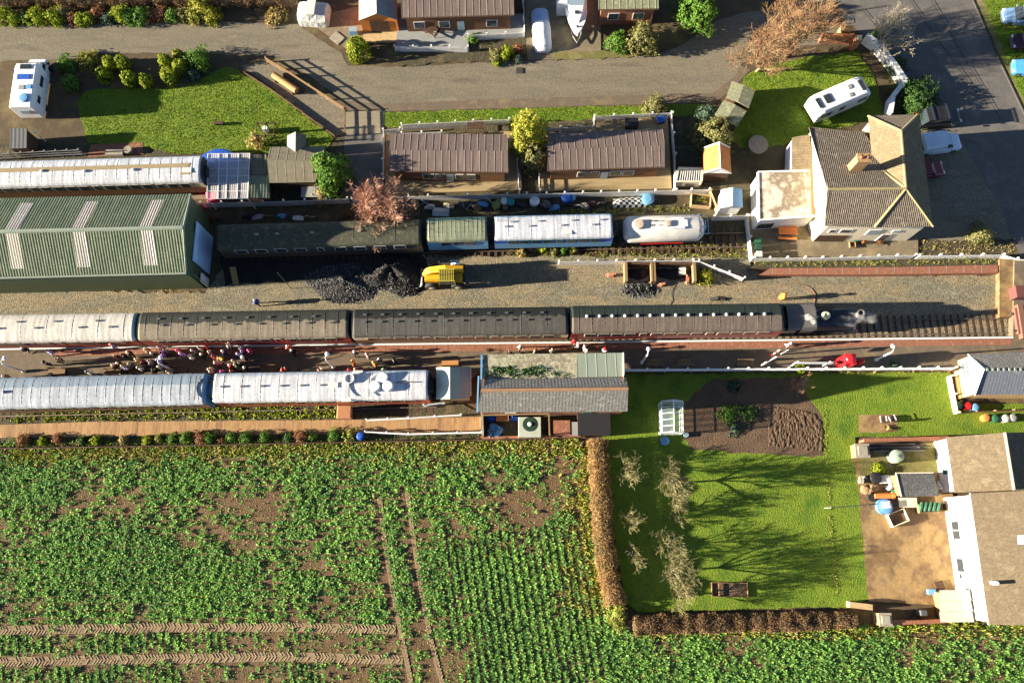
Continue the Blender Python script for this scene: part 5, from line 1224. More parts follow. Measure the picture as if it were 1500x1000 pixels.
# ---------------------------------------------------------------- road vehicles
def wheels(t, xs, y, r=.32):
    for x in xs:
        for s in (-1, 1):
            w = MB(); w.lathe(x, s * y - .1, [(r * .6, 0), (r * .95, .01), (r, .04), (r, .16), (r * .95, .19), (r * .6, .2)], 18, 'y', r); wo = fixn(w.build('wheel', MT['rubber'], t))
            w = MB(); w.lathe(x, s * y - .11, [(.02, 0), (r * .6, .01), (r * .6, .21), (.02, .22)], 12, 'y', r); fixn(w.build('rim', MT['chrome'], wo))
def ringx(x, w, zb, zt, r=.12): return [(x, -w, zb), (x, w, zb), (x, w, zt - r), (x, w - r, zt), (x, -w + r, zt), (x, -w, zt - r)]
def car(name, label, cat, px, py, rz, paint, L=4.3, W=1.76, H=1.5, hood=.27, boot=.04, van=False, bars=False, roofm=None):
    t = T(name, label, cat, P(px, py, 0.05), rz); w = W / 2; bz = .9 if not van else 1.05
    m = MB(); st = [(-.5, .86, .4, bz - .06), (-.485, .95, .25, bz), (-.2, 1, .2, bz + .02), (.2, 1, .2, bz), (.5 - hood, .99, .2, bz - .02), (.42, .95, .22, bz - .16), (.475, .88, .28, bz - .26), (.5, .74, .38, bz - .4)]
    m.loft([ringx(f * L, k * w, a, b) for f, k, a, b in st]); body = fixn(m.build('body', paint, t)); bevel(body, .03)
    x0, x1, x2, x3 = (-.5 + boot) * L, (-.5 + boot + (.03 if van else .09)) * L, (.5 - hood - .15) * L, (.5 - hood) * L
    m = MB(); m.loft([ringx(x0, w * .86, bz - .1, bz + .02, .02), ringx(x1, w * .82, bz - .1, H - .06, .1), ringx((x1 + x2) / 2, w * .83, bz - .1, H, .12), ringx(x2, w * .8, bz - .1, H - .05, .1), ringx(x3, w * .84, bz - .1, bz, .02)])
    fixn(m.build('windows', MT['glass'], t))
    m = MB(); m.loft([[(x, -w * .80, z - dz), (x, w * .80, z - dz), (x, w * .78, z + .02 - dz * .1), (x, -w * .78, z + .02 - dz * .1)] for x, z, dz in ((x1 - .05, H - .06, .05), ((x1 + x2) / 2, H + .01, .05), (x2 + .05, H - .05, .05))]); bevel(fixn(m.build('roof', roofm or paint, t)), .02)
    if van:
        m = MB(); m.loft([ringx(x, w * .97, bz - .1, H - .01, .14) for x in (x0 + .05, x2 - .35)]); bevel(fixn(m.build('load_body', paint, t)), .03)
    m = MB()
    for s in (-1, 1): m.loft([[(x, s * (w * .84), bz - .05), (x, s * (w * .80), H - .08), (x + .09, s * (w * .80), H - .08), (x + .09, s * (w * .84), bz - .05)] for x in ((x1 + x2) / 2,)], cap=False) if False else None
    for s in (-1, 1):
        h = MB(); h.box(.455 * L, s * w * .66, bz - .28, .22, .3, .14); h.build('headlight', MT['white'], t)
        h = MB(); h.box(-.495 * L, s * w * .74, bz - .18, .06, .2, .3); h.build('tail_light', MT['red'], t)
        h = MB(); h.box((.5 - hood - .06) * L, s * (w + .1), bz + .05, .12, .2, .14); h.build('mirror', paint, t)
    m = MB(); m.box(.492 * L, 0, .36, .08, W * .72, .22); m.build('bumper', MT['dgrey'], t)
    if bars:
        for x in (-.28, .05):
            m = MB(); m.box(x * L, 0, H + .1, .1, W * .95, .06)
            for s in (-1, 1): m.box(x * L, s * W * .4, H + .04, .08, .06, .12)
            m.build('roof_bar', MT['chrome'], t)
    wheels(t, (-.31 * L, .31 * L), w - .1); return t
car('parked_car', 'silver blue estate car parked nosing out, topmost of the three by the verge', 'car', 1494, 29, math.pi - R(4), F('silver_blue_paint', (.20, .34, .55), .25, .3), 4.5, 1.8, 1.5)
car('parked_car', 'dark red and black off road car between the silver blue and blue cars', 'car', 1507, 65, math.pi + R(2), F('dark_4x4_paint', (.05, .02, .03), .3), 4.4, 1.8, 1.8, .24)
car('parked_car', 'bright blue hatchback parked lowest of the three beside the verge', 'car', 1506, 104, math.pi - R(5), F('bright_blue_paint', (.06, .26, .62), .25), 4.1, 1.72, 1.45)
car('parked_van', 'pale blue white van parked beside the station house', 'van', 1370, 215, R(8), F('white_van_paint', (.55, .66, .76), .3), 4.6, 1.9, 1.9, .24, van=True)
car('parked_car', 'small dark red car parked below the white van', 'car', 1352, 253, R(9), F('dark_red_paint', (.16, .012, .02), .3), 3.8, 1.66, 1.42, .3)
car('parked_pickup', 'black pickup with two pale roof bars beside the house', 'pickup', 1371, 177, R(7), F('black_car_paint', (.02, .02, .022), .3), 4.7, 1.85, 1.8, .24, bars=True)
# motorhome
a, b, c, d = [P(x, y, 2.75) for x, y in ((12, 156), (46.5, 157.5), (56, 92), (22, 91))]
ce = (a + b + c + d) / 4; hd = math.atan2(((c + d) - (a + b)).y, ((c + d) - (a + b)).x); L = ((c + d) - (a + b)).length / 2; Wd = (b - a).length
t = T('motorhome', 'white motorhome with roof windows and blue tinted side parked on the left', 'motorhome', (ce.x, ce.y, .05), hd)
WP = F('motorhome_white', (.78, .78, .78), .35)
m = MB(); m.loft([ringx(x, k * Wd / 2, zb, zt, .16) for x, k, zb, zt in ((-L / 2, .97, .5, 2.68), (-L / 2 + .12, 1, .45, 2.75), (L / 2 - .5, 1, .45, 2.75), (L / 2 - .1, .98, 1.9, 2.65), (L / 2 + .05, .92, 2.0, 2.45))]); bevel(fixn(m.build('body', WP, t)), .05)
m = MB(); m.loft([ringx(x, k * Wd / 2, zb, zt, .12) for x, k, zb, zt in ((L / 2 - .9, .88, .3, 2.0), (L / 2 + .35, .86, .3, 1.95), (L / 2 + .95, .85, .3, 1.2), (L / 2 + 1.5, .78, .35, .95), (L / 2 + 1.65, .68, .45, .7))]); bevel(fixn(m.build('cab', WP, t)), .04)
m = MB(); m.loft([[(x, -y, z), (x, y, z), (x + .02, y, z + .04), (x + .02, -y, z + .04)] for x, y, z in ((L / 2 + .38, .82, 1.93), (L / 2 + .95, .9, 1.22))]); fixn(m.build('windscreen', MT['glass'], t))
for s in (-1, 1):
    for x, w_, z in ((L / 2 + .2, .7, 1.5), (.9, 1.2, 1.75), (-1.2, .8, 1.75)):
        m = MB(); m.box(x, s * (Wd / 2 * (.88 if x > L / 2 else 1) + .01), z, w_, .03, .5); m.build('side_window', MT['glass'], t)
    m = MB(); m.box(L / 2 + .75, s * (Wd / 2 + .12), 1.35, .15, .25, .35); m.build('mirror', MT['black'], t)
for x, y, sx, sy, mm, nm in ((L / 2 - .55, .0, .55, 1.1, 'glass', 'roof_window'), (.85, .05, .6, 1.3, 'blue', 'solar_panel'), (-.35, .1, .5, .6, 'grey', 'roof_window'), (-.3, -.65, .5, .5, 'lblue', 'roof_vent')):
    m = MB(); m.box(x, y, 2.79, sx, sy, .08); bevel(m.build(nm, MT[mm], t), .02)
m = MB(); m.lathe(-1.6, -.3, [(.5, 2.75), (.5, 2.86), (.4, 2.9), (.02, 2.92)], 22); fixn(m.build('satellite_dish', MT['lblue'], t))
m = MB(); m.box(-L / 2 - .02, 0, 1.7, .05, 1.0, .6); m.build('rear_window', MT['skyglass'], t)
wheels(t, (-L / 2 + 1.3, L / 2 + .7), Wd / 2 - .15, .36)
# caravan
t = T('caravan', 'white touring caravan with dark roof lights parked on the grass above the house', 'caravan', P(1232, 139, 2.3) - Vector((0, 0, 2.3)), R(24.5)); L, Wd = 6.3, 2.3
m = MB(); m.loft([ringx(x, k * Wd / 2, zb, zt, .18) for x, k, zb, zt in ((-L / 2, .93, .7, 1.9), (-L / 2 + .18, .98, .5, 2.35), (-L / 2 + .6, 1, .45, 2.55), (L / 2 - .7, 1, .45, 2.55), (L / 2 - .2, .98, .5, 2.3), (L / 2, .93, .65, 1.6))]); bevel(fixn(m.build('body', F('caravan_white', (.80, .80, .78), .4), t)), .05)
for x, y, sx, sy, nm in ((2.35, 0, .5, 1.2, 'roof_light'), (1.1, .35, .45, .45, 'roof_vent'), (.75, -.5, .4, .4, 'roof_vent'), (-1.6, .1, .75, .95, 'roof_light'), (-2.7, 0, .4, 1.2, 'roof_light')):
    m = MB(); m.box(x, y, 2.58, sx, sy, .09); m.cm = 0; bevel(m.build(nm, MT['glass'] if nm == 'roof_light' else MT['grey'], t), .02)
for s in (-1, 1):
    for x, w_ in ((-2.1, 1.2), (-.2, .7), (2.2, 1.1)):
        m = MB(); m.box(x, s * (Wd / 2 + .005), 1.6, w_, .04, .55); m.build('side_window', MT['glass'], t)
m = MB(); m.tube([(L / 2 - .1, -.6, .5), (L / 2 + 1.1, 0, .5)], .05, 6); m.tube([(L / 2 - .1, .6, .5), (L / 2 + 1.1, 0, .5)], .05, 6); m.box(L / 2 + .5, 0, .65, .6, .8, .25); m.build('drawbar', MT['grey'], t)
wheels(t, (-.2,), Wd / 2 - .12, .33)
# motor boat on its trailer, bow to the drive
t = T('motor_boat', 'white motor boat on a trailer with its bow toward the drive', 'boat', P(842, 24, 0), R(-88))
def hull(x, w, zk, zt): return [(x, 0, zk), (x, w * .7, zk + .25), (x, w, zt - .15), (x, w, zt), (x, w * .9, zt), (x, -w * .9, zt), (x, -w, zt), (x, -w, zt - .15), (x, -w * .7, zk + .25)]
m = MB(); m.loft([hull(x, w, a, b) for x, w, a, b in ((-3.4, 1.1, .55, 1.5), (-1, 1.2, .5, 1.55), (.8, 1.15, .5, 1.65), (2.0, .85, .6, 1.75), (2.9, .42, .8, 1.82), (3.35, .08, 1.2, 1.85))]); bevel(fixn(m.build('hull', F('gelcoat', (.80, .80, .80), .3), t)), .03)
m = MB(); m.loft([ringx(x, w, 1.45, z, .15) for x, w, z in ((-.6, .9, 2.0), (.4, .85, 2.1), (1.3, .62, 1.95), (2.1, .3, 1.8))]); fixn(m.build('cabin', MT['white'], t))
m = MB(); m.loft([[(x, -w, z), (x, w, z), (x + .03, w, z + .04), (x + .03, -w, z + .04)] for x, w, z in ((-.55, .9, 2.4), (.15, .82, 2.08))]); fixn(m.build('windscreen', MT['skyglass'], t))
m = MB(); m.box(-1.8, 0, 1.53, 2.2, 1.8, .08); m.build('cockpit', MT['lblue'], t)
m = MB(); m.box(1.0, 0, 2.06, .4, .4, .05); m.lathe(2.6, 0, [(.12, 1.8), (.12, 1.92), (.02, 1.92)], 10); m.build('deck_hatch', MT['glass'], t)
m = MB(); m.tube([(-3, -.8, .45), (2.6, -.5, .45), (3.6, 0, .45), (2.6, .5, .45), (-3, .8, .45)], .05, 6); m.build('trailer', MT['grey'], t); wheels(t, (-1.2,), 1.0, .3)
# covered vehicle
t = T('covered_vehicle', 'low vehicle wrapped in a bulging white cover beside the lodge terrace', 'covered vehicle', P(793, 48, 0), R(-86))
def bul(x, w, z): return [(x, w * math.cos(a), max(.02, z * math.sin(a) ** .7 if a not in (0, math.pi) else .02)) for a in [math.pi * i / 10 for i in range(11)]]
m = MB(); m.loft([bul(x, w, z) for x, w, z in ((-.9, .95, 1.0), (-.7, 1.0, 1.25), (0, 1.05, 1.4), (.9, .98, 1.25), (1.5, 1.02, 1.05), (2.1, .95, .95), (2.45, .78, .7), (2.55, .5, .35))]); fixn(m.build('cover', F('white_cover', (.80, .80, .80), .7, bump=.04, bscale=3), t, smooth=True))
m = MB(); m.loft([bul(x, w, z) for x, w, z in ((-2.4, .9, .9), (-2.2, .95, 1.0), (-.75, 1.0, 1.05))]); fixn(m.build('tail_cover', F('pale_blue_cover', (.38, .50, .70), .6), t))
# tarpaulin covered trailer
t = T('covered_trailer', 'trailer under a crumpled pale grey tarpaulin at the edge of the drive', 'trailer', P(462, 26, 0), R(-4))
m = MB(); m.loft([[(x, -1.25 * k, .05), (x, -1.2 * k, .9), (x, -.7 * k, zz), (x, .7 * k, zz), (x, 1.2 * k, 1.0), (x, 1.25 * k, .05)] for x, k, zz in ((-1.6, .85, 1.3), (-1.3, 1, 1.6), (-.3, 1, 1.75), (.5, 1.02, 1.5), (1.4, .98, 1.4), (1.65, .8, 1.0))]); fixn(m.build('tarpaulin', M('crumpled_tarp', [(.52, .53, .50), (.40, .42, .40), (.60, .60, .56)], 1.2, .6, .09, 2.2), t))
m = MB(); m.box(-.1, .1, 1.72, .9, 1.9, .08); m.build('top_panel', MT['tarp'], t)
m = MB(); m.box(0, 0, 1.1, 1.1, 1.7, 2.2); bevel(m.build('white_cabinet', MT['white'], loc=P(822, 14, 0) * 1.0), .03)
o = COL.objects['white_cabinet']; o.data.transform(Matrix.Translation(P(822, 14, 0))); tag(o, 'tall plain white cabinet between the covered vehicle and the boat', 'cabinet')
# ---------------------------------------------------------------- trees, bushes, hedges
BARK = M('bark', [(.22, .19, .12), (.15, .12, .08)], 4, .9, .02, 14)
PALEBARK = M('pale_bark', [(.26, .23, .13), (.19, .17, .10)], 4, .9, .02, 14)
TW_ = dict(orange=ML('orange_twig', [(.24, .15, .075), (.30, .17, .085), (.20, .14, .07), (.34, .15, .09), (.26, .21, .10)], .8, .1),
          pink=ML('pink_twig', [(.44, .22, .17), (.38, .25, .15), (.50, .25, .21), (.34, .25, .14)], .8, .1),
          pale=ML('pale_twig', [(.22, .20, .085), (.17, .155, .065), (.27, .24, .115), (.14, .13, .06)], .8, .1),
          grey=ML('grey_twig', [(.40, .34, .26), (.30, .26, .19), (.50, .44, .33)], .8, .1))
def bare_tree(label, px, py, H, Rd, twig, bark, seed, mains=7, sub=7, fine=8, trunk=.22, up=.55, lean=(0, 0), tr=.012, r0=None):
    rd = random.Random(seed); p = P(px, py, 0); t = T('bare_tree', label, 'tree', p); tk = MB(); cr = MB()
    r0 = r0 or .025 * H
    def vec(a, e): return Vector((math.cos(a) * math.cos(e), math.sin(a) * math.cos(e), math.sin(e)))
    def path(o, d, L, n, wob, lift):
        pts = [o]
        for i in range(n):
            d = (d + Vector((rd.uniform(-wob, wob), rd.uniform(-wob, wob), rd.uniform(-wob, wob) + lift))).normalized(); pts.append(pts[-1] + d * (L / n))
        return pts
    th = trunk * H; base = path(Vector((0, 0, -.1)), Vector((lean[0], lean[1], 1)).normalized(), th + .1, 3, .1, .1)
    tk.tube(base, [r0 * 1.25, r0, r0 * .9, r0 * .8], 8)
    top = base[-1]; up_ = H - th
    for i in range(mains):
        a = 2 * math.pi * i / mains + rd.uniform(-.4, .4); el = rd.uniform(.15, 1.25) if i else 1.3
        Lm = math.hypot(Rd * math.cos(el), up_ * math.sin(el)) * rd.uniform(.8, 1.0)
        m = path(top, vec(a, max(.35, el)), Lm, 5, .22, .06); tk.tube(m, [r0 * .62, r0 * .5, r0 * .4, r0 * .28, r0 * .2, r0 * .12], 6)
        for j in range(sub):
            f = .25 + .75 * (j + rd.random()) / sub; k = min(4, int(f * 5)); o = m[k].lerp(m[k + 1], f * 5 - k); dd = (m[k + 1] - m[k]).normalized()
            d = (dd * .7 + vec(rd.uniform(0, 6.28), rd.uniform(-.3, .9)) * .9 + Vector((0, 0, up * .3))).normalized(); Ls = Lm * rd.uniform(.38, .65) * (1.15 - .4 * f)
            q = path(o, d, Ls, 3, .25, .08 * up); tk.tube(q, [r0 * .2, r0 * .15, r0 * .11, r0 * .07], 4)
            for l in range(fine):
                f2 = .15 + .85 * (l + rd.random()) / fine; k2 = min(2, int(f2 * 3)); o2 = q[k2].lerp(q[k2 + 1], f2 * 3 - k2); d2 = ((q[k2 + 1] - q[k2]).normalized() * .8 + vec(rd.uniform(0, 6.28), rd.uniform(-.5, 1)) * .8 + Vector((0, 0, up * .25))).normalized()
                L2 = Ls * rd.uniform(.35, .7); g = path(o2, d2, L2, 2, .2, .1 * up); cr.tube(g, [tr * 1.3, tr, tr * .6], 3, False)
                for u in range(3):
                    o3 = g[0].lerp(g[2], rd.uniform(.3, 1)); d3 = (d2 + vec(rd.uniform(0, 6.28), rd.uniform(-.6, .9)) * .75).normalized(); cr.tube([o3, o3 + d3 * L2 * rd.uniform(.3, .6)], [tr * .9, tr * .6], 3, False)
    tk.build('trunk', bark, t); cr.build('crown', twig, t); return t
bare_tree('big bare tree with orange brown twigs, right one of the pair beside the caravan lawn', 1150, 84, 7.4, 4.3, TW_['orange'], PALEBARK, 21, 12, 9, 9, .2, .9, (.1, .1), .014)
bare_tree('bare orange brown tree at the bend of the drive, left one of the pair', 1108, 105, 5.8, 3.3, TW_['orange'], PALEBARK, 22, 11, 9, 9, .2, .8, (0, 0), .014)
bare_tree('bare grey tree leaning over the white rendered wall', 1276, 78, 5.0, 3.4, TW_['grey'], PALEBARK, 23, 8, 7, 7, .25, .7, (.5, .35), .017)
bare_tree('bushy bare tree with pinkish twigs left of the brown lodge', 566, 326, 5.2, 3.4, TW_['pink'], BARK, 24, 12, 10, 13, .2, .7, (-.05, .05), .016)
OR = 'bare fruit trees on the garden lawn'
for i, (px, py, H, Rd, lb) in enumerate([(917, 692, 3.4, 1.55, 'pale bare fruit tree nearest the brown hedge, just below the greenhouse'), (981, 708, 4.0, 2.3, 'largest pale bare fruit tree in the upper half of the lawn'), (991, 744, 2.0, 1.7, 'thin low fruit tree with sparse twigs below the largest upper one'),
        (925, 762, 2.4, 1.35, 'small bare fruit tree halfway down the brown hedge'), (975, 798, 2.8, 1.6, 'small fruit tree touching the top of the widest lower crown'), (927, 812, 2.4, 1.3, 'small bushy fruit tree beside the hedge, left of the widest crown'), (981, 836, 4.0, 2.6, 'fruit tree with the widest dense crown in the lower half of the lawn'), (993, 872, 2.8, 1.7, 'thin fruit tree standing closest to the bottom hedge')]):
    t = bare_tree(lb, px, py, H, Rd, TW_['pale'], PALEBARK, 40 + i, 6 if Rd < 2 else 8, 6, 7 if Rd < 2 else 9, .28, .35, (0, 0), .013); t['group'] = OR
bare_tree('small bare shrub with pinkish tips at the platform fence', 1168, 566, 1.7, 1.2, TW_['pink'], BARK, 60, 7, 5, 6, .1, .5, (0, 0), .012)

def bush(label, px, py, r, h, leaf, name='shrub', n=700, size=.075, shape='round', group=None, seed=0, z0=0.0, cat=None, clump=.28, trunk=.0, ry=None):
    rd = np.random.RandomState(seed + int(px * 7 + py)); p = P(px, py, z0); t = T(name, label, cat or ('tree' if 'tree' in name or name == 'conifer' else 'shrub'), p, 0, group)
    ry = ry or r; n, size = (n, size) if name == 'conifer' or shape == 'spiky' else (int(n * 2.2), size * .7)
    nc = max(12, int(n / 9)); u = rd.rand(nc) * 2 * np.pi; zz = rd.rand(nc)
    if shape == 'cone': rad = np.sqrt(np.clip(1 - zz, 0, 1)) * (.75 + .25 * (1 - zz))
    elif shape == 'egg': rad = np.sqrt(np.clip(1 - (zz * 1.15 - .2) ** 2, 0, 1))
    elif shape == 'spiky': rad = rd.rand(nc)
    else: rad = np.sqrt(np.clip(1 - (zz * 1.5 - .5) ** 2, 0, 1))
    neat = name == 'conifer' and shape == 'egg'
    lump = 1 + (.04 if neat else .2) * np.sin(3 * u + seed) + (.03 if neat else .14) * np.sin(5 * u + 7 * zz + seed)
    f = ((.88 + .12 * rd.rand(nc)) if neat else (.55 + .48 * rd.rand(nc) ** .6)) * lump
    zb = trunk
    C = np.stack([np.cos(u) * rad * f * r, np.sin(u) * rad * f * ry, zb + zz * (h - zb) * (.9 + .2 * rd.rand(nc))], 1)
    k = 9; n_ = nc * k; c = np.repeat(C, k, 0) + rd.randn(n_, 3) * clump * min(r, .6) * .55; c[:, 2] = np.clip(c[:, 2], .02, None)
    d = c - np.array([0, 0, h * .4]); d /= np.linalg.norm(d, axis=1)[:, None] + 1e-6; d = d + rd.randn(n_, 3) * .55; d /= np.linalg.norm(d, axis=1)[:, None]
    a = np.cross(d, rd.randn(n_, 3)); a /= np.linalg.norm(a, axis=1)[:, None]; b = np.cross(d, a); s = (size * (.6 + .8 * rd.rand(n_)))[:, None]
    n_ = len(c); o = quads('crown', c + np.array(p), a * s * .8, b * s * 1.2, LEAF[leaf], None, None); o.data.transform(Matrix.Translation(-p)); o.parent = t; CH.setdefault(t.name, []).append(o)
    if leaf in ('lime', 'yellow', 'green', 'darkleaf', 'olive', 'bluegreen', 'rust', 'weed'):
        m = MB(); m.blob((0, 0, h * .42), (r * .5, ry * .5, h * .34), seed, 10, .12); ob = m.build('inner_leaves', LEAF[leaf], t)
    m = MB(); m.tube([(0, 0, -.05), (.02, 0, max(.3, h * .5))], [.04 + .02 * h, .03 + .008 * h], 6); m.build('trunk', BARK, t); return t
# conifers and bushes of the top lawn
C1 = 'clipped conifers beside the top lawn'
for px, py, r, h, lf, lb in [(109, 128, .85, 1.7, 'green', 'dark green oval conifer nearest the motorhome, in shade'), (156, 115, .8, 1.5, 'lime', 'lime oval conifer second in the row, lower of the first pair'), (165, 97, .7, 1.4, 'lime', 'lime conifer touching the drive edge, upper of the first pair'), (184, 98, .75, 1.6, 'lime', 'lime conifer by the drive alone between two gaps, third along the edge'),
        (194, 122, .8, 1.7, 'lime', 'tall lime conifer in the middle of the lower row'), (218, 124, .7, 1.5, 'lime', 'slim lime conifer at the right end of the lower row'), (246, 95, .7, 1.5, 'lime', 'lime conifer by the drive, above its taller twin'), (252, 118, .85, 1.9, 'lime', 'tallest lime conifer, the lower twin near the corner of the lawn'), (267, 103, .75, 1.5, 'lime', 'lime conifer next to the yellow one'), (263, 84, .55, 1.0, 'yellow', 'small golden conifer at the drive edge')]:
    bush(lb, px, py, r, h, lf, 'conifer', 1500, .06, 'egg', C1, clump=.16)
bush('loose green bush right of the motorhome', 101, 98, 1.0, 1.2, 'green', n=500, seed=3)
bush('big bright green bush at the upper corner of the lawn', 294, 92, 1.35, 1.7, 'green', n=900, seed=4)
bush('grey green bush below the big corner bush', 286, 112, .8, .9, 'bluegreen', seed=5)
bush('low yellow green mound at the drive edge above the clipped conifers', 130, 90, 1.2, .6, 'weed', seed=6)
# shrubs of the bed along the top edge
B1 = 'shrubs in the bed along the top of the drive'
ord_ = ['first', 'second', 'third', 'fourth', 'fifth', 'sixth', 'seventh', 'eighth', 'ninth', 'tenth', 'eleventh', 'twelfth', 'thirteenth', 'fourteenth', 'fifteenth', 'sixteenth', 'seventeenth', 'eighteenth', 'nineteenth', 'twentieth']
words = dict(lime='lime green', green='leafy green', rust='rusty brown', yellow='golden', olive='olive', darkleaf='dark green', bluegreen='grey green', straw='straw coloured', weed='yellowish')
for i, (px, py, r, h, lf) in enumerate([(7, 27, 1.0, 1.3, 'lime'), (25, 31, .75, 1.0, 'lime'), (41, 30, .7, .9, 'darkleaf'), (58, 30, 1.15, 1.3, 'lime'), (83, 30, 1.1, 1.3, 'lime'), (98, 24, .7, 1.1, 'olive'), (110, 30, .7, .9, 'rust'), (121, 32, .65, 1.0, 'lime'), (133, 32, .6, 1.0, 'lime'), (145, 25, .8, 1.0, 'rust'), (160, 30, .8, .8, 'bluegreen'), (180, 26, .95, 1.4, 'lime'), (193, 28, .95, 1.2, 'green'), (210, 28, 1.05, 1.3, 'green'), (226, 26, .8, .8, 'rust'), (240, 24, .9, .9, 'rust'), (255, 27, .85, 1.1, 'green'), (268, 26, .8, 1.0, 'olive'), (286, 28, .9, 1.1, 'weed'), (298, 18, 1.3, 1.7, 'yellow')]):
    bush('%s shrub %s from the left in the long bed above the drive' % (words[lf], ord_[i]), px, py, r, h, lf, n=620, size=.075, group=B1, seed=i)
bush('golden shrub at the right end of the long bed, past the row', 312, 27, 1.1, 1.2, 'yellow', seed=31)
bush('low straw coloured clump by the pale tarpaulin', 405, 26, 1.2, .5, 'straw', seed=33)
# named single bushes and trees
bush('round lime conifer standing at the drive opposite the summerhouse', 527, 80, 1.3, 2.3, 'lime', 'conifer', 3600, .06, 'egg', clump=.14, seed=2)
bush('tall golden conifer between the two brown lodges', 773, 214, 1.85, 5.6, 'yellow', 'golden_conifer', 3200, .10, 'egg', seed=8, clump=.35, trunk=.3, cat='tree')
bush('olive green conifer leaning on the golden one, lower part of the clump', 780, 244, 1.35, 3.4, 'olive', 'golden_conifer', 1500, .09, 'egg', seed=9, clump=.3, cat='tree')
bush('round olive bush at the right corner above the right lodge', 957, 162, 1.25, 1.6, 'olive', n=1100, seed=10)
bush('large round pale olive evergreen above the orange roofed store', 1043, 206, 2.1, 2.9, 'olive', 'evergreen_tree', 2200, .085, 'egg', seed=11, clump=.25)
bush('grey green bush tucked behind the round pale evergreen', 1033, 172, 1.1, 1.5, 'bluegreen', n=700, seed=12)
bush('tall laurel tree with bright green crown beside the felt roofed building', 491, 266, 1.9, 4.6, 'green', 'laurel_tree', 2400, .11, 'egg', seed=13, clump=.3, trunk=.4)
bush('yellowing twiggy bush below the laurel tree', 474, 288, 1.1, 1.6, 'straw', n=700, seed=14)
bush('pale straw coloured grass clump left of the garden building', 379, 214, 1.15, 1.6, 'straw', 'pampas_grass', 900, .06, 'spiky', seed=15, cat='grass clump')
bush('big evergreen bush with mottled leaves beside the mossy roofed lodge', 938, 66, 1.75, 2.2, 'olive', n=1800, seed=16, size=.09)
bush('dark evergreen bush left of the mottled one, in front of the brick lodge', 903, 68, 1.15, 1.6, 'green', n=900, seed=17)
bush('bright green tree at the top edge right of the brick lodge', 1018, 32, 2.2, 3.8, 'green', 'evergreen_tree', 2000, .12, 'egg', seed=18, trunk=.4)
bush('dark broad evergreen hedge bush between the white wall and the road', 1335, 150, 2.5, 1.7, 'darkleaf', n=2400, seed=19, ry=2.9)
bush('dark round bush between the wall bend and the leaning grey tree', 1308, 100, 1.2, 1.2, 'darkleaf', n=700, seed=20)
bush('small green conifer on the road side of the brick pier', 1276, 56, .6, 1.4, 'green', 'conifer', 500, .05, 'cone', seed=21)
bush('round bush half in shade at the corner of the forecourt', 1432, 346, 1.2, 1.5, 'olive', n=900, seed=22)
bush('yellow green clump of broom beside the end of the coal pens', 1031, 408, .95, 1.0, 'yellow', n=600, seed=23, ry=.8)
for i, (px, py, r, lf, w_) in enumerate([(727, 84, .75, 'olive', 'olive bush left of the three below the top terrace'), (743, 82, .85, 'lime', 'lime bush in the middle of the three below the top terrace'), (759, 76, .7, 'rust', 'rusty bush right of the three below the top terrace'), (760, 88, .5, 'bluegreen', 'small grey green bush at the drive edge near the covered vehicle'), (693, 60, .6, 'green', 'small green bush at the corner of the top terrace fence'), (728, 93, .4, 'lime', 'tiny lime tuft on the drive edge below the three bushes')]):
    bush(w_, px, py, r, r * 1.2, lf, n=360, seed=i + 70)
bush('blue green agave like plant in the shaded vegetable bed', 1074, 566, .75, .5, 'bluegreen', 'garden_plant', 300, .1, 'spiky', seed=80, cat='plant')
bush('leafy row of vegetables in the dug bed, left part', 1066, 606, 1.1, .4, 'green', 'vegetable_row', 420, .06, seed=81, cat='vegetables', ry=1.2)
bush('leafy row of vegetables in the dug bed, right part', 1095, 606, 1.0, .4, 'darkleaf', 'vegetable_row', 420, .06, seed=82, cat='vegetables', ry=1.0)
bush('small pale cabbage patch below the leafy vegetable rows', 1075, 628, .8, .3, 'bluegreen', 'vegetable_row', 200, .08, seed=83, cat='vegetables')
bush('small green bush in the yard above the dark flat roof', 1286, 688, .55, .5, 'lime', seed=84)
# planted row on the field side of the boardwalk
B2 = 'plants along the field side of the boardwalk'
row = [(36, 645, .55, 'rust'), (64, 646, .4, 'lime'), (86, 643, .45, 'rust'), (122, 645, .4, 'darkleaf'), (142, 645, .45, 'lime'), (183, 645, .4, 'straw'), (217, 645, .45, 'lime'), (234, 643, .4, 'weed'), (255, 643, .5, 'green'), (273, 642, .6, 'green'), (296, 641, .65, 'rust'), (309, 641, .6, 'green'), (326, 645, .4, 'rust'), (340, 642, .55, 'green'), (361, 642, .6, 'green'), (388, 641, .55, 'green'), (424, 642, .5, 'darkleaf'), (443, 641, .65, 'rust'), (458, 640, .5, 'green'), (491, 638, .6, 'green')]
for i, (px, py, r, lf) in enumerate(row):
    bush('%s plant %s from the left in the row below the boardwalk' % (words[lf], ord_[i]), px, py, r, r * 1.3, lf, n=380, size=.06, group=B2, seed=i + 90)
bush('spiky lime plant at the foot of the boardwalk ramp', 514, 638, .8, .8, 'weed', n=350, seed=120, shape='spiky')
for i, (px, py) in enumerate([(764, 372), (797, 367), (812, 369), (826, 368), (840, 366)]):
    bush(('straw', 'lime', 'olive', 'green', 'weed')[i].replace('straw', 'withered').replace('weed', 'yellowish').replace('lime', 'pale lime') + ' plant in front of the blue parcels van, %s from the left' % ord_[i], px, py, .45, .6, ('straw', 'lime', 'olive', 'green', 'weed')[i], n=200, seed=i + 130)
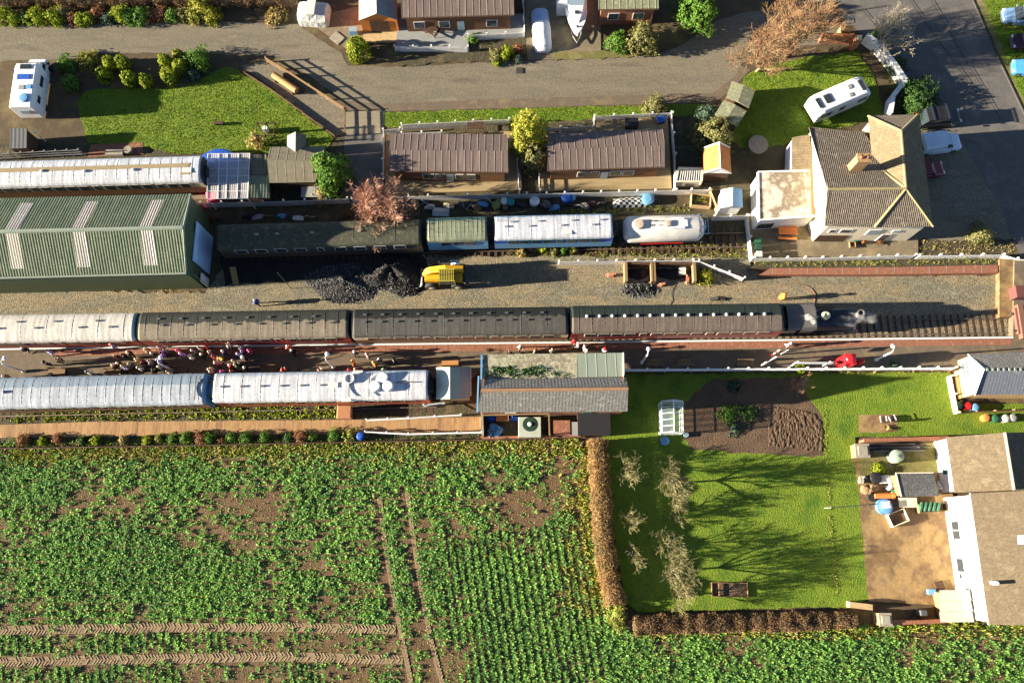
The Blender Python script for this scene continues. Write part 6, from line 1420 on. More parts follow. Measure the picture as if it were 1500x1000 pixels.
# hedges
def hedge(label, px, w, h, leaf, n, size=.05, name='hedge', h1=None):
    pts = PP(px); segs = []
    for a, b in zip(pts, pts[1:]): segs.append((a, b, (b - a).length))
    tot = sum(s[2] for s in segs); cs = []; t = T(name, label, 'hedge', pts[0]); m = MB()
    for a, b, L in segs:
        k = int(n * L / tot); f = NP.rand(k); d = (b - a) / L; nn = np.array([-d.y, d.x])
        xy = np.array(a)[:2] + f[:, None] * (np.array(b) - np.array(a))[:2]
        s = NP.rand(k) * 2 - 1; wob = 1 + .1 * np.sin(f * L * .7) + .09 * np.sin(f * L * 2.9 + 1) + .07 * np.sin(f * L * 5.3)
        top = h * np.clip(1.06 - s ** 4 * .5, .2, 1.2) * (.92 + .16 * NP.rand(k)) * (1 + .07 * np.sin(f * L * .9) + .06 * np.sin(f * L * 3.7 + 2))
        z = np.where(NP.rand(k) < .55, top, NP.rand(k) * top); s2 = np.where(z < top * .8, np.sign(s) * (.8 + .22 * NP.rand(k)), s)
        cs.append(np.concatenate([xy + nn * (s2 * w / 2 * wob)[:, None], z[:, None]], 1))
        q = (b - a).normalized(); m.bar(a - q * .0, b, w * .6, h * .7)
    c = np.concatenate(cs); k = len(c); d = NP.randn(k, 3); d[:, 2] = np.abs(d[:, 2]) + .3; d /= np.linalg.norm(d, axis=1)[:, None]; a = np.cross(d, NP.randn(k, 3)); a /= np.linalg.norm(a, axis=1)[:, None]
    o = quads('twigs', c, a * size * .3, d * (size * 2.2 * (.6 + .8 * NP.rand(k)))[:, None], LEAF[leaf]); o.data.transform(Matrix.Translation(-pts[0])); o.parent = t
    o2 = m.build('hedge_core', BARK, loc=(0, 0, 0)); o2.data.transform(Matrix.Translation(-pts[0])); o2.parent = t; return t
hedge('tall trimmed beech hedge, warm brown, between the field and the garden', [(874, 646), (877, 700), (882, 780), (889, 840), (900, 882)], 1.7, 1.7, 'hedge', 26000, .06)
hedge('low brown hedge along the bottom of the garden lawn', [(926, 915), (1000, 912), (1120, 910), (1248, 907)], 1.45, 1.05, 'brownhedge', 24000, .06)
hedge('dark bare hedge along the very top left edge', [(-20, 4), (150, 3), (300, 2), (440, 4)], 1.8, 1.3, 'brownhedge', 22000, .06)
bush('yellow green overgrown end of the tall beech hedge', 903, 896, .95, 1.2, 'weed', n=700, seed=150, ry=1.6)
# dug furrows
m = MB(); rd = random.Random(8)
for i in range(30):
    f0 = i / 29; a = (1136 + 56 * f0, 597 + 6 * f0 + 10 * max(0, f0 - .6)); b = (1126 + 70 * f0 + 8 * f0 * f0, 661 - 8 * (1 - f0)); n_ = 14; pts = []
    for k in range(n_ + 1):
        f = k / n_; cx = a[0] + (b[0] - a[0]) * f + 14 * math.sin(math.pi * f) * (f0 - .25); cy = a[1] + (b[1] - a[1]) * f
        pts.append(P(min(1203, cx + rd.uniform(-.9, .9)), cy + rd.uniform(-.5, .5), .05 + rd.uniform(-.02, .03)))
    m.tube(pts, [.10 + rd.uniform(-.03, .04) for _ in pts], 6)
tag(m.build('soil_furrows', MG['plough']), kind='structure')
stones('soil_clods', scatter(W([(1008, 638), (1120, 640), (1204, 612), (1206, 668), (1100, 663), (1012, 658)]), 34), ML('soil_clod', [(.16, .11, .065), (.10, .07, .04), (.20, .15, .09)], .95, 0), .05, .14, .02)
# ---------------------------------------------------------------- people
def skinned(nodes, edges, root, sub=1):
    """one continuous surface grown over a skeleton: nodes = [(co, radius)]"""
    me = bpy.data.meshes.new('skeleton'); me.from_pydata([n[0] for n in nodes], edges, []); o = bpy.data.objects.new('skeleton', me); COL.objects.link(o)
    sm = o.modifiers.new('skin', 'SKIN'); sm.use_smooth_shade = True
    for i, n in enumerate(nodes):
        v = me.skin_vertices[0].data[i]; r = n[1]; v.radius = r if isinstance(r, tuple) else (r, r); v.use_root = (i == root)
    if sub: o.modifiers.new('sub', 'SUBSURF').levels = sub
    dg = bpy.context.evaluated_depsgraph_get(); r = bpy.data.meshes.new_from_object(o.evaluated_get(dg)); bpy.data.objects.remove(o); bpy.data.meshes.remove(me); return r
def merge(meshes, name):
    bm = bmesh.new()
    for m in meshes: bm.from_mesh(m)
    out = bpy.data.meshes.new(name); bm.to_mesh(out); bm.free()
    out.polygons.foreach_set('use_smooth', [True] * len(out.polygons)); return out
SKIN = F('skin', (.52, .33, .24), .6); CLOTH, HAIR, TROU = MO('coat_cloth', .85), MO('hair', .6), MO('trouser_cloth', .85)
SHOE = F('shoe', (.03, .025, .02), .5); EYE = F('eye', (.02, .02, .02), .2)
def pose(kind):
    st = {'stand': (.0, .0), 'walk': (.28, -.26), 'wide': (.08, -.06)}[kind]
    hips, knees, ank, toes = [], [], [], []
    N = [((0, 0, .95), (.13, .17)), ((0, 0, 1.15), (.115, .15)), ((.01, 0, 1.36), (.12, .18)), ((.0, 0, 1.47), (.07, .09)), ((.015, 0, 1.53), .055), ((.03, 0, 1.60), (.085, .075)), ((.035, 0, 1.69), (.098, .08)), ((.02, 0, 1.755), (.07, .06))]
    E = [(0, 1), (1, 2), (2, 3), (3, 4), (4, 5), (5, 6), (6, 7)]
    nose = len(N); N.append(((.135, 0, 1.645), .014)); E.append((5, nose))
    for s in (-1, 1):
        N.append(((.03, s * .085, 1.66), .018)); E.append((6, len(N) - 1))
    legs, arms = [], []
    for s, f in ((-1, st[0]), (1, st[1])):
        i = len(N); N += [((0, s * .09, .88), .095), ((f * .6 + .02, s * .095, .5), .062), ((f, s * .095, .09), .042), ((f + .13, s * .1, .035), .038)]
        E += [(0, i), (i, i + 1), (i + 1, i + 2), (i + 2, i + 3)]; legs.append(i)
        a = -f * .9; up = kind == 'wide' and s == 1
        j = len(N)
        if kind == 'wide':
            N += [((0, s * .19, 1.40), .06), ((.05, s * .27, 1.14), .046), ((.26, s * .18, 1.08), .036), ((.34, s * .14, 1.08), (.036, .02))]; fd = Vector((.9, -s * .3, -.1))
        else:
            N += [((0, s * .19, 1.40), .06), ((a * .35, s * .25, 1.13), .046), ((a * .8 + .05, s * .25, .90), .036), ((a * .9 + .07, s * .245, .81), (.036, .02))]; fd = Vector((.2, 0, -1))
        E += [(2, j), (j, j + 1), (j + 1, j + 2), (j + 2, j + 3)]; arms.append(j)
        h = Vector(N[j + 3][0]); fd.normalize(); sd = Vector((1, 0, .2)) if kind != 'wide' else Vector((0, s, 0))
        for q, L in enumerate((.07, .08, .085, .065)):
            o = h + sd * (.027 - .018 * q); k = len(N); N += [(tuple(o + fd * L * .5), .0095), (tuple(o + fd * L * .95 + sd * .0 + Vector((.01, -s * .012, 0))), .008)]; E += [(j + 3, k), (k, k + 1)]
        k = len(N); o = h + sd * .04 - fd * .03; N += [(tuple(o + Vector((0, -s * .01, 0))), .011), (tuple(o + fd * .05 + sd * .015), .009)]; E += [(j + 2, k), (k, k + 1)]
    body = skinned(N, E, 0)
    g = lambda i, k=1.0, dz=0: ((N[i][0][0], N[i][0][1], N[i][0][2] + dz), tuple(x * k for x in N[i][1]) if isinstance(N[i][1], tuple) else N[i][1] * k)
    cn = [((0, 0, .78), (.155, .205)), g(0, 1.16), g(1, 1.2), g(2, 1.16), g(3, 1.12)]; ce = [(0, 1), (1, 2), (2, 3), (3, 4)]
    for j in arms:
        i = len(cn); cn += [g(j, 1.25), g(j + 1, 1.35), g(j + 2, 1.3)]; ce += [(3, i), (i, i + 1), (i + 1, i + 2)]
    coat = skinned(cn, ce, 1)
    tn = [g(0, 1.08)]; te = []
    for j in legs:
        i = len(tn); tn += [g(j, 1.12), g(j + 1, 1.25), (N[j + 2][0], .06)]; te += [(0, i), (i, i + 1), (i + 1, i + 2)]
    tr = skinned(tn, te, 0)
    shoes = []
    for j in legs: shoes.append(skinned([(N[j + 2][0], .052), ((N[j + 3][0][0] + .02, N[j + 3][0][1], .04), .045)], [(0, 1)], 0))
    return body, coat, tr, shoes
def hairmesh(kind):
    m = MB(); 
    if kind == 'short': m.blob((.005, 0, 1.715), (.118, .102, .098), 2, 12, .03)
    elif kind == 'long': m.loft([[(.0 + x, y, z) for x, y in [(.125 * k * math.cos(t) - sh, .115 * k * math.sin(t)) for t in [2 * math.pi * i / 12 for i in range(12)]]] for z, k, sh in ((1.46, .55, .06), (1.55, .85, .05), (1.66, 1.0, .025), (1.74, .95, .0), (1.80, .6, .0), (1.82, .1, .0))])
    elif kind == 'hat': m.lathe(.03, 0, [(.19, 1.74), (.19, 1.755), (.12, 1.76), (.115, 1.85), (.09, 1.87), (.01, 1.87)], 16)
    else: m.blob((.0, 0, 1.69), (.135, .125, .14), 5, 12, .04)
    me = bpy.data.meshes.new('hair'); me.from_pydata(m.v, [], m.f); me.polygons.foreach_set('use_smooth', [True] * len(me.polygons)); return me
em = MB()
for s in (-1, 1): em.blob((.118, s * .034, 1.675), (.012, .014, .011), 1, 6, 0)
EYES = bpy.data.meshes.new('eyes'); EYES.from_pydata(em.v, [], em.f); EYES.materials.append(EYE)
em = MB(); em.box(.122, 0, 1.598, .012, .045, .01); MOUTH = bpy.data.meshes.new('mouth'); MOUTH.from_pydata(em.v, [], em.f); MOUTH.materials.append(F('lip', (.35, .13, .11), .6))
POSES = {k: pose(k) for k in ('stand', 'walk', 'wide')}
HAIRS = {k: hairmesh(k) for k in ('short', 'long', 'hat', 'hood')}
for b, c, tr_, sh in POSES.values():
    b.materials.append(SKIN); c.materials.append(CLOTH); tr_.materials.append(TROU); [q.materials.append(SHOE) for q in sh]
for m in HAIRS.values(): m.materials.append(HAIR)
PC = dict(black=(.02, .02, .022), navy=(.025, .035, .09), grey=(.22, .22, .23), white=(.75, .74, .70), cream=(.65, .56, .40), beige=(.46, .36, .24), lilac=(.42, .36, .62), purple=(.38, .12, .55), pink=(.75, .10, .28), palepink=(.75, .46, .44), red=(.60, .03, .03), coral=(.78, .16, .12), orange=(.80, .25, .04), yellow=(.62, .52, .16), brown=(.16, .09, .05), tan=(.50, .36, .18), green=(.06, .20, .08), blue=(.05, .12, .45), blond=(.58, .44, .22), darkhair=(.035, .025, .02), ginger=(.35, .14, .05), maroon=(.22, .03, .04))
def person(px, py, coat, hair, kind, pz, face, label, h=1.0, z0=PLZ, trousers='black', group='people on the platform'):
    q = P(px, py, z0 + 1.55 * h); t = T('person', label, 'person', (q.x, q.y, z0), face, group); t.scale = (h, h, h)
    b, c, tr_, sh = POSES[pz]
    for nm, me, col in (('body', b, None), ('coat', c, coat), ('trousers', tr_, trousers), ('shoe', sh[0], None), ('shoe', sh[1], None), ('hat' if kind == 'hat' else ('hood' if kind == 'hood' else 'hair'), HAIRS[kind], hair), ('eyes', EYES, None), ('mouth', MOUTH, None)):
        o = bpy.data.objects.new(nm, me); COL.objects.link(o); o.parent = t
        if col: o.color = (*PC[col], 1)
    return t
prd = random.Random(77)
PEOPLE = [(33, 510, 'black', 'white', 'short', 'wide', 'in black coat with white hair leaning to the left most carriage'),
 (69, 514, 'lilac', 'darkhair', 'short', 'walk', 'in lilac jacket walking alone near the platform edge, far left'), (83, 526, 'tan', 'brown', 'short', 'stand', 'in tan coat behind the dark hatted figure, left'),
 (65, 531, 'black', 'black', 'hat', 'stand', 'in black coat and broad black hat, left part of the platform'), (5, 551, 'brown', 'white', 'short', 'stand', 'in brown coat at the far left beside the silver coach'), (127, 544, 'white', 'grey', 'long', 'wide', 'in white coat at the timber bench end'),
 (163, 504, 'lilac', 'coral', 'hat', 'stand', 'in lilac coat and red hat touching the white coach'), (168, 521, 'maroon', 'beige', 'short', 'stand', 'in maroon coat at the left edge of the crowd'), (179, 520, 'black', 'darkhair', 'hood', 'stand', 'with big dark hood in the left of the crowd'), (187, 516, 'black', 'white', 'short', 'stand', 'white haired in black beside the dark hooded figure'),
 (165, 535, 'brown', 'cream', 'short', 'stand', 'pale haired in brown coat, lower left of the crowd'), (172, 532, 'black', 'white', 'short', 'stand', 'white haired in black, second at the lower left of the crowd'), (179, 536, 'lilac', 'blond', 'long', 'walk', 'with lilac coat and long blond hair in the left of the crowd'), (189, 533, 'navy', 'tan', 'short', 'stand', 'in navy coat and tan hair, lower middle of the left crowd'),
 (199, 526, 'yellow', 'cream', 'long', 'wide', 'in yellow jacket in the thick of the crowd'), (206, 529, 'maroon', 'darkhair', 'short', 'stand', 'in maroon behind the yellow jacket'), (213, 512, 'tan', 'tan', 'long', 'stand', 'in tan coat by the platform line, gap between two carriages'), (222, 517, 'black', 'white', 'short', 'stand', 'white haired in black just below the coach gap'),
 (232, 508, 'palepink', 'grey', 'short', 'walk', 'in pale pink coat at the door of the sandy roofed coach'), (241, 512, 'grey', 'brown', 'short', 'stand', 'in grey coat right of the pale pink one'), (236, 517, 'purple', 'darkhair', 'long', 'stand', 'in purple coat below the pale pink one'), (259, 513, 'pink', 'pink', 'hood', 'walk', 'in bright pink hooded coat, upper crowd'), (264, 517, 'purple', 'blond', 'long', 'stand', 'in purple coat close behind the bright pink hood'),
 (218, 529, 'grey', 'grey', 'short', 'stand', 'in grey coat, grey haired, middle of the crowd'), (230, 527, 'lilac', 'white', 'short', 'walk', 'in lilac with white hair, middle of the crowd'), (202, 538, 'white', 'beige', 'long', 'stand', 'in white jacket at the lower edge of the crowd'), (224, 541, 'black', 'darkhair', 'long', 'wide', 'in black with long dark hair by the bench row'), (232, 537, 'grey', 'white', 'short', 'stand', 'in grey with white hair near the bench row'), (245, 544, 'beige', 'grey', 'short', 'wide', 'in beige jacket near the silver coach'),
 (281, 513, 'grey', 'white', 'short', 'wide', 'in grey with white hair, right group of the crowd'), (277, 522, 'white', 'darkhair', 'short', 'wide', 'in white jacket with dark hair, right group'), (291, 509, 'cream', 'grey', 'short', 'stand', 'in cream coat by the line, right group'), (295, 519, 'black', 'white', 'hood', 'walk', 'in black with white hood, right group'), (301, 508, 'red', 'coral', 'hood', 'walk', 'in red hooded coat by the platform line'), (306, 515, 'grey', 'tan', 'long', 'walk', 'in grey with long tan hair below the red hood'),
 (312, 521, 'maroon', 'maroon', 'hood', 'stand', 'in dark maroon hood, right group'), (320, 522, 'yellow', 'darkhair', 'short', 'wide', 'in yellow coat with arms forward, right group'), (326, 514, 'navy', 'white', 'short', 'wide', 'in navy with white hair, upper right group'), (333, 504, 'white', 'brown', 'short', 'stand', 'in white coat boarding at the coach side'), (348, 518, 'lilac', 'lilac', 'hood', 'walk', 'in lilac hooded coat, right end of the crowd'), (352, 511, 'lilac', 'grey', 'short', 'stand', 'in pale lilac with grey hair, right end of the crowd'),
 (364, 513, 'pink', 'pink', 'hood', 'stand', 'in hot pink coat at the right end of the crowd'), (356, 523, 'black', 'white', 'hat', 'stand', 'in black with round white hat, right end of the crowd'), (341, 528, 'tan', 'cream', 'short', 'stand', 'in tan coat, lower right group'), (344, 534, 'green', 'cream', 'short', 'stand', 'in green coat with pale hair, lower right group'), (336, 535, 'red', 'white', 'short', 'walk', 'in red coat with white hair, lower right group'), (350, 531, 'black', 'grey', 'short', 'stand', 'in black with grey hair, lower right group'),
 (315, 530, 'palepink', 'beige', 'long', 'walk', 'in pale pink coat with beige hair, lower middle'), (324, 544, 'purple', 'pink', 'hood', 'stand', 'with purple coat and pink hood beside the coach gap'), (338, 543, 'brown', 'ginger', 'short', 'stand', 'in brown with ginger hair by the white coach'), (306, 541, 'cream', 'cream', 'long', 'wide', 'in cream coat over the coach gap'), (358, 538, 'black', 'white', 'short', 'stand', 'white haired in black by the white coach'),
 (421, 507, 'coral', 'palepink', 'hood', 'walk', 'in coral jacket at the platform line, apart from the crowd'), (427, 513, 'black', 'white', 'short', 'walk', 'in black with white hair beside the coral jacket'), (413, 542, 'red', 'coral', 'long', 'wide', 'in red coat beside the white coach'), (468, 542, 'palepink', 'brown', 'short', 'wide', 'in pale pink top with brown hair beside the white coach'), (519, 515, 'black', 'white', 'long', 'walk', 'in black with long white hair near the coach gap'),
 (537, 519, 'palepink', 'palepink', 'hood', 'stand', 'in pale pink hooded coat in the sunny patch'), (516, 529, 'orange', 'blond', 'short', 'stand', 'in orange top in the sunny patch'), (547, 531, 'orange', 'yellow', 'hood', 'walk', 'in orange coat with yellow hood in the sunny patch'), (555, 526, 'grey', 'white', 'short', 'stand', 'in grey right beside the yellow hood'), (576, 527, 'black', 'grey', 'short', 'wide', 'in black standing right of the sunny patch'),
 (511, 542, 'pink', 'red', 'hood', 'wide', 'in pink coat, left of two by the white coach'), (520, 541, 'coral', 'cream', 'short', 'wide', 'in coral coat, right of two by the white coach'), (562, 540, 'beige', 'green', 'short', 'wide', 'in beige with green cap by the white coach'),
 (746, 515, 'black', 'brown', 'short', 'walk', 'in black at the left of the station canopy'), (762, 507, 'cream', 'white', 'hood', 'walk', 'in cream hooded coat near the line above the canopy'), (784, 512, 'beige', 'brown', 'short', 'stand', 'in beige at the canopy edge, left of two'), (809, 512, 'beige', 'beige', 'long', 'stand', 'in beige at the canopy edge, right of two'),
 (841, 499, 'red', 'red', 'hood', 'walk', 'in bright red coat at the carriage door by the station canopy'), (847, 503, 'grey', 'white', 'short', 'wide', 'in grey beside the bright red coat'), (857, 508, 'white', 'grey', 'short', 'wide', 'in white coat above the canopy end'), (860, 513, 'cream', 'cream', 'short', 'stand', 'in cream coat under the edge of the canopy end'), (886, 512, 'white', 'red', 'hat', 'stand', 'in white with red hat above the pale canopy'),
 (1158, 503, 'white', 'white', 'hood', 'walk', 'in white hooded coat walking alone beside the locomotive'), ]
for x, y, c, h, k, pz, lb in PEOPLE:
    person(x, y, c, h, k, pz, prd.uniform(0, 6.28), 'person ' + lb, prd.uniform(.93, 1.04), trousers=prd.choice(['black', 'navy', 'grey', 'brown', 'black']))
person(373, 440, 'blue', 'white', 'short', 'walk', R(160), 'person in blue top walking alone on the ballast near the coal', 1.0, 0, 'navy', None)
person(1149, 432, 'orange', 'orange', 'hat', 'wide', R(200), 'person in orange high visibility jacket on the ballast by the hose', 1.0, 0, 'orange', None)

# ---------------------------------------------------------------- platform furniture
def lamp(label, hx, hy, bx, by, z0=PLZ):
    p = P(bx, by, z0); t = T('platform_lamp', label, 'street lamp', p, 0, 'white platform lamps'); q = P(hx, hy, z0 + 3.6) - p
    m = MB(); m.lathe(0, 0, [(.16, 0), (.16, .3), (.08, .45), (.07, 3.4), (.05, 3.5)], 10); fixn(m.build('post', MT['white'], t))
    m = MB(); m.tube([(0, 0, 3.4), (.0, .15, 3.7), (.1, .45, 3.75), (.1, .55, 3.62)], .035, 6); m.build('swan_neck', MT['white'], t)
    m = MB(); m.lathe(.1, .55, [(.05, 3.60), (.2, 3.47), (.2, 3.44), (.02, 3.42)], 14); fixn(m.build('lamp_shade', MT['white'], t)); return t
for lb, x, y in (('white swan neck lamp among the left platform end', 36, 544), ('white swan neck lamp beside the sunny patch of platform', 489, 538), ('white swan neck lamp in the shade right of the station canopy', 940, 531), ('white swan neck lamp at the right end of the platform', 1283, 527), ('white swan neck lamp behind the crowd by the silver coach', 255, 543)):
    lamp(lb, 0, 0, x, y)
def bench(label, px, py, rz=0, L=1.6):
    t = T('platform_bench', label, 'bench', P(px, py, PLZ), rz, 'benches on the platform')
    for i in range(2):
        m = MB(); m.box((-1, 1)[i] * (L / 2 - .15), 0, .22, .08, .5, .44); m.box((-1, 1)[i] * (L / 2 - .15), -.24, .6, .08, .06, .7); m.build('leg', MT['iron'], t)
    m = MB()
    for k in range(4): m.box(0, -.18 + k * .13, .46, L, .1, .04)
    m.build('seat', MT['wood'], t)
    m = MB()
    for k in range(3): m.box(0, -.27, .6 + k * .14, L, .04, .1)
    m.build('backrest', MT['wood'], t)
for lb, x, y in (('slatted bench in sun at the left end of the platform', 87, 545), ('bench beside the crowd, second from the left end', 168, 546), ('bench near the right end of the silver coach', 264, 543), ('bench in the shade beside the person in red', 395, 541), ('bench below the platform lamp right of the station', 958, 533), ('bench in the shade between two lamps, third right of the canopy', 1003, 533), ('bench nearest the white sign board', 1090, 533)):
    bench(lb, x, y, math.pi)
# signboards, red telephone box, planters
def board(label, px, py, rz, w, h, z, mat='white'):
    t = T('sign_board', label, 'sign', P(px, py, PLZ), rz)
    for s in (-1, 1):
        m = MB(); m.box(s * w * .42, 0, (z + h) / 2, .1, .1, z + h); m.build('post', MT['white'], t)
    m = MB(); m.box(0, -.07, z + h / 2, w, .05, h); bevel(m.build('panel', MT[mat], t), .01)
board('long white station name board without readable lettering by the fence', 1182, 536, 0, 3.6, .7, 1.3)
board('tilted white notice board beside the red and white signal post', 1121, 532, R(28), 1.3, .6, 1.2)
t = T('signal_post', 'slim red and white banded post beside the tilted notice board', 'post', P(1131, 520, PLZ))
for i in range(4):
    m = MB(); m.tube([(0, 0, i * .55), (0, 0, i * .55 + .55)], .07, 8); m.build('band', MT['red'] if i % 2 == 0 else MT['white'], t)
m = MB(); m.box(.45, -.2, 2.3, .8, .08, .35, .5); m.build('signal_arm', MT['white'], t)
t = T('telephone_box', 'red telephone box against the platform fence', 'telephone box', P(1232, 533, PLZ))
RD = F('post_office_red', (.62, .015, .02), .35)
m = MB(); m.box(0, 0, .12, 1.0, 1.0, .24)
for x in (-.42, .42):
    for y in (-.42, .42): m.box(x, y, 1.15, .12, .12, 1.9)
for z in (.5, .8, 1.1, 1.4, 1.7):
    for s in (-1, 1): m.box(0, s * .43, z, .76, .05, .05); m.box(s * .43, 0, z, .05, .76, .05)
m.box(0, 0, 2.2, .98, .98, .3); m.build('frame', RD, t)
m = MB(); m.blob((0, 0, 2.34), (.48, .48, .2), 1, 16, 0); m.build('domed_roof', RD, t)
m = MB(); m.box(0, 0, 1.15, .78, .78, 1.8); m.build('panes', MT['glass'], t)
t = T('pillar_box', 'small red pillar box right of the telephone box', 'post box', P(1255, 532, PLZ)); m = MB(); m.lathe(0, 0, [(.26, 0), (.26, .12), (.22, .15), (.22, 1.15)], 16); fixn(m.build('pillar', RD, t)); m = MB(); m.lathe(0, 0, [(.27, 1.15), (.27, 1.24), (.15, 1.34), (.01, 1.36)], 16); fixn(m.build('cap', RD, t)); m = MB(); m.box(.2, 0, .95, .08, .22, .05); m.build('slot', MT['black'], t)
for lb, x, y in (('square timber planter left of the three in the shade', 958, 535), ('square timber planter in the middle of the three in the shade', 1042, 535)):
    pass
bush('small yellow green plant under the long white name board', 1171, 539, .45, .5, 'lime', n=160, seed=201, z0=PLZ)
bush('straw coloured plant beside the red pillar box', 1311, 536, .4, .4, 'bluegreen', n=160, seed=202, z0=PLZ)
# ---------------------------------------------------------------- yards and gardens
def crate(name, label, cat, px, py, sx, sy, h, mat, rz=0, z0=0.0, slats=True, lid=None, group=None):
    t = T(name, label, cat, P(px, py, z0), rz, group); M_ = MT[mat] if isinstance(mat, str) else mat
    m = MB(); e = .05
    for s in (-1, 1): m.box(0, s * (sy / 2 - e / 2), h / 2, sx, e, h); m.box(s * (sx / 2 - e / 2), 0, h / 2, e, sy - 2 * e, h)
    m.box(0, 0, .04, sx - 2 * e, sy - 2 * e, .05); m.build('sides', M_, t)
    m = MB(); m.box(0, 0, (h + .03) if lid else h * .45, sx + (.08 if lid else -.12), sy + (.08 if lid else -.12), .06 if lid else .04); m.build('lid' if lid else 'contents', MT[lid] if lid else MG['plough'], t); return t
def barrel(name, label, cat, px, py, r, h, mat, z0=0.0, lid=None, ring=False, group=None):
    t = T(name, label, cat, P(px, py, z0), 0, group); M_ = MT[mat] if isinstance(mat, str) else mat
    m = MB(); pr = [(r * .85, 0), (r, h * .3), (r, h * .7), (r * .95, h)]
    if ring: pr += [(r * .8, h), (r * .75, h * .25), (.01, h * .25)]
    else: pr += [(r * .6, h + .05), (.01, h + .06)]
    m.lathe(0, 0, pr, 18); fixn(m.build('drum', M_, t))
    m = MB(); m.lathe(0, 0, [(r * 1.02, h * .93), (r * 1.05, h * .96), (r * 1.02, h * .99)], 18); m.build('rim', MT[lid] if lid else M_, t); return t
def picnic(label, px, py, rz, mat, L=1.7, z0=0.0):
    t = T('picnic_table', label, 'picnic table', P(px, py, z0), rz); M_ = MT[mat]
    m = MB()
    for k in range(5): m.box(0, -.32 + .16 * k, .74, L, .14, .04)
    m.build('table_top', M_, t)
    for s in (-1, 1):
        m = MB(); m.box(0, s * .68, .44, L, .26, .05); m.build('bench_seat', M_, t)
        m = MB(); m.tube([(s * L * .35, -.68, 0), (s * L * .35, -.25, .72)], .045, 4); m.tube([(s * L * .35, .68, 0), (s * L * .35, .25, .72)], .045, 4); m.box(s * L * .35, 0, .38, .06, 1.5, .09); m.build('trestle', M_, t)
picnic('reddish brown picnic table below the flat roofed extension', 1151, 342, R(-2), 'orange', 1.9)
picnic('dark brown picnic table on the deck of the left brown lodge', 697, 189, R(5), 'dark_wood', 1.7, .35)
picnic('dark picnic table on the terrace of the top lodge', 633, 48, R(60), 'dark_wood', 1.2, .35)
crate('black_table', 'square black table on the deck above the right brown lodge', 'table', 924, 184, 1.3, .9, .7, 'black', 0, .35, lid='black')
crate('garden_bench', 'small dark garden seat with blue cushion at the right lodge corner', 'garden seat', 967, 178, .8, .6, .5, 'dark_wood', .3, .35, lid='blue')
# gravel bed log bench
t = T('log_bench', 'long orange brown timber bench table on the gravel bed', 'bench', P(420, 126, 0), R(-36)); m = MB(); m.tube([(-1.6, 0, .62), (1.6, 0, .62)], .36, 14); m.build('log_top', M('log_wood', [(.42, .24, .09), (.32, .17, .06)], 2, .7, .01, 6, stretch=(.4, 4, 4)), t)
for x in (-1.2, 1.2):
    m = MB(); m.box(x, 0, .22, .16, .9, .44); m.build('leg', MT['dark_wood'], t)
for i, (x, y) in enumerate([(424, 116), (440, 131)]):
    t = T('garden_bench', 'small dark bench behind the log table, %s' % ('upper of two' if i == 0 else 'lower of two'), 'bench', P(x, y, 0), R(-36)); m = MB(); m.box(0, 0, .45, 1.3, .4, .06); m.build('seat', MT['dark_wood'], t)
    for s in (-.5, .5):
        m = MB(); m.box(s, 0, .21, .08, .36, .42); m.build('leg', MT['dark_wood'], t)
t = T('lawn_bench', 'small dark bench with a thin shadow standing on the top lawn', 'bench', P(322, 183, 0)); m = MB(); m.box(0, 0, .45, .9, .3, .06); m.build('seat', MT['dark_wood'], t)
for s in (-.35, .35):
    m = MB(); m.box(s, 0, .21, .06, .28, .42); m.build('leg', MT['dark_wood'], t)
t = T('arbour', 'thin dark timber pergola frame beside the straw coloured clump', 'pergola', P(398, 205, 0))
for x in (-.9, 0, .9):
    for y in (-.7, .7):
        m = MB(); m.box(x, y, 1.1, .09, .09, 2.2); m.build('post', MT['dark_wood'], t)
m = MB(); m.box(0, -.7, 2.22, 2.2, .08, .1); m.box(0, .7, 2.22, 2.2, .08, .1)
for x in (-.9, 0, .9): m.box(x, 0, 2.3, .07, 1.8, .07)
m.build('rafters', MT['dark_wood'], t)
barrel('white_urn', 'white stone urn at the edge of the top lawn', 'urn', 391, 193, .28, .8, 'white', ring=True)
# scrap strip below the lodges
G_ = 'drums and pots in the scrap strip'
for i, (x, y, r, h, mt, lb) in enumerate([(727, 300, .42, .7, 'olive', 'olive green tyre planter, lower left of the ring of pots'), (732, 294, .38, .6, 'olive', 'olive tyre planter beside the white rimmed pot'), (739, 294, .36, .7, 'white', 'white rimmed pot above the small brown one'), (740, 301, .3, .4, 'wood', 'small brown pot in the ring of pots'), (748, 295, .4, .8, 'teal', 'teal drum right of the ring of pots'), (783, 294, .5, .7, 'white', 'large white ring shaped tub beside the dark grey drum'), (801, 299, .42, .7, 'dgrey', 'dark grey drum left of the long dark trough'), (830, 288.5, .55, .8, 'blue', 'bright blue round drum on the dark trough'), (837, 287.5, .42, .7, 'lblue', 'paler blue drum touching the bright blue one')]):
    barrel('garden_drum', lb, 'drum', x, y + 4, r, h, F('olive_rubber_%d' % i, (.22, .24, .06), .8) if mt == 'olive' else mt, ring=mt in ('olive', 'white', 'wood'), group=G_)
crate('dark_trough', 'long dark trough carrying the blue drums', 'trough', 829, 295, 2.9, 1.1, .25, 'iron')
t = T('chequered_cover', 'black and white chequered cover over a long low pile', 'cover', P(922, 297, 0), R(3))
CK = F('white_cloth', (.75, .75, .72), .8)
m = MB(); nx, ny = 22, 9; vs = []
for i in range(nx + 1):
    for j in range(ny + 1):
        u, v = i / nx, j / ny; vs.append(((u - .5) * 3.4 + .05 * math.sin(9 * v), (v - .5) * 1.15 * (.8 + .2 * math.sin(3 * u)), .05 + .42 * math.sin(math.pi * v) * (.75 + .25 * math.sin(5 * u + 1)) * min(1, 6 * u, 6 * (1 - u))))
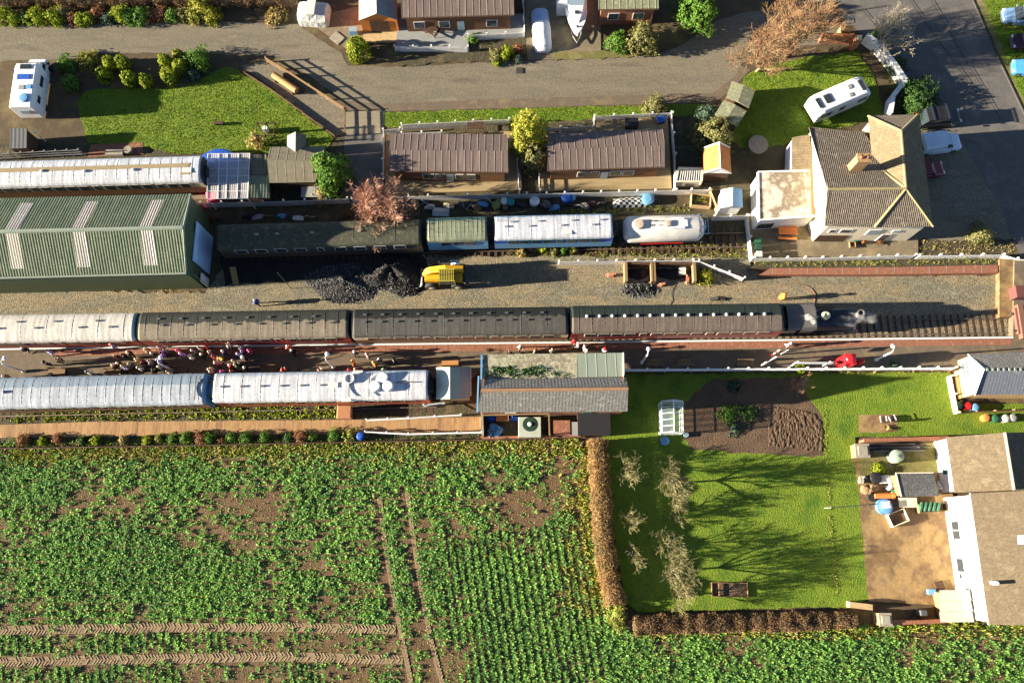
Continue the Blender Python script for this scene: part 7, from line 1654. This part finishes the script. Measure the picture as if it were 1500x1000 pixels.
for i in range(nx):
    for j in range(ny):
        m.cm = (i // 2 + j // 2) % 2; m.f.append([i * (ny + 1) + j, (i + 1) * (ny + 1) + j, (i + 1) * (ny + 1) + j + 1, i * (ny + 1) + j + 1]); m.m.append(m.cm)
m.v = vs; fixn(m.build('cloth', [CK, MT['black']], t, smooth=True))
barrel('blue_drum', 'pale blue plastic drum at the right end of the chequered cover', 'drum', 948, 294, .6, .6, 'lblue')
t = T('water_trough', 'long pale dented metal sheet lying by the green van', 'metal sheet', P(646, 311, 0), R(-3)); m = MB(); m.loft([[(x, -.45, .1), (x, 0, .22), (x, .45, .1), (x, .45, .05), (x, 0, .17), (x, -.45, .05)] for x in (-.85, .85)]); m.build('sheet', MT['tarp'], t)
sj = random.Random(5)
JM = ['tarp', 'dgrey', 'wood', 'stone', 'iron', 'lblue', 'dark_wood', 'grey']
JN = {'tarp': 'pale', 'dgrey': 'dark grey', 'wood': 'brown', 'stone': 'stone grey', 'iron': 'black', 'lblue': 'light blue', 'dark_wood': 'dark brown', 'grey': 'grey'}
# sorted left to right so that the ordinals read true
def line_scraps(xs, y0, y1, place, seed):
    rd = random.Random(seed)
    for i, x in enumerate(xs):
        mt = JM[(i * 3 + seed) % len(JM)]; t = T('scrap_piece', '%s scrap, %s from left in the line %s' % (JN[mt], ord_[i], place), 'scrap', P(x, rd.uniform(y0, y1), 0), rd.uniform(-.5, .5), 'scrap ' + place); m = MB(); k = i % 3
        if k == 0: m.loft([[(x_, -w, 0), (x_, w, 0), (x_, w * .9, h), (x_, -w * .9, h)] for x_, w, h in ((-.55, .2, .2), (.1, .3, .35), (.6, .22, .25))])
        elif k == 1: m.tube([(-.7, 0, .12), (-.1, .14, .34), (.3, -.05, .3), (.7, 0, .1)], [.08, .07, .06, .08], 7)
        else: m.blob((0, 0, .22), (.45, .32, .3), i + seed, 9, .3)
        fixn(m.build('piece', MT[mt], t))
line_scraps([606, 618, 630, 657, 668, 676, 685, 692, 699, 707, 716], 295, 306, 'between pinkish tree and pots', 2)
line_scraps([762, 790, 797, 811, 850, 858, 868, 880], 298, 306, 'between white tub and chequered cover', 4)
line_scraps([312, 318, 362, 378, 391, 414, 437, 452, 505], 317, 322, 'above the derelict coach', 6)
# wooden trough planter and frame by the orange store
crate('timber_trough', 'open wooden trough planter with grass growing inside', 'planter', 1025, 297, 2.0, 1.3, .7, 'pale_wood', R(-6))
tufts('trough_grass', scatter(W([(1012, 292), (1036, 289), (1037, 300), (1013, 303)]), 20), LEAF['weed'], 6, .03, .12, .35, .9, .15)
t = T('slatted_frame', 'pale timber frame with white slats left of the orange roofed store', 'cold frame', P(1008, 269, 0))
w = PP([(990, 266, 1.2), (1028, 266, 1.2), (1029, 247, 1.5), (994, 246, 1.5)]); o_ = P(1008, 269, 0); w = [p - o_ for p in w]
m = MB()
for a, b in zip(w, w[1:] + w[:1]): m.bar(a, b, .14, .1)
for p in w: m.box(p.x, p.y, p.z / 2, .12, .12, p.z)
m.build('frame', MT['cream'], t)
m = MB()
for i in range(11): f = (i + .5) / 11; m.bar(w[0].lerp(w[1], f), w[3].lerp(w[2], f), .07, .05)
m.build('slats', MT['white'], t)
m = MB(); m.skirt([p * 1 - Vector((0, 0, .02)) for p in w], 0); m.build('side_boards', MT['cream'], t)
# patio things
for i, (x, y, mt, lb) in enumerate([(1106, 356, 'green', 'green wheelie bin nearest the extension wall'), (1107, 366, 'dgreen', 'dark green wheelie bin in the middle of the three'), (1108, 377, 'tarp', 'pale grey bin at the fence corner')]):
    t = T('wheelie_bin', lb, 'bin', P(x, y, 0), 0, 'bins on the house patio'); m = MB(); m.box(0, 0, .5, .5, .55, .9, 0, 1.12); m.build('bin_body', MT[mt], t); m = MB(); m.box(0, 0, .99, .62, .66, .08); bevel(m.build('lid', MT[mt], t), .03)
barrel('green_parasol_base', 'round green plastic tub at the house front', 'tub', 1251, 350, .45, .5, 'green'); crate('doormat_box', 'brown wooden box on the house patio', 'box', 1247, 360, .6, .6, .4, 'wood'); bush('red flowering plant left of the house door', 1263, 354, .4, .4, 'rust', n=120, seed=210); bush('red flowering plant right of the house door', 1287, 354, .4, .4, 'rust', n=120, seed=211)
barrel('dark_tub', 'dark mossy stone trough behind the orange roofed store', 'trough', 1109, 214, 1.0, .4, 'stone', ring=True)
# coal pens, hose, sleepers
def pen(label, px, w):
    t = T('coal_pen', label, 'coal pen', P(px, 404, 0)); 
    for s in (-1, 1):
        m = MB(); m.box(s * w / 2, .1, .55, .28, 2.0, 1.1); m.build('side_wall', MT['wood'], t)
    m = MB(); m.box(0, 1.0, .5, w, .22, 1.0); m.build('back_wall', MT['dark_wood'], t); m = MB(); m.blob((0, .2, .0), (w * .42, .8, .35), 3, 14, .2); m.build('coal_load', MG['dark'], t)
pen('left timber coal pen with two upright side walls', 934, 2.6)
pen('right timber coal pen holding dark machine parts', 985, 4.0)
for i, (x, y, rz, lb) in enumerate([(970, 417, .4, 'rusty orange part lying left below the right coal pen'), (1006, 411, 1.4, 'rusty orange part lying right below the right coal pen'), (894, 404, 0, 'small orange timber box left of the coal pens')]):
    t = T('rusty_part', lb, 'machine part', P(x, y, 0), rz); m = MB(); m.box(0, 0, .2, .7, .4, .4, 0, .7); m.tube([(-.5, 0, .25), (.5, .1, .35)], .09, 8); m.build('casting', F('rust_paint_%d' % i, (.50, .20, .12), .8), t)
for i, (x, y) in enumerate([(998, 396), (998, 401)]):
    t = T('steel_drum', 'small pale drum in the right coal pen, %s of two' % ('upper' if i == 0 else 'lower'), 'drum', P(x, y, 0)); m = MB(); m.tube([(-.35, 0, .3), (.35, 0, .3)], .25, 12); m.build('drum', MT['tarp'], t)
m = MB(); m.tube(PP([(990, 418, .06), (985, 428, .05), (986, 440, .06), (980, 450, .05)]), .06, 6); tag(m.build('black_hose', MT['black'], loc=P(990, 418, 0)), 'short black hose running from the right coal pen to the train', 'hose')
m = MB(); m.tube(PP([(1020, 417, .06), (1060, 421, .06), (1100, 425, .06), (1140, 420, .06), (1165, 416, .06), (1176, 416, .06), (1188, 422, .06), (1195, 432, .06), (1192, 446, .06)]), [.035] * 5 + [.05, .08, .09, .09], 6); tag(m.build('water_hose', M('old_hose', [(.24, .10, .07), (.10, .06, .05)], .3, .7), loc=P(1020, 417, 0)), 'long reddish hose curling round to the locomotive', 'hose')
t = T('dark_sheet', 'dark pile of scrap metal lying alone on the ballast above the train', 'scrap heap', P(1052, 438, 0)); m = MB(); m.blob((0, 0, .08), (.7, .3, .25), 4, 12, .3); m.build('lump', MT['iron'], t)
t = T('leaning_board', 'narrow olive board leaning on the corner of the green shed', 'board', P(346, 418, 0)); m = MB(); m.loft([[(-.3, 0, 0), (.3, 0, 0), (.3, .06, 0), (-.3, .06, 0)], [(-.2, 1.3, 1.7), (.4, 1.3, 1.7), (.4, 1.36, 1.7), (-.2, 1.36, 1.7)]]); fixn(m.build('plank', M('olive_board', [(.30, .26, .10), (.24, .20, .08)], 3, .8), t))
# sheds south of the station building
t = TW('spa_tub', 'square grey cover with a round dark opening in the station yard', 'tank', 776, 624); q = P(776, 625, 1.2)
m = MB(); m.box(q.x, q.y, .6, 2.15, 1.9, 1.2); bevel(m.build('tank_body', M('grey_green_tank', [(.42, .44, .36), (.34, .36, .29)], 1.5, .7), t), .05)
m = MB(); m.lathe(q.x, q.y + .25, [(.68, 1.205), (.68, 1.23), (.6, 1.24), (.01, 1.24)], 28); o = m.build('dark_opening', F('dark_green_opening', (.02, .05, .03), .4), t)
m = MB(); m.lathe(q.x, q.y + .25, [(.2, 1.24), (.22, 1.3), (.15, 1.34), (.01, 1.34)], 14); m.build('knob', MT['tarp'], t)
t = TW('open_shed_frame', 'open timber framed store below the station roof', 'store', 755, 620)
m = MB(); m.bar(P(706, 608, 1.5), P(804, 606, 1.5), .12, .12); m.bar(P(804, 606, 1.5), P(805, 638, 1.5), .12, .12); m.build('rail', MT['wood'], t)
for x, y in ((706, 608), (804, 606), (805, 638), (708, 640)):
    m = MB(); p = P(x, y, 0); m.box(p.x, p.y, .75, .12, .12, 1.5); m.build('post', MT['pale_wood'], t)
m = MB(); m.bar(P(707, 609, 0), P(708, 639, 0), .18, 1.4); m.build('end_wall', MT['stone'], t)
crate('red_crate', 'wooden crate with dull red lid right of the square grey cover', 'crate', 822, 628, 1.5, 1.3, .9, 'pale_wood', lid='terra'); COL.objects['lid'].name
crate('orange_box', 'orange timber box between two blue sheets', 'box', 736, 613, 1.1, .6, .8, 'orange', lid='orange')
for i, (x, y, r, lb) in enumerate([(722, 612, .5, 'blue plastic sheet bundle left of the orange box'), (751, 612, .5, 'blue plastic sheet bundle right of the orange box'), (727, 630, .65, 'large crumpled blue sheet in the open store'), (719, 635, .45, 'pale blue crumpled sheet at the corner of the open store')]):
    t = T('plastic_sheet', lb, 'plastic sheet', P(x, y, 0)); m = MB(); m.blob((0, 0, .3), (r, r * .8, .45), i + 3, 14, .3); m.build('sheet', (MT['blue'], MT['blue'], MT['lblue'], MT['skyglass'])[i], t)
crate('grey_bin', 'narrow grey blue gas bottle cage beside the red lidded crate', 'cage', 841, 630, .5, 1.2, 1.1, 'lblue', lid='grey')
crate('black_store', 'low black roofed lean-to store at the right end of the station building', 'store', 868, 622, 3.0, 2.2, 1.4, 'dark_wood', lid='black')
barrel('blue_water_butt', 'bright blue water butt at the foot of the ramp', 'water butt', 529.5, 640, .36, .8, 'blue')
t = T('brick_hut', 'small brick hut with orange roof between the white coach and the boardwalk', 'hut', P(508, 606, 0)); m = MB(); m.box(0, 0, .6, 1.2, 1.1, 1.2); m.build('hut_wall', MT['brick'], t); m = MB(); m.box(0, 0, 1.27, 1.4, 1.3, .14, 0, .85); m.build('hut_roof', M('hut_tiles', [(.42, .20, .09), (.32, .15, .07)], 3, .8), t)
# garden
barrel('blue_water_butt', 'blue watering tub at the greenhouse door', 'tub', 973, 646, .4, .4, 'lblue', ring=True); barrel('pale_tub', 'small pale tub right of the greenhouse', 'tub', 1004, 637, .25, .4, 'skyglass', ring=True)
t = T('garden_plank', 'short pale plank lying on the grass below the greenhouse', 'plank', P(1011, 657, 0), R(-38)); m = MB(); m.box(0, 0, .05, 1.0, .3, .08); bevel(m.build('board', MT['cream'], t), .01)
t = crate('raised_bed', 'timber edged raised bed on the lower lawn', 'raised bed', 1068, 863, 3.3, 1.25, .3, 'wood', R(-1)); m = MB(); m.box(-1.0, 0, .32, .1, 1.1, .1); m.build('divider', MT['wood'], t)
for i, (x, y, lb) in enumerate([(1290, 615, 'dark garden chair with white arms, left of two on the soil bed'), (1303, 614, 'dark garden chair with white arms, right of two on the soil bed')]):
    t = T('garden_chair', lb, 'chair', P(x, y, 0), R(20 * i)); m = MB(); m.box(0, 0, .42, .55, .55, .06); m.build('seat', MT['dark_wood'], t); m = MB(); m.box(0, -.28, .7, .55, .06, .55); m.build('backrest', MT['dark_wood'], t)
    for s in (-.28, .28):
        m = MB(); m.box(s, 0, .62, .07, .6, .05); m.build('armrest', MT['white'], t)
        for y2 in (-.22, .22):
            m = MB(); m.box(s * .85, y2, .2, .06, .06, .4); m.build('leg', MT['dark_wood'], t)
bush('small straw coloured plant beside the garden chairs', 1301, 627, .3, .3, 'straw', n=80, seed=220)
t = TW('oil_tank', 'pale green oil tank below the long low brick wall', 'oil tank', 1314, 670); p = P(1314, 668, 1.0); m = MB(); m.lathe(p.x, p.y, [(.45, .1), (.62, .25), (.62, 1.1), (.5, 1.3), (.2, 1.36), (.01, 1.36)], 20); fixn(m.build('tank', F('oil_tank_green', (.30, .38, .27), .6), t)); m = MB(); m.lathe(p.x + .1, p.y, [(.16, 1.34), (.16, 1.44), (.01, 1.44)], 12); m.build('cap', MT['dgrey'], t)
t = TW('pipe_stack', 'stack of dark pipes and bent tubes along the low brick wall', 'pipe stack', 1300, 656)
for i in range(7):
    m = MB(); y = 651 + i * 1.6; m.tube([P(1262 + i * 3, y, .15), P(1290, y - .5, .3 + .1 * (i % 3)), P(1340 + (i * 11) % 26, y - 1, .15)], .07, 6); m.build('pipe', MT['iron'] if i % 3 else MT['grey'], t)
# junk in the yard of the white house
crate('stone_trough', 'pale square stone trough on the stained yard', 'planter', 1312, 758, 1.7, 1.2, .6, 'cream', R(20))
crate('timber_pallet', 'pale slatted pallet between the dark flat roof and the yard', 'pallet', 1326, 736, 1.6, .8, .5, 'pale_wood', 0, lid='cream')
barrel('blue_barrel', 'big blue barrel lying under a white sheet in the yard', 'barrel', 1291, 742, .7, .8, 'lblue', lid='blue'); t = T('white_sheet', 'white board lying on the blue barrel', 'board', P(1298, 739, .9)); m = MB(); m.box(0, 0, .03, .8, .6, .06, .1); m.box(0, 0, .07, .6, .45, .03, .1); m.build('board', MT['white'], t)
crate('log_crate', 'long crate holding rolled green netting by the white house', 'crate', 1361, 744, 2.6, .8, .7, 'wood', R(3))
for i in range(5):
    t = T('netting_roll', 'rolled dark green netting, %s from the left in the long crate' % ord_[i], 'netting roll', P(1348 + i * 6.4, 742, .7), R(70), 'netting rolls in the long crate'); m = MB(); m.tube([(-.42, 0, .1), (0, .02, .16), (.42, 0, .12)], [.13, .16, .12], 10); m.build('roll', MT['green'], t)
t = T('bath_tub', 'white bath tub upside down left of the dark flat roof', 'bath', P(1297, 702, 0), R(-4)); m = MB(); m.loft([[(x, w * math.cos(a), .05 + z * math.sin(a)) for a in [math.pi * k / 8 for k in range(9)]] for x, w, z in ((-.8, .25, .25), (-.65, .42, .5), (.5, .45, .55), (.75, .3, .3))]); fixn(m.build('tub', MT['white'], t, smooth=True))
barrel('yard_bin', 'black bin under the lid left of the white bath', 'bin', 1279, 700, .5, .7, 'black')
for i, (x, y, r, mt, lb) in enumerate([(1261, 702, .45, 'stone', 'pale bundle at the top left corner of the yard junk'), (1270, 716, .7, 'wood', 'brown heap of leaves in the yard junk'), (1302, 713, .5, 'tarp', 'pale crumpled bag below the white bath'), (1309, 718, .4, 'green', 'green bag against the dark flat roofed shed'), (1376, 711, .45, 'tarp', 'white bag between the dark flat roof and the white house')]):
    t = T('rubbish_bag', lb, 'bag', P(x, y, 0)); m = MB(); m.blob((0, 0, r * .5), (r, r * .75, r * .7), i + 20, 12, .25); m.build('bag', MT[mt], t)
t = T('terracotta_pipe', 'orange clay pipe lying in the yard junk', 'pipe', P(1293, 726, 0)); m = MB(); m.tube([(-.9, 0, .28), (.75, 0, .28)], .26, 14); m.tube([(.7, 0, .28), (.95, 0, .28)], .32, 14); m.build('pipe', MT['orange'], t)
barrel('tyre_pot', 'black tyre left of the orange clay pipe', 'tyre', 1276, 728, .4, .3, 'rubber', ring=True)
crate('blue_recycling_box', 'light blue box beside the glazed lean-to', 'box', 1361, 866, .6, .4, .5, 'lblue', lid='lblue'); crate('brown_mat', 'dark brown square box on the yard above the lean-to', 'box', 1374, 857, .7, .7, .25, 'dark_wood', R(15), lid='dark_wood')
t = T('covered_barbecue', 'dark covered barbecue against the low wall at the yard bottom', 'barbecue', P(1346, 896, 0)); m = MB(); m.box(0, 0, .5, .8, .6, 1.0, 0, .8); bevel(m.build('cover', MT['dgrey'], t), .08)
t = T('clothes_post', 'thin grey clothes post at the lawn path', 'post', P(1207, 744, 0)); m = MB(); m.tube([(0, 0, 0), (0, 0, 1.8)], .05, 6); m.build('pole', MT['grey'], t); m = MB(); m.tube([(-.3, 0, 1.78), (3.5, .25, 1.7)], .012, 4); m.build('line', MT['grey'], t)
# bins below the garage
for i, (x, y, mt, lb) in enumerate([(1399, 595, 'green', 'green dustbin at the garage corner'), (1413, 596, 'red', 'red dustbin below the garage'), (1423, 598, 'lblue', 'pale blue dustbin right of the red one'), (1439, 613, 'orange', 'orange tub in front of the low board fence'), (1452, 614, 'green', 'green tub in front of the low board fence'), (1467, 614, 'tarp', 'white tub in front of the low board fence'), (1478, 613, 'grey', 'grey tub in front of the low board fence')]):
    barrel('dustbin', lb, 'bin', x, y, .36, .75, mt, group='bins and tubs below the garage')
# small things on the top left
t = T('white_post', 'thin white post in the dark yard below the motorhome', 'post', P(67, 207, 0)); m = MB(); m.tube([(0, 0, 0), (0, 0, 1.9)], .05, 6); m.build('pole', MT['white'], t); m = MB(); m.lathe(0, 0, [(.1, 1.9), (.12, 2.0), (.01, 2.05)], 8); m.build('finial', MT['white'], t)
barrel('round_tub', 'round grey ring shaped tub beside the dark boarded shed', 'tub', 45, 216, .35, .5, 'grey', ring=True)
crate('stone_table', 'low pale stone table with round top beside the coach with brown ridge stripe', 'table', 170, 226, 1.7, .5, .4, 'stone', lid='stone'); barrel('stone_basin', 'round stone basin beside the low stone table', 'basin', 190, 222, .4, .5, 'stone', ring=True)
crate('drain_cover', 'rusty square drain cover in the gravel drive', 'drain cover', 761, 104, .6, .6, .03, 'iron', lid='iron')
crate('recycling_bin', 'blue grey wheeled bin beside the summerhouse', 'bin', 519, 50, .8, .5, .8, 'lblue', lid='skyglass')
crate('stone_slab', 'tilted brown slab beside the round lime conifer at the drive', 'slab', 494, 57, 1.2, 1.0, .1, 'stone', R(-40), lid='stone')
